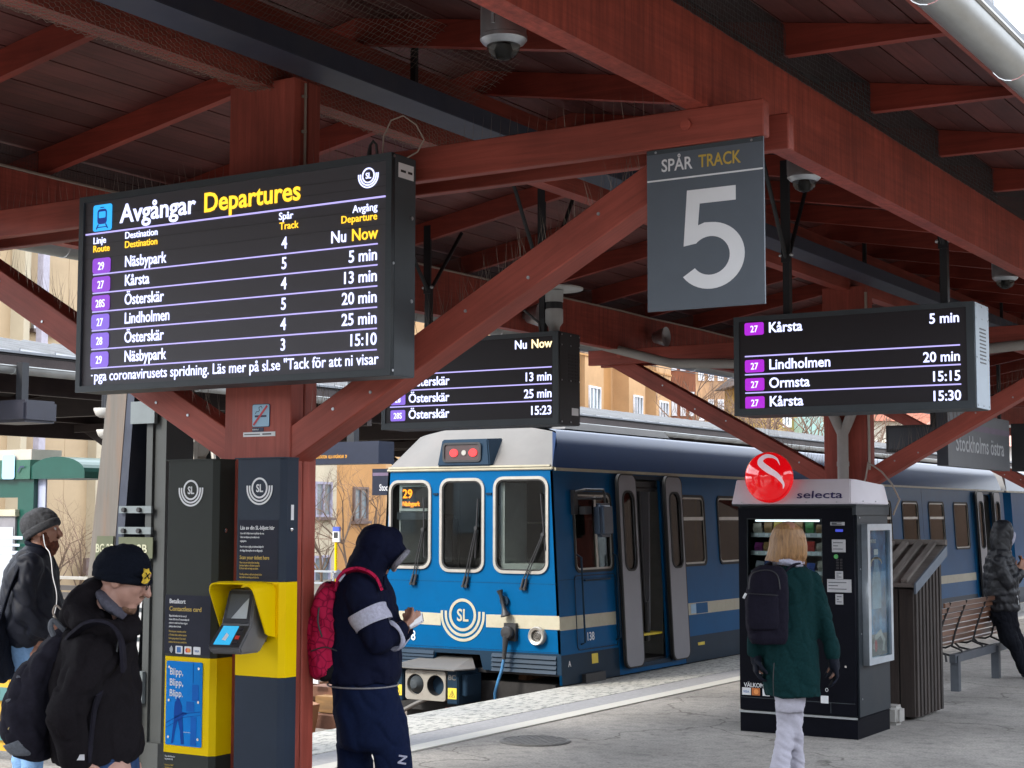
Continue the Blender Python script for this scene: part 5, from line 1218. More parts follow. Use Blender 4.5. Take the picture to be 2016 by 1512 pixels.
ob('white_light', panel([circ(-.02, 2.362, .028, 16)], .003, M['tframe']), None, MF(TX, TY0-.047, 0), th_)
# --- front wall with three windows
fw = [(-hw(.02)+TX-TX, .02), (hw(.02), .02), (hw(2.175), 2.175), (-hw(2.175), 2.175)]
W1 = (-1.005, 1.145, -.455, 2.085); W2 = (-.345, 1.12, .215, 2.10); W3 = (.325, 1.12, .985, 2.11)
FWIN = (W1, W2, W3)
M['frontglass'] = glass('front window glass', (.86, .89, .88), .01, .9)
notch = [(-hw(.14)+.0, .14), (-.80, .10), (-.42, .10), (-.32, .26), (.18, .26), (.20, .12), (hw(.12), .12)]
outl = [(-hw(.15), .15)] + [(-.42, .12), (-.40, .28), (.16, .28), (.20, .13), (hw(.12), .12)] + [(hw(2.175), 2.175), (-hw(2.175), 2.175)]
ob('front_wall', panel([outl]+[rrect(w_[0]+.012, w_[1]+.012, w_[2]-.012, w_[3]-.012, .10) for w_ in FWIN], .03, M['tblue']), None, MF(TX, TY0+.03, 0), tn)
for w_ in FWIN:
    fr_ = ob('window_frame', panel([rrect(w_[0], w_[1], w_[2], w_[3], .115), rrect(w_[0]+.030, w_[1]+.030, w_[2]-.030, w_[3]-.030, .09)], .018, M['whiteframe'] if 'whiteframe' in M else M['tframe']), None, MF(TX, TY0-.001, 0), tn)
    bevel(fr_, .004)
    ob('rubber_seal', panel([rrect(w_[0]+.030, w_[1]+.030, w_[2]-.030, w_[3]-.030, .09), rrect(w_[0]+.045, w_[1]+.045, w_[2]-.045, w_[3]-.045, .08)], .010, M['rubber']), None, MF(TX, TY0-.0005, 0), fr_)
    ob('pane', panel([rrect(w_[0]+.032, w_[1]+.032, w_[2]-.032, w_[3]-.032, .08)], .004, M['frontglass']), None, MF(TX, TY0+.008, 0), fr_)
def fskin(nm, poly, m, d=.003, par=tn): return ob(nm, panel([poly], .003, m), None, MF(TX, TY0-d+.003-.0005, 0), par)
fskin('cream_band', [(-hw(.57), .572), (-.33, .562), (-.33, .688), (-hw(.7), .700)], M['tcream'])
fskin('cream_band', [(.235, .565), (hw(.565), .570), (hw(.7), .708), (.235, .695)], M['tcream'])
fskin('skirt', [(-hw(.15), .15), (-.42, .12), (-.40, .281), (.16, .281), (.20, .13), (hw(.12), .12), (hw(.32), .330), (-hw(.31), .320)], M['tdark'])
sl_logo(.275, M['tcream'], MF(TX-.055, TY0-.004, .68), tn)
text('138', .105, M['whitepaint'], MF(TX-.83, TY0-.004, .395), tn, xs=.82, bold=.03)
for z0, z1, x0, x1 in ((.125, .315, .31, 1.075), (.165, .30, -1.05, -.41)):
    lv = MB()
    k = 4
    for i in range(k):
        z = z0+(z1-z0)*(i+.5)/k
        lv.add([(x0, -.0, z-.018), (x1, -.0, z-.018), (x1, -.022, z-.02), (x0, -.022, z-.02), (x0, -.0, z+.016), (x1, -.0, z+.016), (x1, -.004, z+.016), (x0, -.004, z+.016)], [(0, 3, 2, 1), (4, 5, 6, 7), (2, 3, 7, 6), (0, 4, 7, 3), (1, 2, 6, 5)])
    ob('louvre', lv, M['tdark'], Matrix.Translation((TX, TY0-.004, 0)), tn)
# headlamp
def lamp(x, z):
    l_ = ob('headlight', MB().rev([(.060, 0), (.060, -.05), (.086, -.06), (.094, -.05), (.094, 0)], (TX+x, TY0, z), axis='Y', n=32), M['tframe'], None, tn); smooth(l_, 30)
    ob('lens', MB().rev([(0, -.03), (.03, -.028), (.062, -.018)], (TX+x, TY0, z), axis='Y', n=24), mat('lamp lens', (.16, .15, .14), .1, .4, var=.3, scale=60), None, l_)
    ob('lens_rings', MB().rev([(.035, -.034), (.037, -.037), (.039, -.034)], (TX+x, TY0, z), axis='Y', n=24).rev([(.018, -.034), (.020, -.037), (.022, -.034)], (TX+x, TY0, z), axis='Y', n=24), M['tframe'], None, l_)
lamp(.862, .502); lamp(-.95, .50)
# wipers
def wiper(x0, z0, x1, z1, xb, zb, xt, zt):
    wv = ob('wiper', MB().tube([(x0, -.03, z0), (x1, -.04, z1)], .006, 6).tube([(x0+.035, -.03, z0), (x1+.015, -.04, z1)], .006, 6).tube([(x0-.002, -.02, z0+.0), (x0-.028, -.03, z0-.10)], .014, 8).tube([(x0+.035, -.02, z0), (x0+.015, -.03, z0-.10)], .014, 8).cyl((x0-.028, 0, z0-.1), (x0-.028, -.04, z0-.1), .017, n=10).cyl((x0+.012, 0, z0-.1), (x0+.012, -.04, z0-.1), .017, n=10), M['cblack'], Matrix.Translation((TX, TY0, 0)), tn)
    ob('wiper_blade', MB().tube([(xb, -.022, zb), (xt, -.022, zt)], .009, 6).cyl((x1, -.045, z1), (x1, -.01, z1), .02, n=10), M['cblack'], Matrix.Translation((TX, TY0, 0)), wv)
wiper(-.67, 1.09, -.545, 1.56, -.535, 1.27, -.545, 1.90); wiper(-.01, 1.08, .125, 1.58, .11, 1.27, .14, 1.88); wiper(.70, 1.07, .93, 1.52, .955, 1.36, .90, 1.93)
ob('window_hooks', MB().box(-.43, -.37, -.015, .0, 1.925, 1.945).box(.235, .30, -.015, 0, 1.925, 1.945), M['tdark'], Matrix.Translation((TX, TY0, 0)), tn)
# horn
o = ob('horn', MB().rev([(.052, 0), (.052, .012), (.030, .05), (.020, .10), (.020, .22), (.030, .25), (.035, .27), (0, .275)], (0, 0, 0), n=16), M['cblack'], Matrix.Translation((TX+.51, TY0-.06, .69)) @ Matrix.Rotation(radians(-16), 4, 'Y'), tn); smooth(o, 40)
ob('horn_bracket', MB().rev([(0, 0), (.05, 0), (.05, .03), (0, .03)], (TX+.47, TY0-.035, .84), axis='Y', n=16), M['tdark'], None, tn)
# jumper socket and hose
sk = ob('jumper_socket', MB().rev([(0, -.12), (.055, -.115), (.068, -.10), (.068, -.04), (.06, 0)], (TX+.54, TY0, .525), axis='Y', n=20).box(TX+.48, TX+.62, TY0-.05, TY0, .44, .62), M['cblack'], None, tn); smooth(sk, 35)
ob('socket_plug', MB().cyl((TX+.53, TY0-.09, .49), (TX+.52, TY0-.10, .33), .035, .022, n=12).cyl((TX+.52, TY0-.10, .33), (TX+.515, TY0-.10, .26), .022, n=10), M['cblack'], None, tn)
o = ob('hose', MB().tube([(TX+.515, TY0-.10, .27), (TX+.50, TY0-.12, .15), (TX+.46, TY0-.13, .03), (TX+.42, TY0-.12, -.08), (TX+.40, TY0-.08, -.20)], .016, 8), mat('blue rubber hose', (.04, .16, .33), .5, var=.4, scale=20, dirt=.6, dirtcol=(.02, .02, .03), dscale=9), None, tn); smooth(o)
# coupler
cp = ob('coupler', MB().box(-.70, -.57, -.34, .1, -.20, .14).box(-.02, .115, -.34, .1, -.20, .14).box(-.57, -.02, -.25, .1, -.18, .14).box(.116, .18, -.28, 0, -.12, .10), M['tdark'], Matrix.Translation((TX, TY0, 0)), tn); bevel(cp, .01)
ob('coupler_cover', MB().add([(-.72, -.42, .145), (.12, -.42, .145), (.22, -.18, .145), (.0, .1, .23), (-.50, .1, .23), (-.74, -.2, .15), (-.72, -.42, .155), (.12, -.42, .155), (.22, -.18, .16), (.0, .1, .245), (-.50, .1, .245), (-.74, -.2, .165)], [(0, 5, 4, 3, 2, 1), (6, 7, 8, 9, 10, 11), (0, 1, 7, 6), (1, 2, 8, 7), (2, 3, 9, 8), (3, 4, 10, 9), (4, 5, 11, 10), (5, 0, 6, 11)]), M['tgrey'], Matrix.Translation((TX, TY0, 0)), cp)
ob('coupler_plate', panel([rrect(-.53, -.175, -.03, .125, .03), circ(-.405, -.02, .105, 28), circ(-.155, -.02, .105, 28)], .05, mat('coupler steel', (.34, .32, .28), .5, .3, var=.1, dirt=.4, dscale=6)), None, MF(TX, TY0-.30, 0), cp)
o = ob('coupler_cone', MB().rev([(.10, 0), (.085, -.06), (.04, -.11), (0, -.115)], (TX-.405, TY0-.27, -.02), axis='Y', n=20), M['darkgrey'], None, cp); smooth(o)
ob('coupler_bore', MB().rev([(.105, 0), (.10, .10), (0, .10)], (TX-.155, TY0-.34, -.02), axis='Y', n=20), M['cblack'], None, cp)
mwy = mat('warning yellow', (.72, .55, .05), .5)
for x in (-.685, -.005):
    q = ob('warning_label', MB().box(x, x+.105, -.3435, -.341, -.145, -.035), mwy, Matrix.Translation((TX, TY0, 0)), cp)
    ob('warning_triangle', MB().ribbon([(x+.02, -.125), (x+.085, -.125), (x+.0525, -.06)], .008, .001, closed=True).ribbon([(x+.06, -.075), (x+.048, -.10), (x+.058, -.10), (x+.048, -.122)], .006, .001), M['cblack'], MF(TX, TY0-.344, 0), q)
    text('BC', .052, M['tgrey'], MF(TX+x, TY0-.342, .045), cp, fit=.09, bold=.06)
ob('uncoupling_rod', MB().tube([(-.28, -.30, -.16), (-.40, -.36, -.22), (-.66, -.42, -.36)], .022, 8), M['coup'] if 'coup' in M else M['tgrey'], Matrix.Translation((TX, TY0, 0)), cp)
ob('bogie_frame', MB().box(-.9, .9, .2, 3.2, -.5, -.05), M['under'], Matrix.Translation((TX, TY0, 0)), tn)
for x in (-.45, .45):
    for y in (.7, 2.6, 14.4, 16.3):
        o = ob('wheel', MB().rev([(0, -.06), (.30, -.06), (.36, -.05), (.36, .03), (.39, .05), (.39, .065), (0, .065)], (TX+x, TY0+y, -.11), axis='X', n=28), M['rust'], None, tn)
ob('underframe', MB().box(-1.0, 1.0, .1, 17.1, -.34, .01).box(-.95, .95, 4.2, 11.5, -.55, -.30), M['under'], Matrix.Translation((TX, TY0, 0)), tn)
ob('red_brake_shoe', MB().add([(-.12, -.32, -.25), (.30, -.30, -.30), (.34, -.25, -.45), (-.02, -.3, -.55), (-.12, -.22, -.25), (.30, -.20, -.30), (.34, -.15, -.45), (-.02, -.2, -.55)], [(0, 1, 2, 3), (4, 7, 6, 5), (0, 4, 5, 1), (1, 5, 6, 2), (2, 6, 7, 3), (3, 7, 4, 0)]), mat('red painted steel', (.30, .03, .03), .6, dirt=.5), Matrix.Translation((TX, TY0+.1, 0)), tn)
# --- interior
ob('floor', MB().box(-1.08, 1.08, .04, 17.15, .10, .14), M['cblack'], Matrix.Translation((TX, TY0, 0)), tn)
ob('ceiling', MB().box(-.98, .98, .42, 17.15, 2.13, 2.16), M['tint'], Matrix.Translation((TX, TY0, 0)), tn)
ob('cab_partition', MB().box(-1.0, -.42, 1.35, 1.40, .14, 2.13).box(.25, 1.0, 1.35, 1.40, .14, 2.13).box(-.42, .25, 1.38, 1.41, .14, 2.13), mat('dark cab partition', (.02, .026, .026), .6, var=.2), Matrix.Translation((TX, TY0, 0)), tn)
ob('cab_desk', MB().box(-.98, 1.0, .06, .42, .95, 1.14).box(.38, .98, .05, .35, 1.14, 1.22), mat('cab desk', (.50, .52, .48), .5), Matrix.Translation((TX, TY0, 0)), tn)
ob('cab_panel', MB().box(.37, .42, .06, .5, 1.2, 2.05).box(-.92, -.90, .06, .9, 1.2, 2.05), mat('pale cab panel', (.55, .57, .55), .5), Matrix.Translation((TX, TY0, 0)), tn)
ob('cab_rail', MB().box(.42, 1.0, 1.28, 1.30, 1.66, 1.68).box(-.30, .2, 1.28, 1.30, 1.62, 1.64), M['tframe'], Matrix.Translation((TX, TY0, 0)), tn)
o = ob('driver_seat', MB().box(-.22, .16, .75, .85, 1.2, 1.86).box(-.22, .16, .5, .8, .8, .9), M['cblack'], Matrix.Translation((TX, TY0, 0)), tn); bevel(o, .06, 3)
o = ob('second_seat', MB().box(-.86, -.62, .7, .8, 1.15, 1.72), M['cblack'], Matrix.Translation((TX, TY0, 0)), tn); bevel(o, .05, 3)
# destination display behind the left window
dd = ob('destination_display', MB().box(-.90, -.48, .035, .10, 1.755, 2.045), mat('display housing', (.62, .66, .62), .5), Matrix.Translation((TX, TY0, 0)), tn)
ob('display_face', MB().box(-.862, -.48, .030, .034, 1.785, 2.015), M['cblack'], Matrix.Translation((TX, TY0, 0)), dd)
mor = glow('orange led', (1, .27, .01), 1.3)
text('29', .095, mor, MF(TX-.855, TY0+.028, 1.895), dd, fit=.125, bold=.05)
text('Näsbypark', .050, mor, MF(TX-.855, TY0+.028, 1.81), dd, fit=.225, bold=.06)
ob('sun_blind', MB().box(-.93, -.46, .03, .06, 1.665, 1.74), M['darkgrey'], Matrix.Translation((TX, TY0, 0)), tn)
sm_ = bpy.data.meshes.new('x')
sme = MB().box(-.22, .22, -.24, .2, .55, .63).box(-.22, .22, .16, .24, .60, 1.28)
st_ = sme.mesh('seat', M['seat']); 
for i in range(10):
    for x in (-.72, .72): ob('seat', st_, None, Matrix.Translation((TX+x, 17.3+i*1.13, 0)), tn)
for i in range(8):
    ob('grab_pole', MB().cyl((TX+.45, 16.9+i*1.5, .14), (TX+.45, 16.9+i*1.5, 2.13), .016, n=8), mwy, None, tn)
# --- side windows
def side_window(a, b, z0=1.13, z1=1.94, top=True, dark=False):
    f_ = ob('window_frame', panel([sw(a, z0-.012, b, z1+.012, .085), sw(a+.028, z0+.016, b-.028, z1-.016, .065)], .012, M['rubber']), None, SMo(.0005), tn)
    ob('inner_frame', panel([sw(a+.026, z0+.014, b-.026, z1-.014, .065), sw(a+.048, z0+.036, b-.048, z1-.036, .05)], .008, M['tframe']), None, SMo(-.004), f_)
    if top: ob('vent_bar', panel([[(a+.05, tw(1.655)), (b-.05, tw(1.655)), (b-.05, tw(1.695)), (a+.05, tw(1.695))]], .01, M['tframe']), None, SMo(-.003), f_)
    ob('pane', panel([sw(a+.03, z0+.02, b-.03, z1-.02, .05)], .004, M['trainglass']), None, SMo(-.012), f_)
    return f_
M['trainglass'] = glass('tinted train glass', (.50, .54, .52), .015, .9)
side_window(14.16, 15.0, 1.135, 1.945, False)
ob('cab_window_bar', panel([[(14.62, tw(1.15)), (14.66, tw(1.15)), (14.66, tw(1.93)), (14.62, tw(1.93))]], .01, M['tframe']), None, SMo(-.004), tn)
for i, (a, b) in enumerate(wlist): side_window(a, b, top=(i not in (0, 9)) or i == 0)
# cab door outline, handles, number, labels
ob('cab_door', panel([rrect(14.13, tw(.34), 15.02, tw(1.10), .05), rrect(14.14, tw(.35), 15.01, tw(1.09), .045)], .004, M['tdark']), None, SMo(.004), tn)
for y in (14.20, 14.97):
    ob('handrail', MB().tube([(y, tw(.40), .01), (y, tw(.42), .06), (y+.0, tw(1.28), .06), (y, tw(1.31), .01)], .011, 6), M['tdark'], SM, tn)
ob('door_handle', MB().tube([(14.30, tw(1.045), .01), (14.30, tw(1.045), .035), (14.85, tw(1.045), .035), (14.85, tw(1.045), .01)], .009, 6), M['tdark'], SM, tn)
ob('number', text_mesh('138', .085, xs=.95, bold=.03), M['whitepaint'], SMo(.001) @ Matrix.Translation((14.335, tw(.430), 0)), tn)
ob('letter', text_mesh('A', .06, xs=.95, bold=.03), M['whitepaint'], SMo(.004) @ Matrix.Translation((13.93, tw(.195), 0)), tn)
ob('yellow_label', panel([[(14.42, tw(.19)), (14.55, tw(.19)), (14.55, tw(.29)), (14.42, tw(.29))]], .003, mwy), None, SMo(.004), tn)
ob('yellow_label', panel([[(16.98, tw(.20)), (17.16, tw(.20)), (17.16, tw(.235)), (16.98, tw(.235))]], .003, mwy), None, SMo(.004), tn)
ob('yellow_label', panel([[(27.5, tw(.20)), (27.75, tw(.20)), (27.75, tw(.235)), (27.5, tw(.235))]], .003, mwy), None, SMo(.004), tn)
ob('footstep', MB().box(14.2, 14.62, -.02, .10, -.01, .05).box(14.22, 14.60, -.16, -.14, -.0, .04).box(14.22, 14.24, -.15, .0, 0, .04).box(14.58, 14.60, -.15, 0, 0, .04), M['cblack'], SM, tn)
ob('bike_symbol', panel([[(16.98, tw(.568)), (17.30, tw(.568)), (17.30, tw(.688)), (16.98, tw(.688))]], .002, M['tblue']), None, SMo(.0055), tn)
ob('symbol_print', panel([[(16.84, tw(.575)), (16.98, tw(.575)), (16.98, tw(.682)), (16.84, tw(.682))]], .002, mat('pale blue print', (.25, .42, .58), .4)), None, SMo(.0045), tn)
o = ob('marker_lamp', MB().rev([(0, 0), (.018, 0), (.018, .02), (0, .026)], (TX+.945, 15.9, 2.27), axis='X', n=12), glow('small orange lamp', (1, .35, .2), .8), None, tn)
# doors: two leaves each, swung out and slid open
def door_leaf(a, b, name='door_leaf'):
    L_ = ob(name, panel([rrect(a, tw(.10), b, tw(2.145), .085), rrect(a+.075, tw(1.13), b-.06, tw(1.965), min(.10, (b-a)*.3))], .035, M['tdoor']), None, SMo(.045), tn); bevel(L_, .006)
    ob('door_rubber', panel([rrect(a-.022, tw(.085), b+.022, tw(2.16), .10), rrect(a+.003, tw(.103), b-.003, tw(2.142), .082)], .035, M['rubber']), None, SMo(.043), L_)
    ob('window_rubber', panel([rrect(a+.058, tw(1.113), b-.043, tw(1.982), min(.11, (b-a)*.33)), rrect(a+.08, tw(1.135), b-.065, tw(1.96), min(.095, (b-a)*.28))], .012, M['rubber']), None, SMo(.075), L_)
    ob('pane', panel([rrect(a+.076, tw(1.131), b-.061, tw(1.964), min(.09, (b-a)*.28))], .004, M['trainglass']), None, SMo(.06), L_)
door_leaf(15.06, 15.45); door_leaf(16.20, 16.60)
door_leaf(28.95, 29.36); door_leaf(30.10, 30.50)
for (a, b) in ((15.42, 16.22), (29.24, 30.10)):
    ob('doorway_frame', panel([rrect(a-.06, tw(.07), b+.06, tw(2.15), .06), rrect(a-.0, tw(.12), b+.0, tw(2.11), .05)], .02, M['tdark']), None, SMo(-.002), tn)
    ob('vestibule_wall', MB().box(TX-.9, TX+1.0, b+.12, b+.15, .14, 2.12), M['tint'], None, tn)
    ob('door_gear', MB().box(TX+.86, TX+.99, a+.05, b-.05, 1.98, 2.09).cyl((TX+.98, a+.3, 2.02), (TX+.98, b, 2.02), .015, n=6), M['cblack'], None, tn)
    ob('grab_rail', MB().tube([(TX+.95, a+.42, 2.05), (TX+.97, a+.46, 1.2), (TX+1.0, a+.50, .45)], .018, 8).cyl((TX+1.0, a+.5, .75), (TX+1.0, a+.52, .32), .035, n=8), M['cblack'], None, tn)
    ob('step', MB().box(TX+.75, TX+1.06, a+.05, b-.02, .385, .41), mwy, None, tn)
    ob('step_riser', MB().box(TX+.75, TX+.77, a+.05, b-.02, .14, .384).box(TX+.62, TX+.75, a+.05, b-.02, .14, .385), M['tint'], None, tn)
    ob('pale_panel', MB().box(TX+.45, TX+.95, b-.13, b-.10, .41, 2.0), M['tdoor'], None, tn)
# panel seams, rivet strips and grime streaks
for yy in (15.0, 16.66, 18.66, 21.02, 23.3, 25.9, 28.8):
    ob('panel_seam', MB().box(yy-.003, yy+.003, tw(.33), tw(.55), 0, .0015).box(yy-.003, yy+.003, tw(.705), tw(2.15), 0, .0015), M['tdark'], SMo(.0008), tn)
ob('panel_seam', MB().box(TY0+.02, doorA[0]-.05, tw(1.06), tw(1.064), 0, .0015), M['tdark'], SMo(.0008), tn)
for zz in (.34, 1.02):
    ob('front_seam', MB().box(-1.09, 1.09, -.0015, 0, zz, zz+.003), M['tdark'], Matrix.Translation((TX, TY0-.0008, 0)), tn)
# mirror
mi = ob('mirror', MB().box(14.40, 14.66, tw(1.48), tw(1.83), .10, .22), mat('mirror back plastic', (.025, .04, .065), .35), SM, tn); bevel(mi, .035, 3)
ob('mirror_bracket', MB().box(14.12, 14.20, tw(1.72), tw(1.97), .01, .05).tube([(14.15, tw(1.95), .03), (14.2, tw(1.97), .14), (14.55, tw(1.97), .16), (14.58, tw(1.93), .16), (14.58, tw(1.80), .16)], .014, 6).tube([(14.16, tw(1.88), .03), (14.3, tw(1.88), .12), (14.55, tw(1.88), .14)], .012, 6).box(14.22, 14.36, tw(1.72), tw(1.80), .05, .12), M['cblack'], SM, tn)
# tail end of railcar
ob('end_wall', MB().box(TX-1.0, TX+1.03, Y1-.03, Y1-.01, .02, 2.19), M['tblue'], None, tn)
ob('end_roof_cap', MB().add([(TX-1.0, Y1-.05, 2.197), (TX+hw(2.19)+.002, Y1-.05, 2.197), (TX+.75, Y1-.5, 2.66), (TX-.75, Y1-.5, 2.66)], [(0, 1, 2, 3)]), M['tgrey'], None, tn)

# ---- second railcar behind
t2 = thing('commuter_train', 'second bright blue railcar coupled behind the first at the far right', 'train', (TX, 36, -.5))
y0, y1 = 31.35, 50
SM2 = lambda d: Matrix.Translation((d, 0, 0)) @ SM
holes = [sw(y0+2.6+i*1.2, 1.13, y0+3.4+i*1.2, 1.94) for i in range(8)]
ob('side_wall', panel([[(y0+.3, tw(.02)), (y1, tw(.02)), (y1, tw(2.165)), (y0+.3, tw(2.165))]]+holes, .03, M['tblue']), None, SM2(-.03), t2)
ob('corner_post', MB().add([(TX+hw(.02)-.25, y0, .02), (TX+hw(.02), y0+.3, .02), (TX+hw(2.165), y0+.3, 2.165), (TX+hw(2.165)-.22, y0, 2.165)], [(0, 1, 2, 3)]), M['tblue'], None, t2)
ob('front_wall', MB().box(TX-1.0, TX+hw(2.1)-.26, y0, y0+.03, .02, 2.165), M['tblue'], None, t2)
ob('cream_band', panel([[(y0+.3, tw(.56)), (y1, tw(.56)), (y1, tw(.695)), (y0+.3, tw(.695))]], .003, M['tcream']), None, SM2(.001), t2)
ob('skirt', panel([[(y0+.3, tw(.02)), (y1, tw(.02)), (y1, tw(.315)), (y0+.3, tw(.315))]], .003, M['tdark']), None, SM2(.001), t2)
ob('rain_gutter', MB().box(y0, y1, tw(2.165), tw(2.2), 0, .025), M['tcream'], SM2(.001), t2)
for i in range(8): ob('pane', panel([sw(y0+2.6+i*1.2, 1.13, y0+3.4+i*1.2, 1.94)], .004, M['darkglass']), None, SM2(-.012), t2)
vs = [(TX+x, y0+.02+.38*min(1, (z-2.197)/.4), z) for x, z in full]+[(TX+x, y1, z) for x, z in full]; n = len(full)
me = bpy.data.meshes.new('roof'); me.from_pydata(vs, [], [(i, i+1, n+i+1, n+i) for i in range(n-1)]); me.update(); smooth(ob('roof', me, M['troof'], None, t2), 60)
ob('nose_cap', MB().add([(TX-1.0, y0, 2.2), (TX+1.02, y0, 2.2), (TX+.8, y0+.4, 2.62), (TX-.8, y0+.4, 2.62)], [(0, 1, 2, 3)]), M['tgrey'], None, t2)

# ---- buffer stop at the track end
bs = thing('buffer_stop', 'brown weathered timber and steel buffer stop at the track end beside the platform edge', 'buffer stop', (-9.1, 10.6, -.66))
mtb = mat('ochre weathered timber', (.23, .125, .045), .8, var=.3, scale=4, stretch=(1, 6, 6), dirt=.4); mrr = mat('red brown steel', (.16, .07, .04), .7, var=.25, dirt=.3)
a = on(622, 1345, Y=11.2)
for nm, px0, py0, px1, py1, Y_, dep, m_ in (('buffer_beam', 608, 1350, 655, 1374, 11.6, .22, mrr), ('timber_block', 621, 1370, 665, 1405, 11.45, .25, mtb), ('side_panel', 612, 1406, 660, 1437, 11.35, .2, mrr), ('post', 726, 1320, 736, 1420, 11.3, .12, mtb), ('base_timber', 607, 1400, 745, 1412, 11.7, .3, mtb)):
    p_ = on(px0, py0, Y=Y_); q_ = on(px1, py1, Y=Y_)
    ob(nm, MB().box(p_.x, q_.x, Y_, Y_+dep, q_.z, p_.z), m_, None, bs)
o = ob('buffer_head', MB().cyl((-10.3, 11.3, .02), (-10.3, 11.9, .02), .12, n=16), mrr, None, bs)
ob('slanting_timber', MB().box(-.05, .05, -.05, .05, -.45, .12), mat('orange brown rail', (.33, .14, .06), .6), Matrix.Translation(on(610, 1410, Y=11.2)) @ Matrix.Rotation(radians(12), 4, 'Y'), bs)
ob('white_board', MB().box(on(606, 1332, Y=11.5).x, on(626, 1332, Y=11.5).x, 11.5, 11.52, on(608, 1345, Y=11.5).z, on(608, 1328, Y=11.5).z), M['whitepaint'], None, bs)
# ================================================================== PEOPLE
def bm_add(bm, vs, fs):
    nv = [bm.verts.new(v) for v in vs]
    for f in fs:
        try: bm.faces.new([nv[i] for i in f])
        except ValueError: pass
def sph(bm, c, r, ax=None, n=14, m=9):
    """ellipsoid: c centre, r (rx,ry,rz) along axes ax (3 unit vectors)"""
    ax = ax or (RTH, FWH, Vector((0, 0, 1)))
    if not isinstance(r, (tuple, list)): r = (r, r, r)
    vs = [c+ax[2]*r[2]]
    for i in range(1, m):
        a = pi*i/m
        for j in range(n):
            b = 2*pi*j/n; vs.append(c+ax[0]*r[0]*sin(a)*cos(b)+ax[1]*r[1]*sin(a)*sin(b)+ax[2]*r[2]*cos(a))
    vs.append(c-ax[2]*r[2]); fs = []
    for j in range(n): fs.append((0, 1+j, 1+(j+1) % n))
    for i in range(m-2):
        for j in range(n): a0 = 1+i*n; fs.append((a0+j, a0+n+j, a0+n+(j+1) % n, a0+(j+1) % n))
    l = 1+(m-2)*n
    for j in range(n): fs.append((l+(j+1) % n, l+j, len(vs)-1))
    bm_add(bm, vs, fs)
def chain(bm, pts):
    for (p, r) in pts: sph(bm, p, r, n=12, m=8)
    for (p, r), (q, s) in zip(pts, pts[1:]):
        t = MB().cyl(p, q, r*.995, s*.995, n=14); bm_add(bm, t.v, t.f)
def rings(bm, rs_, n=28, sq=2.3):
    """loft of level ellipses [(centre, rx, ry)]"""
    vs = []
    for c, rx, ry in rs_:
        for j in range(n):
            a = 2*pi*j/n; ca, sa = cos(a), sin(a)
            vs.append(c+RTH*rx*math.copysign(abs(ca)**(2/sq), ca)+FWH*ry*math.copysign(abs(sa)**(2/sq), sa))
    k = len(rs_); fs = [(i*n+j, i*n+(j+1) % n, (i+1)*n+(j+1) % n, (i+1)*n+j) for i in range(k-1) for j in range(n)]
    fs += [tuple(range(n)), tuple(range((k-1)*n, k*n))]
    bm_add(bm, vs, fs)
def remesh(bm, vox, sm=4, cut=None, fold=0, fs=9, seed=0, fine=.0, stretch=(1, 1, .45)):
    bmesh.ops.recalc_face_normals(bm, faces=bm.faces)
    me = bpy.data.meshes.new('t'); bm.to_mesh(me); bm.free()
    o = bpy.data.objects.new('t', me); COL.objects.link(o)
    r = o.modifiers.new('r', 'REMESH'); r.mode = 'VOXEL'; r.voxel_size = vox
    if sm: s = o.modifiers.new('s', 'SMOOTH'); s.iterations = sm; s.factor = .5
    dg = bpy.context.evaluated_depsgraph_get(); out = bpy.data.meshes.new_from_object(o.evaluated_get(dg))
    bpy.data.objects.remove(o); bpy.data.meshes.remove(me)
    if cut is not None:
        b2 = bmesh.new(); b2.from_mesh(out)
        for (co, no) in cut:
            g = list(b2.verts)+list(b2.edges)+list(b2.faces)
            q = bmesh.ops.bisect_plane(b2, geom=g, plane_co=co, plane_no=no, clear_outer=True)
            ed = [e for e in q['geom_cut'] if isinstance(e, bmesh.types.BMEdge)]
            bmesh.ops.holes_fill(b2, edges=ed, sides=0)
        b2.to_mesh(out); b2.free()
    if fold or fine:
        nrm = [v.normal.copy() for v in out.vertices]
        off = Vector((seed*3.1, seed*1.7, seed*.9))
        for v, nn in zip(out.vertices, nrm):
            p = v.co
            q = Vector((p.dot(RTH)*stretch[0], p.dot(FWH)*stretch[1], (p.z+p.dot(RTH)*.5)*stretch[2]/.45*.8))*fs+off
            a = 1-abs(noise.noise(q))*2.2; b = noise.noise(q*2.3+off); c_ = max(0, 1-abs(noise.noise(q*1.7-off))*5)
            v.co = p+nn*(fold*1.25*(a-.45)+fold*.45*b-fold*.9*c_)
            if fine: v.co += nn*fine*noise.noise(p*60)
    for p in out.polygons: p.use_smooth = True
    return out
class Fig:
    """a person seen at forward distance d; P() turns outline measurements into points of the figure"""
    def __init__(s, name, label, cat, px, d, group=None, base=0):
        s.d = d; p = at_depth(px, 1012, d); s.t = thing(name, label, cat, (p.x, p.y, base), YAW, group)
    def P(s, px, py, dv=0):
        return at_depth(px, py, s.d+dv)
    def R(s, lst, dv=0, k=1.0, add=0):
        out = []
        for r in lst:
            py, l, rr, ry = r[:4]; dd = dv+(r[4] if len(r) > 4 else 0)
            a, b = s.P(l, py, dd), s.P(rr, py, dd); out.append(((a+b)/2, (a-b).length/2*k+add, ry*k+add))
        return out
    def C(s, lst, add=0): return [(s.P(x, y, dv), r+add) for x, y, dv, r in lst]
def cloth(name, col, rough=.9, sheen=.0, var=.2, scale=90, bump=.35, bscale=500):
    m = mat(name, col, rough, 0, var=var, scale=scale, bump=bump, bscale=bscale, spec=.08)
    m.node_tree.nodes['Principled BSDF'].inputs['Sheen Weight'].default_value = 0
    return m
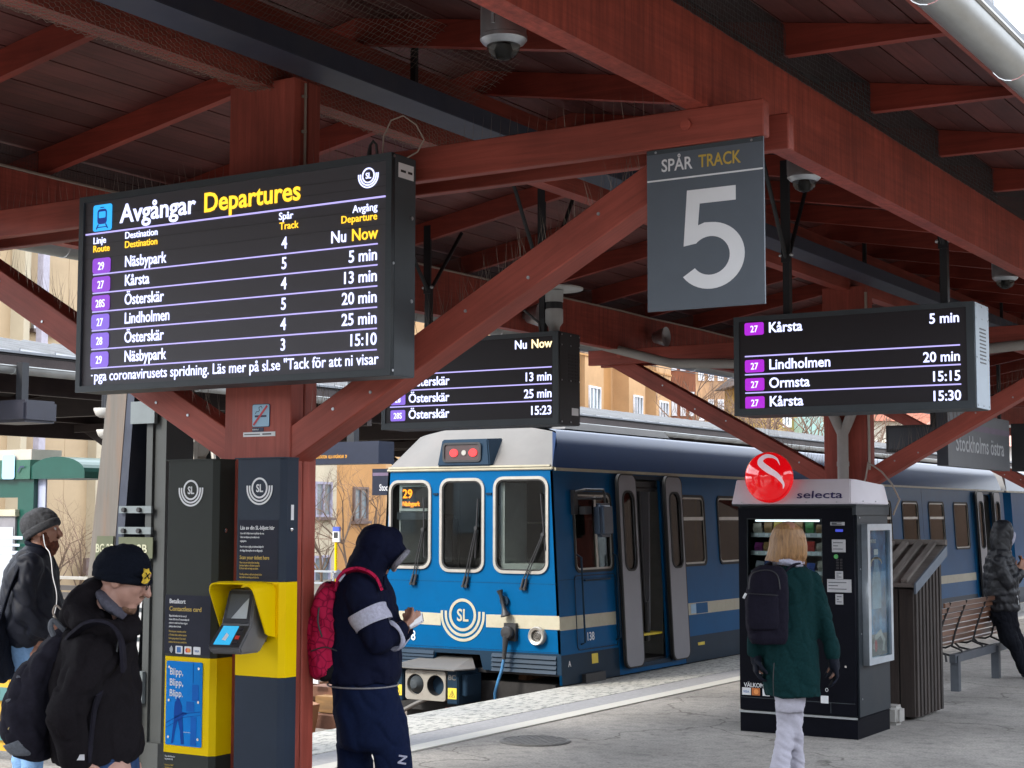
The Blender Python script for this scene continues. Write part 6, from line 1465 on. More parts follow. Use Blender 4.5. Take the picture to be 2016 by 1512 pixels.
def hand(bm, w, d, nrm, s=1.0, curl=.5, thumb=1):
    """w wrist, d pointing direction, nrm palm normal (fingers curl towards it)"""
    d = d.normalized(); nrm = (nrm-d*nrm.dot(d)).normalized(); sd_ = d.cross(nrm)
    for i, (o_, L_) in enumerate(((.030, .072), (.010, .080), (-.011, .075), (-.031, .058))):
        base = w+d*.088*s+sd_*o_*s*thumb
        chain(bm, [(w+d*.01+sd_*o_*.6*s*thumb, .017*s), (base, .0125*s)])
        p = base; a = .25; dirn = d
        pts = [(p, .0098*s)]
        for q in range(3):
            a += curl*(.75 if q else .5); v = d*cos(a)+nrm*sin(a); p = p+v*L_*s*(.45, .32, .25)[q]; pts.append((p, (.0092, .0085, .0075)[q]*s))
        chain(bm, pts)
    b = w+d*.02+sd_*.03*s*thumb
    q1 = b+(d*.6+sd_*.7*thumb+nrm*.35).normalized()*.045*s; q2 = q1+(d*.8+nrm*.6+sd_*.1*thumb).normalized()*.035*s; q3 = q2+(d*.7+nrm*.6-sd_*.2*thumb).normalized()*.025*s
    chain(bm, [(b, .015*s), (q1, .0115*s), (q2, .0105*s), (q3, .009*s)])
def head(bm, c, f, up, s=1.0):
    f = f.normalized(); up = (up-f*up.dot(f)).normalized(); sd_ = f.cross(up); ax = (f, sd_, up)
    E_ = lambda a, b, c_, r: sph(bm, c+(f*a+sd_*b+up*c_)*s, tuple(x*s for x in r), ax)
    E_(-.012, 0, .035, (.096, .077, .092)); E_(.020, 0, -.03, (.070, .062, .080)); E_(.052, 0, -.088, (.032, .034, .026)); E_(.062, 0, .045, (.035, .055, .035))
    E_(.055, .03, -.015, (.03, .03, .035)); E_(.055, -.03, -.015, (.03, .03, .035))
    chain(bm, [(c+(f*.088+up*.018)*s, .009*s), (c+(f*.103-up*.012)*s, .011*s), (c+(f*.108-up*.026)*s, .0145*s)])
    E_(.080, 0, -.052, (.017, .024, .008)); E_(.078, 0, -.066, (.015, .022, .009))
    for q in (-1, 1):
        E_(-.01, q*.078, -.005, (.020, .011, .032)); E_(.078, q*.028, .030, (.012, .02, .007))
    return ax
def eyes(fig, body, c, ax, s=1.0):
    mw_ = M['eyew']; mp_ = M['eyed']
    for q in (-1, 1):
        for rr, off, m_, nm in ((.0125, .072, mw_, 'eye'), (.006, .080, mp_, 'iris')):
            b = bmesh.new(); sph(b, c+(ax[0]*off+ax[1]*q*.030+ax[2]*.010)*s, rr*s); me = bpy.data.meshes.new(nm); b.to_mesh(me); b.free()
            for p in me.polygons: p.use_smooth = True
            ob(nm, me, m_, None, body)
M['eyew'] = mat('eye white', (.6, .58, .55), .2); M['eyed'] = mat('iris', (.03, .04, .05), .1)
def part(fig, nm, me, m, parent=None): return ob(nm, me, m, None, parent or fig.t)
def strap(fig, nm, pts, w_, m, th=.006, parent=None):
    """flat band through points: width vector horizontal-perpendicular"""
    mb = MB(); n = len(pts); vs = []
    for i, p in enumerate(pts):
        t = (pts[min(i+1, n-1)]-pts[max(i-1, 0)]).normalized(); s_ = t.cross(FWH*-1+Vector((0, 0, .3))).normalized(); nn = t.cross(s_).normalized()
        for a, b in ((-1, -1), (1, -1), (1, 1), (-1, 1)): vs.append(p+nn*a*w_/2+s_*b*th/2)
    fs = [(i*4+j, i*4+(j+1) % 4, (i+1)*4+(j+1) % 4, (i+1)*4+j) for i in range(n-1) for j in range(4)]+[(0, 1, 2, 3), (n*4-4, n*4-1, n*4-2, n*4-3)]
    mb.add(vs, fs); o = ob(nm, mb, m, None, parent or fig.t); smooth(o, 50); return o
def spl(pts, k=5):
    out = []
    for i in range(len(pts)-1):
        p0 = pts[max(i-1, 0)]; p1_ = pts[i]; p2_ = pts[i+1]; p3_ = pts[min(i+2, len(pts)-1)]
        for q in range(k):
            t = q/k; out.append(.5*((2*p1_)+(-p0+p2_)*t+(2*p0-5*p1_+4*p2_-p3_)*t*t+(-p0+3*p1_-3*p2_+p3_)*t**3))
    out.append(pts[-1]); return out
navy = cloth('navy sweatshirt cloth', (.006, .008, .024)); navy2 = cloth('navy trouser cloth', (.006, .011, .036))
whitec = cloth('white cloth', (.42, .42, .52)); blackc = cloth('black jacket shell', (.010, .012, .020), .6, .2)
UPV = Vector((0, 0, 1))

# ---- hooded person with the pink backpack
F = Fig('person', 'person in navy hooded tracksuit with white sleeve bands looking down at a phone', 'person', 722, 7.1)
b = bmesh.new()
hc = F.P(744, 1087); hf = (RTH*.84-UPV*.55+FWH*.12)
ax = head(b, hc, hf, UPV, .94)
chain(b, F.C([(735, 1112, 0, .06), (722, 1150, 0, .065)]))
rings(b, F.R([(1330, 662, 770, .15), (1280, 662, 768, .15), (1200, 668, 765, .16), (1150, 678, 750, .17), (1125, 700, 745, .08)]))
armN = [(712, 1168, -.19, .052), (742, 1258, -.22, .043), (790, 1236, -.13, .029)]; armF = [(728, 1168, .17, .052), (765, 1255, .17, .043), (797, 1238, .02, .029)]
chain(b, F.C(armN)); chain(b, F.C(armF))
legA = [(697, 1400, .06, .065), (697, 1460, .07, .06), (696, 1560, .08, .055), (692, 1740, .08, .04)]; legB = [(752, 1400, -.04, .065), (776, 1460, -.06, .06), (779, 1555, -.06, .055), (790, 1745, -.06, .04)]
chain(b, F.C(legA)); chain(b, F.C(legB))
hand(b, F.P(786, 1238, -.13), RTH*.42+UPV*.30+FWH*.75, UPV*.8-RTH*.4, .86, .62, 1)
hand(b, F.P(792, 1240, .03), RTH*.5+UPV*.25-FWH*.5, UPV*.9-RTH*.2, .86, .55, -1)
body = part(F, 'body', remesh(b, .0055, 2), M['skin']); eyes(F, body, hc, ax)
b = bmesh.new()
rings(b, F.R([(1344, 647, 784, .175), (1320, 643, 790, .185), (1280, 642, 790, .19), (1240, 645, 788, .195), (1200, 650, 784, .205), (1165, 657, 774, .215), (1142, 665, 764, .205), (1124, 678, 756, .155), (1108, 692, 752, .10)]))
chain(b, F.C([(708, 1166, -.175, .080), (727, 1212, -.20, .073), (744, 1258, -.22, .066), (768, 1252, -.18, .052), (788, 1240, -.13, .042)]))
chain(b, F.C([(726, 1168, .16, .080), (765, 1252, .17, .066), (796, 1242, .03, .042)]))
part(F, 'jacket', remesh(b, .011, 5, fold=.007, fs=8, seed=1), navy)
b = bmesh.new()
rings(b, F.R([(1340, 651, 781, .165), (1375, 656, 790, .17), (1420, 660, 800, .17), (1460, 664, 806, .155), (1475, 668, 804, .12)]))
chain(b, F.C([(702, 1430, .05, .09), (701, 1480, .065, .088), (697, 1560, .08, .08), (694, 1650, .08, .07), (692, 1735, .08, .06)]))
chain(b, F.C([(765, 1430, -.04, .09), (771, 1480, -.055, .088), (779, 1555, -.06, .080), (786, 1650, -.06, .07), (790, 1738, -.06, .06)]))
part(F, 'trousers', remesh(b, .011, 5, fold=.009, fs=6, seed=2), navy2)
# hood with opening towards the phone
b = bmesh.new()
rings(b, F.R([(1031, 728, 746, .045), (1036, 717, 758, .085), (1045, 710, 774, .11), (1058, 704, 786, .12), (1074, 699, 797, .125), (1088, 694, 803, .125), (1100, 688, 788, .125), (1114, 681, 770, .13), (1130, 673, 762, .14), (1146, 664, 760, .17)]))
sph(b, F.P(765, 1062), (.07, .09, .055), (RTH, FWH, UPV))
hd_ = part(F, 'hood', remesh(b, .009, 4, fold=.006, fs=9, seed=3), navy)
lin = [F.P(806, 1087, -.0)+RTH*0+FWH*.10*0]
loop = [F.P(788+14*cos(a)*1.0, 1102-16*cos(a), -.105*sin(a)) for a in np.linspace(0, 2*pi, 25)]
lo_ = ob('hood_lining', MB().tube(loop, .013, 8), cloth('grey lining', (.22, .22, .25)), None, hd_); smooth(lo_)
part(F, 'drawstring', MB().tube(spl([F.P(757, 1136, -.12), F.P(756, 1150, -.15), F.P(760, 1160, -.16)]), .006, 6).mesh('s'), navy)
# sleeve bands
def band(fig, nm, p, q, r0, r1, m, tilt=None, n=28):
    p = fig.P(*p); q = fig.P(*q); d = (q-p).normalized(); a = d.orthogonal().normalized(); c_ = d.cross(a); vs = []
    K = 6
    for k in range(K+1):
        t = k/K; o_ = p.lerp(q, t); r = r0+(r1-r0)*t
        for j in range(n):
            an = 2*pi*j/n; off = a*cos(an)+c_*sin(an)
            vs.append(o_+off*(r+.004*sin(an*3+k*.8)))
    fs = [(k*n+j, k*n+(j+1) % n, (k+1)*n+(j+1) % n, (k+1)*n+j) for k in range(K) for j in range(n)]
    mb = MB(); mb.add(vs, fs); o = ob(nm, mb, m, None, fig.t); bm = bmesh.new(); bm.from_mesh(o.data); bmesh.ops.solidify(bm, geom=list(bm.faces), thickness=-.006); bm.to_mesh(o.data); bm.free(); smooth(o, 60); return o
band(F, 'sleeve_band', (723, 1201, -.197), (736, 1231, -.208), .083, .080, whitec)
band(F, 'cuff_band', (769, 1253, -.18), (776, 1249, -.165), .062, .058, whitec)
band(F, 'cuff_band', (777, 1249, .11), (783, 1247, .09), .062, .058, whitec)
part(F, 'hem_line', MB().tube([c+RTH*rx*cos(a)+FWH*ry*sin(a) for (c, rx, ry) in F.R([(1347, 645, 785, .178)]) for a in np.linspace(0, 2*pi, 40)], .0035, 6).mesh('h'), cloth('pale hem', (.25, .24, .25)))
nm_ = text_mesh('N', .036, xs=1.1, bold=.06, th=.004)
pn = F.P(802, 1487, -.152); MX = Matrix(((RTH.x, 0, -FWH.x, pn.x), (RTH.y, 0, -FWH.y, pn.y), (0, 1, 0, pn.z), (0, 0, 0, 1))) @ Matrix.Rotation(radians(-99), 4, 'Z') @ Matrix.Translation((-.0, -.035, 0))
ob('letter', nm_, whitec, MX, F.t)
for (x, y, dv) in ((700, 1765, .08), (800, 1768, -.06)):
    b = bmesh.new(); p = F.P(x, y, dv); p.z = .045; sph(b, p+RTH*.05, (.14, .05, .045)); sph(b, p-RTH*.04, (.06, .045, .06)); part(F, 'shoe', remesh(b, .01, 2, cut=[(Vector((0, 0, .004)), Vector((0, 0, -1)))]), whitec)
ph = thing('phone', 'white smartphone held by the hooded person', 'phone', F.P(818, 1222, -.04), YAW)
pm_ = Matrix.Translation(F.P(819, 1222, -.05)) @ Matrix.Rotation(YAW, 4, 'Z') @ Matrix.Rotation(radians(-28), 4, 'Y') @ Matrix.Rotation(radians(12), 4, 'X')
ob('phone_body', bevel(ob('q', MB().box(-.034, .036, -.075, .075, -.004, .004), mat('white phone shell', (.65, .65, .68), .3)), .003).data, None, pm_, ph); bpy.data.objects.remove(bpy.data.objects['q'])
ob('phone_screen', MB().box(-.031, .033, -.07, .07, .0041, .0048), glow('phone screen light', (.75, .8, .9), .3), pm_, ph)
# pink backpack
def pinkmat():
    m = cloth('pink patterned nylon', (.45, .012, .06), .6, .1); N = m.node_tree.nodes; L = m.node_tree.links; b = N['Principled BSDF']
    t = N.new('ShaderNodeTexCoord'); mp_ = N.new('ShaderNodeMapping'); mp_.inputs['Rotation'].default_value = (0, .5, .55); L.new(t.outputs['Object'], mp_.inputs[0])
    v = N.new('ShaderNodeTexVoronoi'); v.feature = 'DISTANCE_TO_EDGE'; v.inputs['Scale'].default_value = 24; L.new(mp_.outputs[0], v.inputs['Vector'])
    r = N.new('ShaderNodeValToRGB'); r.color_ramp.elements[0].position = .02; r.color_ramp.elements[1].position = .09; r.color_ramp.elements[0].color = (.22, .006, .035, 1); r.color_ramp.elements[1].color = (.46, .014, .065, 1)
    L.new(v.outputs['Distance'], r.inputs[0]); L.new(r.outputs[0], b.inputs['Base Color']); return m
pk = pinkmat()
bp_ = Fig('backpack', 'pink patterned backpack with dark base worn by the hooded person', 'backpack', 645, 7.1, base=.95)
b = bmesh.new()
rings(b, F.R([(1146, 640, 668, .09), (1156, 630, 672, .13), (1172, 620, 674, .145), (1200, 613, 674, .15), (1240, 611, 678, .155), (1275, 610, 682, .155), (1305, 611, 676, .15), (1325, 614, 662, .14), (1333, 622, 650, .12)]), sq=2.8)
part(bp_, 'bag', remesh(b, .010, 3, fold=.007, fs=11, seed=6), pk)
b = bmesh.new()
rings(b, F.R([(1210, 606, 640, .10), (1230, 605, 640, .115), (1290, 605, 640, .115), (1312, 608, 640, .10)]), sq=3)
part(bp_, 'front_pocket', remesh(b, .009, 3, fold=.004, fs=12, seed=7), pk)
b = bmesh.new()
rings(b, F.R([(1296, 636, 689, .13), (1312, 634, 683, .145), (1330, 628, 668, .14), (1337, 634, 655, .12)]), sq=2.6)
part(bp_, 'dark_base', remesh(b, .009, 3), cloth('black nylon', (.012, .012, .014)))
strap(bp_, 'shoulder_strap', spl([F.P(662, 1160, -.13), F.P(668, 1140, -.15), F.P(682, 1126, -.165), F.P(702, 1121, -.17), F.P(724, 1126, -.19), F.P(742, 1140, -.20), F.P(752, 1162, -.20)]), .048, pk, .012)
strap(bp_, 'shoulder_strap', spl([F.P(664, 1150, .13), F.P(680, 1124, .15), F.P(712, 1116, .16), F.P(750, 1140, .15)]), .048, pk, .012)
part(bp_, 'grab_loop', MB().tube(spl([F.P(655, 1156, -.03), F.P(645, 1148, -.05), F.P(640, 1160, -.05), F.P(648, 1172, -.03)]), .010, 6).mesh('g'), cloth('dark webbing', (.03, .01, .02)))
part(bp_, 'zip', MB().tube(spl([F.P(628, 1196, -.155), F.P(626, 1225, -.16), F.P(634, 1254, -.162)]), .004, 6).mesh('z'), M['cblack'])
part(bp_, 'zip', MB().tube(spl([F.P(612, 1282, -.15), F.P(640, 1274, -.16), F.P(668, 1282, -.16), F.P(682, 1272, -.15)]), .003, 6).mesh('z'), M['cblack'])
part(bp_, 'strap_label', MB().box(-.02, .02, -.006, .0, -.02, .02).mesh('l'), whitec).matrix_basis = Matrix.Translation(F.P(668, 1133, -.165)) @ Matrix.Rotation(YAW, 4, 'Z') @ Matrix.Rotation(.6, 4, 'Y')

# ---- woman at the vending machine
F = Fig('person', 'blond woman in dark green coat and white trousers facing the vending machine', 'person', 1552, 10.4)
hair = mat('blond hair', (.29, .155, .062), .45, 0, var=.45, scale=14, stretch=(5, 5, .5), bump=.5, bscale=40)
green = cloth('dark green wool', (.0055, .027, .029), .9, .35, var=.25, scale=60); wt = cloth('white denim', (.46, .45, .52), .85, .2, var=.05)
b = bmesh.new(); hc = F.P(1551, 1064); ax = head(b, hc, FWH*.9-RTH*.25-UPV*.2, UPV, .98)
chain(b, F.C([(1551, 1090, 0, .055), (1551, 1115, 0, .06)])); rings(b, F.R([(1350, 1515, 1600, .10), (1250, 1515, 1590, .10), (1180, 1515, 1592, .10), (1130, 1515, 1590, .09), (1115, 1530, 1572, .06)]))
for q in (((1592, 1140, 0, .045), (1620, 1215, -.02, .038), (1641, 1296, -.03, .027)), ((1502, 1140, 0, .045), (1489, 1215, 0, .038), (1488, 1292, -.03, .027)), ((1546, 1360, .02, .045), (1549, 1432, .02, .036), (1535, 1518, -.05, .030)), ((1564, 1360, .0, .045), (1563, 1430, .02, .030), (1571, 1516, .08, .024))): chain(b, F.C(q))
hand(b, F.P(1641, 1300, -.03), -UPV+RTH*.1, -RTH, .78, .4, 1); hand(b, F.P(1488, 1292, -.03), -UPV, RTH, .78, .5, 1)
body = part(F, 'body', remesh(b, .007, 2), M['skin']); eyes(F, body, hc, ax)
b = bmesh.new()
rings(b, F.R([(1106, 1536, 1570, .065), (1114, 1518, 1586, .09), (1124, 1502, 1598, .115), (1140, 1494, 1604, .125), (1180, 1492, 1604, .125), (1230, 1493, 1606, .13), (1290, 1497, 1611, .14), (1340, 1503, 1614, .15), (1370, 1508, 1615, .15)]))
chain(b, F.C([(1596, 1140, 0, .062), (1612, 1180, -.01, .062), (1622, 1222, -.02, .056), (1634, 1262, -.03, .052), (1640, 1288, -.04, .049)]))
chain(b, F.C([(1504, 1138, 0, .062), (1488, 1215, 0, .056), (1486, 1284, -.03, .046)]))
part(F, 'coat', remesh(b, .011, 4, fold=.008, fs=6, seed=11), green)
part(F, 'coat_vent', MB().tube(spl([F.P(1524, 1305, -.16), F.P(1522, 1340, -.165), F.P(1523, 1371, -.155)]), .003, 5).mesh('v'), M['cblack'])
b = bmesh.new()
rings(b, F.R([(1350, 1522, 1588, .10), (1380, 1526, 1585, .10), (1400, 1529, 1582, .095)]))
chain(b, F.C([(1546, 1385, .02, .068), (1549, 1432, .02, .064), (1541, 1480, -.02, .062), (1535, 1515, -.05, .066)]))
chain(b, F.C([(1564, 1385, .0, .066), (1563, 1430, .02, .058), (1568, 1475, .06, .05), (1571, 1512, .08, .048)]))
part(F, 'trousers', remesh(b, .010, 3, fold=.0045, fs=11, seed=12, stretch=(.5, .5, 1.1)), wt)
b = bmesh.new(); ch = hand(b, F.P(1642, 1300, -.04), -UPV+RTH*.12, -RTH, 1.12, .4, 1); chain(b, F.C([(1640, 1294, -.04, .038), (1643, 1312, -.04, .036)])); part(F, 'glove', remesh(b, .006, 2), blackc)
b = bmesh.new(); hand(b, F.P(1488, 1292, -.03), -UPV, RTH, 1.12, .5, 1); chain(b, F.C([(1488, 1288, -.03, .038), (1489, 1302, -.03, .036)])); part(F, 'glove', remesh(b, .006, 2), blackc)
for (x, dv) in ((1533, -.05), (1573, .08)):
    b = bmesh.new(); p = F.P(x, 1520, dv); p.z = .04; sph(b, p+FWH*.05, (.045, .12, .04)); sph(b, p-FWH*.02, (.04, .05, .05)); part(F, 'shoe', remesh(b, .01, 2, cut=[(Vector((0, 0, .004)), Vector((0, 0, -1)))]), blackc)
b = bmesh.new()
rings(b, F.R([(1029, 1540, 1562, .04), (1033, 1530, 1570, .065), (1042, 1522, 1580, .09), (1056, 1517, 1586, .10), (1075, 1514, 1589, .105), (1092, 1510, 1589, .10), (1104, 1505, 1586, .09), (1112, 1500, 1582, .07, -.02)]), sq=2)
hm = remesh(b, .007, 3, cut=[(F.P(1545, 1108), (-UPV-RTH*.12).normalized())])
for v in hm.vertices:
    q = v.co; a = atan2((q-hc).dot(FWH), (q-hc).dot(RTH)); n_ = (q-hc); n_.z = 0
    if n_.length > .02: v.co = q+n_.normalized()*(.005*noise.noise(Vector((a*9, q.z*2.5, 0)))+.003*noise.noise(Vector((a*26, q.z*4, 3))))
ho = part(F, 'hair', hm, hair)
# loose strands at the ends
sb = MB(); rr = random.Random(4)
for i in range(420):
    a = rr.uniform(0, 2*pi); p0 = hc+RTH*.118*cos(a)+FWH*.10*sin(a)+UPV*rr.uniform(-.13, .03); p1_ = p0-UPV*rr.uniform(.03, .07)+RTH*rr.uniform(-.012, .008); w3 = RTH.cross(UPV)*.0012+RTH*.0012
    sb.add([p0-w3, p0+w3, p1_], [(0, 1, 2)])
ob('hair_strands', sb, hair, None, F.t, kind='stuff')
b = bmesh.new(); chain(b, [(F.P(1551, 1107)+RTH*.085*cos(a)+FWH*.085*sin(a)+UPV*.01*sin(a*2), .026) for a in np.linspace(0, 2*pi, 16)]); part(F, 'scarf', remesh(b, .008, 2, fold=.004, fs=20), whitec)
bk = Fig('backpack', 'black backpack worn by the blond woman in the green coat', 'backpack', 1510, 10.4, base=1.0)
bkm = cloth('charcoal backpack nylon', (.010, .009, .017), .8, .2)
b = bmesh.new()
rings(b, F.R([(1113, 1496, 1534, .05), (1120, 1484, 1544, .075), (1136, 1474, 1550, .085), (1180, 1467, 1552, .09), (1230, 1469, 1552, .09), (1256, 1473, 1551, .085), (1268, 1480, 1546, .07)], dv=-.205), sq=3)
part(bk, 'bag', remesh(b, .009, 3, fold=.003, fs=10, seed=20), bkm)
b = bmesh.new()
rings(b, F.R([(1168, 1474, 1526, .03), (1176, 1470, 1532, .045), (1225, 1470, 1534, .05), (1240, 1475, 1530, .04)], dv=-.28), sq=3)
part(bk, 'front_pocket', remesh(b, .008, 3, fold=.002, fs=10, seed=21), bkm)
part(bk, 'zip', MB().tube(spl([F.P(1474, 1160, -.31), F.P(1480, 1130, -.295), F.P(1510, 1122, -.295), F.P(1530, 1132, -.30), F.P(1536, 1160, -.31)]), .0035, 6).mesh('z'), M['cblack'])
part(bk, 'pocket_seam', MB().tube(spl([F.P(1470, 1168, -.30), F.P(1500, 1170, -.335), F.P(1532, 1172, -.31)]), .003, 6).mesh('z'), M['cblack'])
strap(bk, 'shoulder_strap', spl([F.P(1540, 1135, -.16), F.P(1556, 1116, -.13), F.P(1574, 1112, -.05), F.P(1582, 1120, .08)]), .045, bkm, .012)
strap(bk, 'shoulder_strap', spl([F.P(1492, 1135, -.16), F.P(1504, 1116, -.13), F.P(1514, 1111, -.03), F.P(1512, 1120, .08)]), .045, bkm, .012)
part(bk, 'reflective_tab', MB().box(-.006, .006, -.02, .01, -.018, .018).mesh('t'), M['whitepaint']).matrix_basis = Matrix.Translation(F.P(1466, 1173, -.21)) @ Matrix.Rotation(YAW, 4, 'Z') @ Matrix.Rotation(.5, 4, 'Y')

# ---- bearded man with the grey beanie
F = Fig('person', 'red-bearded man in grey beanie, black bomber jacket and light blue jeans at the left edge', 'person', 62, 9.4)
b = bmesh.new(); hc = F.P(83, 1045); hf = RTH*.97+FWH*.22+UPV*.02; ax = head(b, hc, hf, UPV-RTH*.03)
chain(b, F.C([(80, 1068, 0, .058), (70, 1092, 0, .062)])); rings(b, F.R([(1265, 25, 100, .14), (1200, 20, 108, .16), (1130, 25, 100, .18), (1100, 40, 92, .15), (1085, 55, 88, .07)]))
for q in (((60, 1115, -.19, .05), (48, 1200, -.23, .042), (92, 1243, -.17, .03)), ((72, 1115, .18, .05), (80, 1200, .2, .042), (112, 1243, .1, .03)), ((52, 1290, .05, .085), (46, 1430, .06, .055), (44, 1590, .06, .04)), ((68, 1290, -.06, .085), (66, 1430, -.07, .055), (60, 1590, -.08, .04))): chain(b, F.C(q))
hand(b, F.P(92, 1243, -.17), RTH*.9-UPV*.3, FWH, .95, .4); hand(b, F.P(112, 1243, .1), RTH*.9-UPV*.3, -FWH, .95, .4, -1)
body = part(F, 'body', remesh(b, .0065, 2), M['skin']); eyes(F, body, hc, ax)
b = bmesh.new()
rings(b, F.R([(1071, 54, 88, .075), (1080, 46, 93, .10), (1090, 35, 98, .15), (1104, 24, 103, .195), (1130, 14, 110, .22), (1170, 7, 119, .23), (1210, 5, 127, .23), (1243, 10, 126, .22), (1258, 17, 104, .20), (1270, 22, 84, .18)]))
chain(b, F.C([(58, 1116, -.18, .082), (50, 1160, -.21, .075), (48, 1205, -.23, .066), (72, 1228, -.21, .058), (96, 1246, -.17, .045)])); chain(b, F.C([(80, 1200, .2, .066), (112, 1243, .1, .045)]))
bj = mat('black bomber nylon', (.0035, .005, .012), .6, 0, var=.2, spec=.25, scale=40, bump=.15, bscale=300)
part(F, 'jacket', remesh(b, .011, 4, fold=.010, fs=7, seed=31), bj)
b = bmesh.new(); chain(b, [(F.P(74, 1074)+RTH*.062*cos(a)+FWH*.07*sin(a)-UPV*.018*cos(a), .016) for a in np.linspace(0, 2*pi, 14)]); part(F, 'collar', remesh(b, .008, 2), cloth('black rib knit', (.008, .010, .018)))
b = bmesh.new()
rings(b, F.R([(1252, 21, 88, .15), (1280, 22, 90, .16), (1320, 25, 90, .15)]))
chain(b, F.C([(50, 1310, .05, .085), (46, 1430, .06, .072), (44, 1585, .06, .055)])); chain(b, F.C([(68, 1310, -.06, .085), (66, 1430, -.07, .072), (60, 1585, -.08, .055)]))
part(F, 'jeans', remesh(b, .011, 3, fold=.006, fs=10, seed=33), cloth('light blue denim', (.17, .30, .50), .9, .1, var=.15, scale=30))
bean = cloth('dark grey knit', (.060, .062, .068), .95, .3, bscale=220, bump=.6)
b = bmesh.new(); tl = (UPV*.93-RTH*-.30).normalized(); xx_ = tl.cross(FWH).normalized()*-1
sph(b, hc+UPV*.036-RTH*.010, (.112, .098, .104), ax); sph(b, hc+UPV*.030-RTH*.055, (.078, .088, .090), ax)
part(F, 'beanie', remesh(b, .008, 3, cut=[(F.P(84, 1047), (-UPV*.86+RTH*-.50*-1*.0-RTH*-.0).normalized())] if False else [(hc+UPV*.005, (-UPV*.88+RTH*.48).normalized())], fold=.004, fs=10, seed=34), bean)
vs = []; b = bmesh.new()
ctr = hc+UPV*.010; nrm_ = (UPV*.88-RTH*.48).normalized(); a1 = (RTH*.88+UPV*.48).normalized()
chain(b, [(ctr-nrm_*.008+a1*.100*cos(a)+FWH*.088*sin(a), .017) for a in np.linspace(0, 2*pi, 22)])
chain(b, [(ctr+nrm_*.012+a1*.101*cos(a)+FWH*.088*sin(a), .017) for a in np.linspace(0, 2*pi, 22)])
part(F, 'beanie_brim', remesh(b, .008, 3), bean)
b = bmesh.new(); f_, s_, u_ = ax
sph(b, hc+f_*.042-u_*.085, (.046, .05, .048), ax); sph(b, hc+f_*.070-u_*.088, (.028, .036, .040), ax); sph(b, hc+f_*.05-u_*.118, (.034, .036, .035), ax)
for q in (-1, 1): sph(b, hc+f_*.018+s_*q*.050-u_*.055, (.028, .018, .055), ax)
sph(b, hc+f_*.090-u_*.042, (.014, .030, .008), ax)
part(F, 'beard', remesh(b, .006, 2, fine=.006), mat('auburn beard', (.115, .032, .014), .8, 0, var=.5, scale=60, bump=.6, bscale=200))
wr = [F.P(85, 1052, -.085), F.P(89, 1075, -.10), F.P(97, 1087, -.12), F.P(101, 1105, -.16), F.P(104, 1135, -.20), F.P(111, 1165, -.22), F.P(111, 1190, -.23), F.P(105, 1215, -.23)]
part(F, 'earphone_cable', MB().tube(spl(wr), .0028, 5).mesh('e'), M['whitepaint'])
for (x, dv) in ((48, .06), (64, -.08)):
    b = bmesh.new(); p = F.P(x, 1600, dv); p.z = .045; sph(b, p+RTH*.05, (.13, .05, .045)); sph(b, p-RTH*.03, (.06, .045, .06)); part(F, 'shoe', remesh(b, .01, 2, cut=[(Vector((0, 0, .004)), Vector((0, 0, -1)))]), blackc)
sb_ = Fig('shoulder_bag', 'black soft bag hanging behind the bearded man at the left edge', 'bag', 10, 9.3, base=.7)
b = bmesh.new(); rings(b, F.R([(1205, -30, 14, .12), (1230, -45, 22, .16), (1280, -50, 28, .17), (1325, -45, 30, .16), (1342, -30, 24, .12)], dv=-.12)); part(sb_, 'bag', remesh(b, .011, 3, fold=.010, fs=7, seed=36), blackc)
strap(sb_, 'strap', spl([F.P(2, 1220, -.22), F.P(20, 1160, -.26), F.P(45, 1105, -.2), F.P(60, 1088, -.08)]), .035, blackc, .006)

# ---- man leaning forward with the black beanie
F = Fig('person', 'man leaning forward in black beanie with yellow emblem, glasses and charcoal jacket', 'person', 195, 6.1)
b = bmesh.new(); hc = F.P(243, 1141); hf = RTH*.93-UPV*.30+FWH*.05; ax = head(b, hc, hf, UPV*.93+RTH*.3)
f_, s_, u_ = ax
chain(b, F.C([(225, 1172, 0, .06), (195, 1225, 0, .07)])); rings(b, F.R([(1480, 130, 260, .15), (1400, 125, 262, .16), (1320, 125, 255, .18), (1270, 135, 245, .16), (1240, 165, 230, .09)]))
for q in (((190, 1290, -.2, .055), (130, 1400, -.27, .045), (152, 1500, -.2, .03)), ((215, 1290, .2, .055), (200, 1400, .25, .045), (240, 1490, .2, .03)), ((180, 1520, .08, .085), (185, 1720, .1, .055), (180, 1870, .1, .04)), ((215, 1520, -.08, .085), (225, 1720, -.08, .055), (222, 1870, -.08, .04))): chain(b, F.C(q))
hand(b, F.P(152, 1500, -.2), -UPV+RTH*.3, FWH, .95, .4); hand(b, F.P(240, 1490, .2), -UPV+RTH*.3, -FWH, .95, .4, -1)
body = part(F, 'body', remesh(b, .006, 2), mat('fair skin', (.42, .235, .18), .5, var=.08, scale=12)); eyes(F, body, hc, ax)
shell = cloth('charcoal softshell', (.0105, .009, .011), .85, .35, var=.25)
b = bmesh.new()
rings(b, F.R([(1225, 160, 238, .10), (1240, 135, 252, .16), (1258, 120, 258, .20), (1285, 111, 261, .22), (1320, 106, 264, .225), (1360, 105, 271, .22), (1400, 104, 277, .21), (1450, 107, 279, .20), (1495, 112, 275, .19)]))
chain(b, F.C([(188, 1288, -.19, .092), (160, 1345, -.24, .082), (130, 1402, -.27, .075), (138, 1445, -.25, .066), (150, 1492, -.21, .056)])); chain(b, F.C([(215, 1290, .2, .08), (200, 1400, .25, .07), (240, 1480, .2, .05)]))
part(F, 'jacket', remesh(b, .011, 4, fold=.012, fs=6, seed=41), shell)
b = bmesh.new()
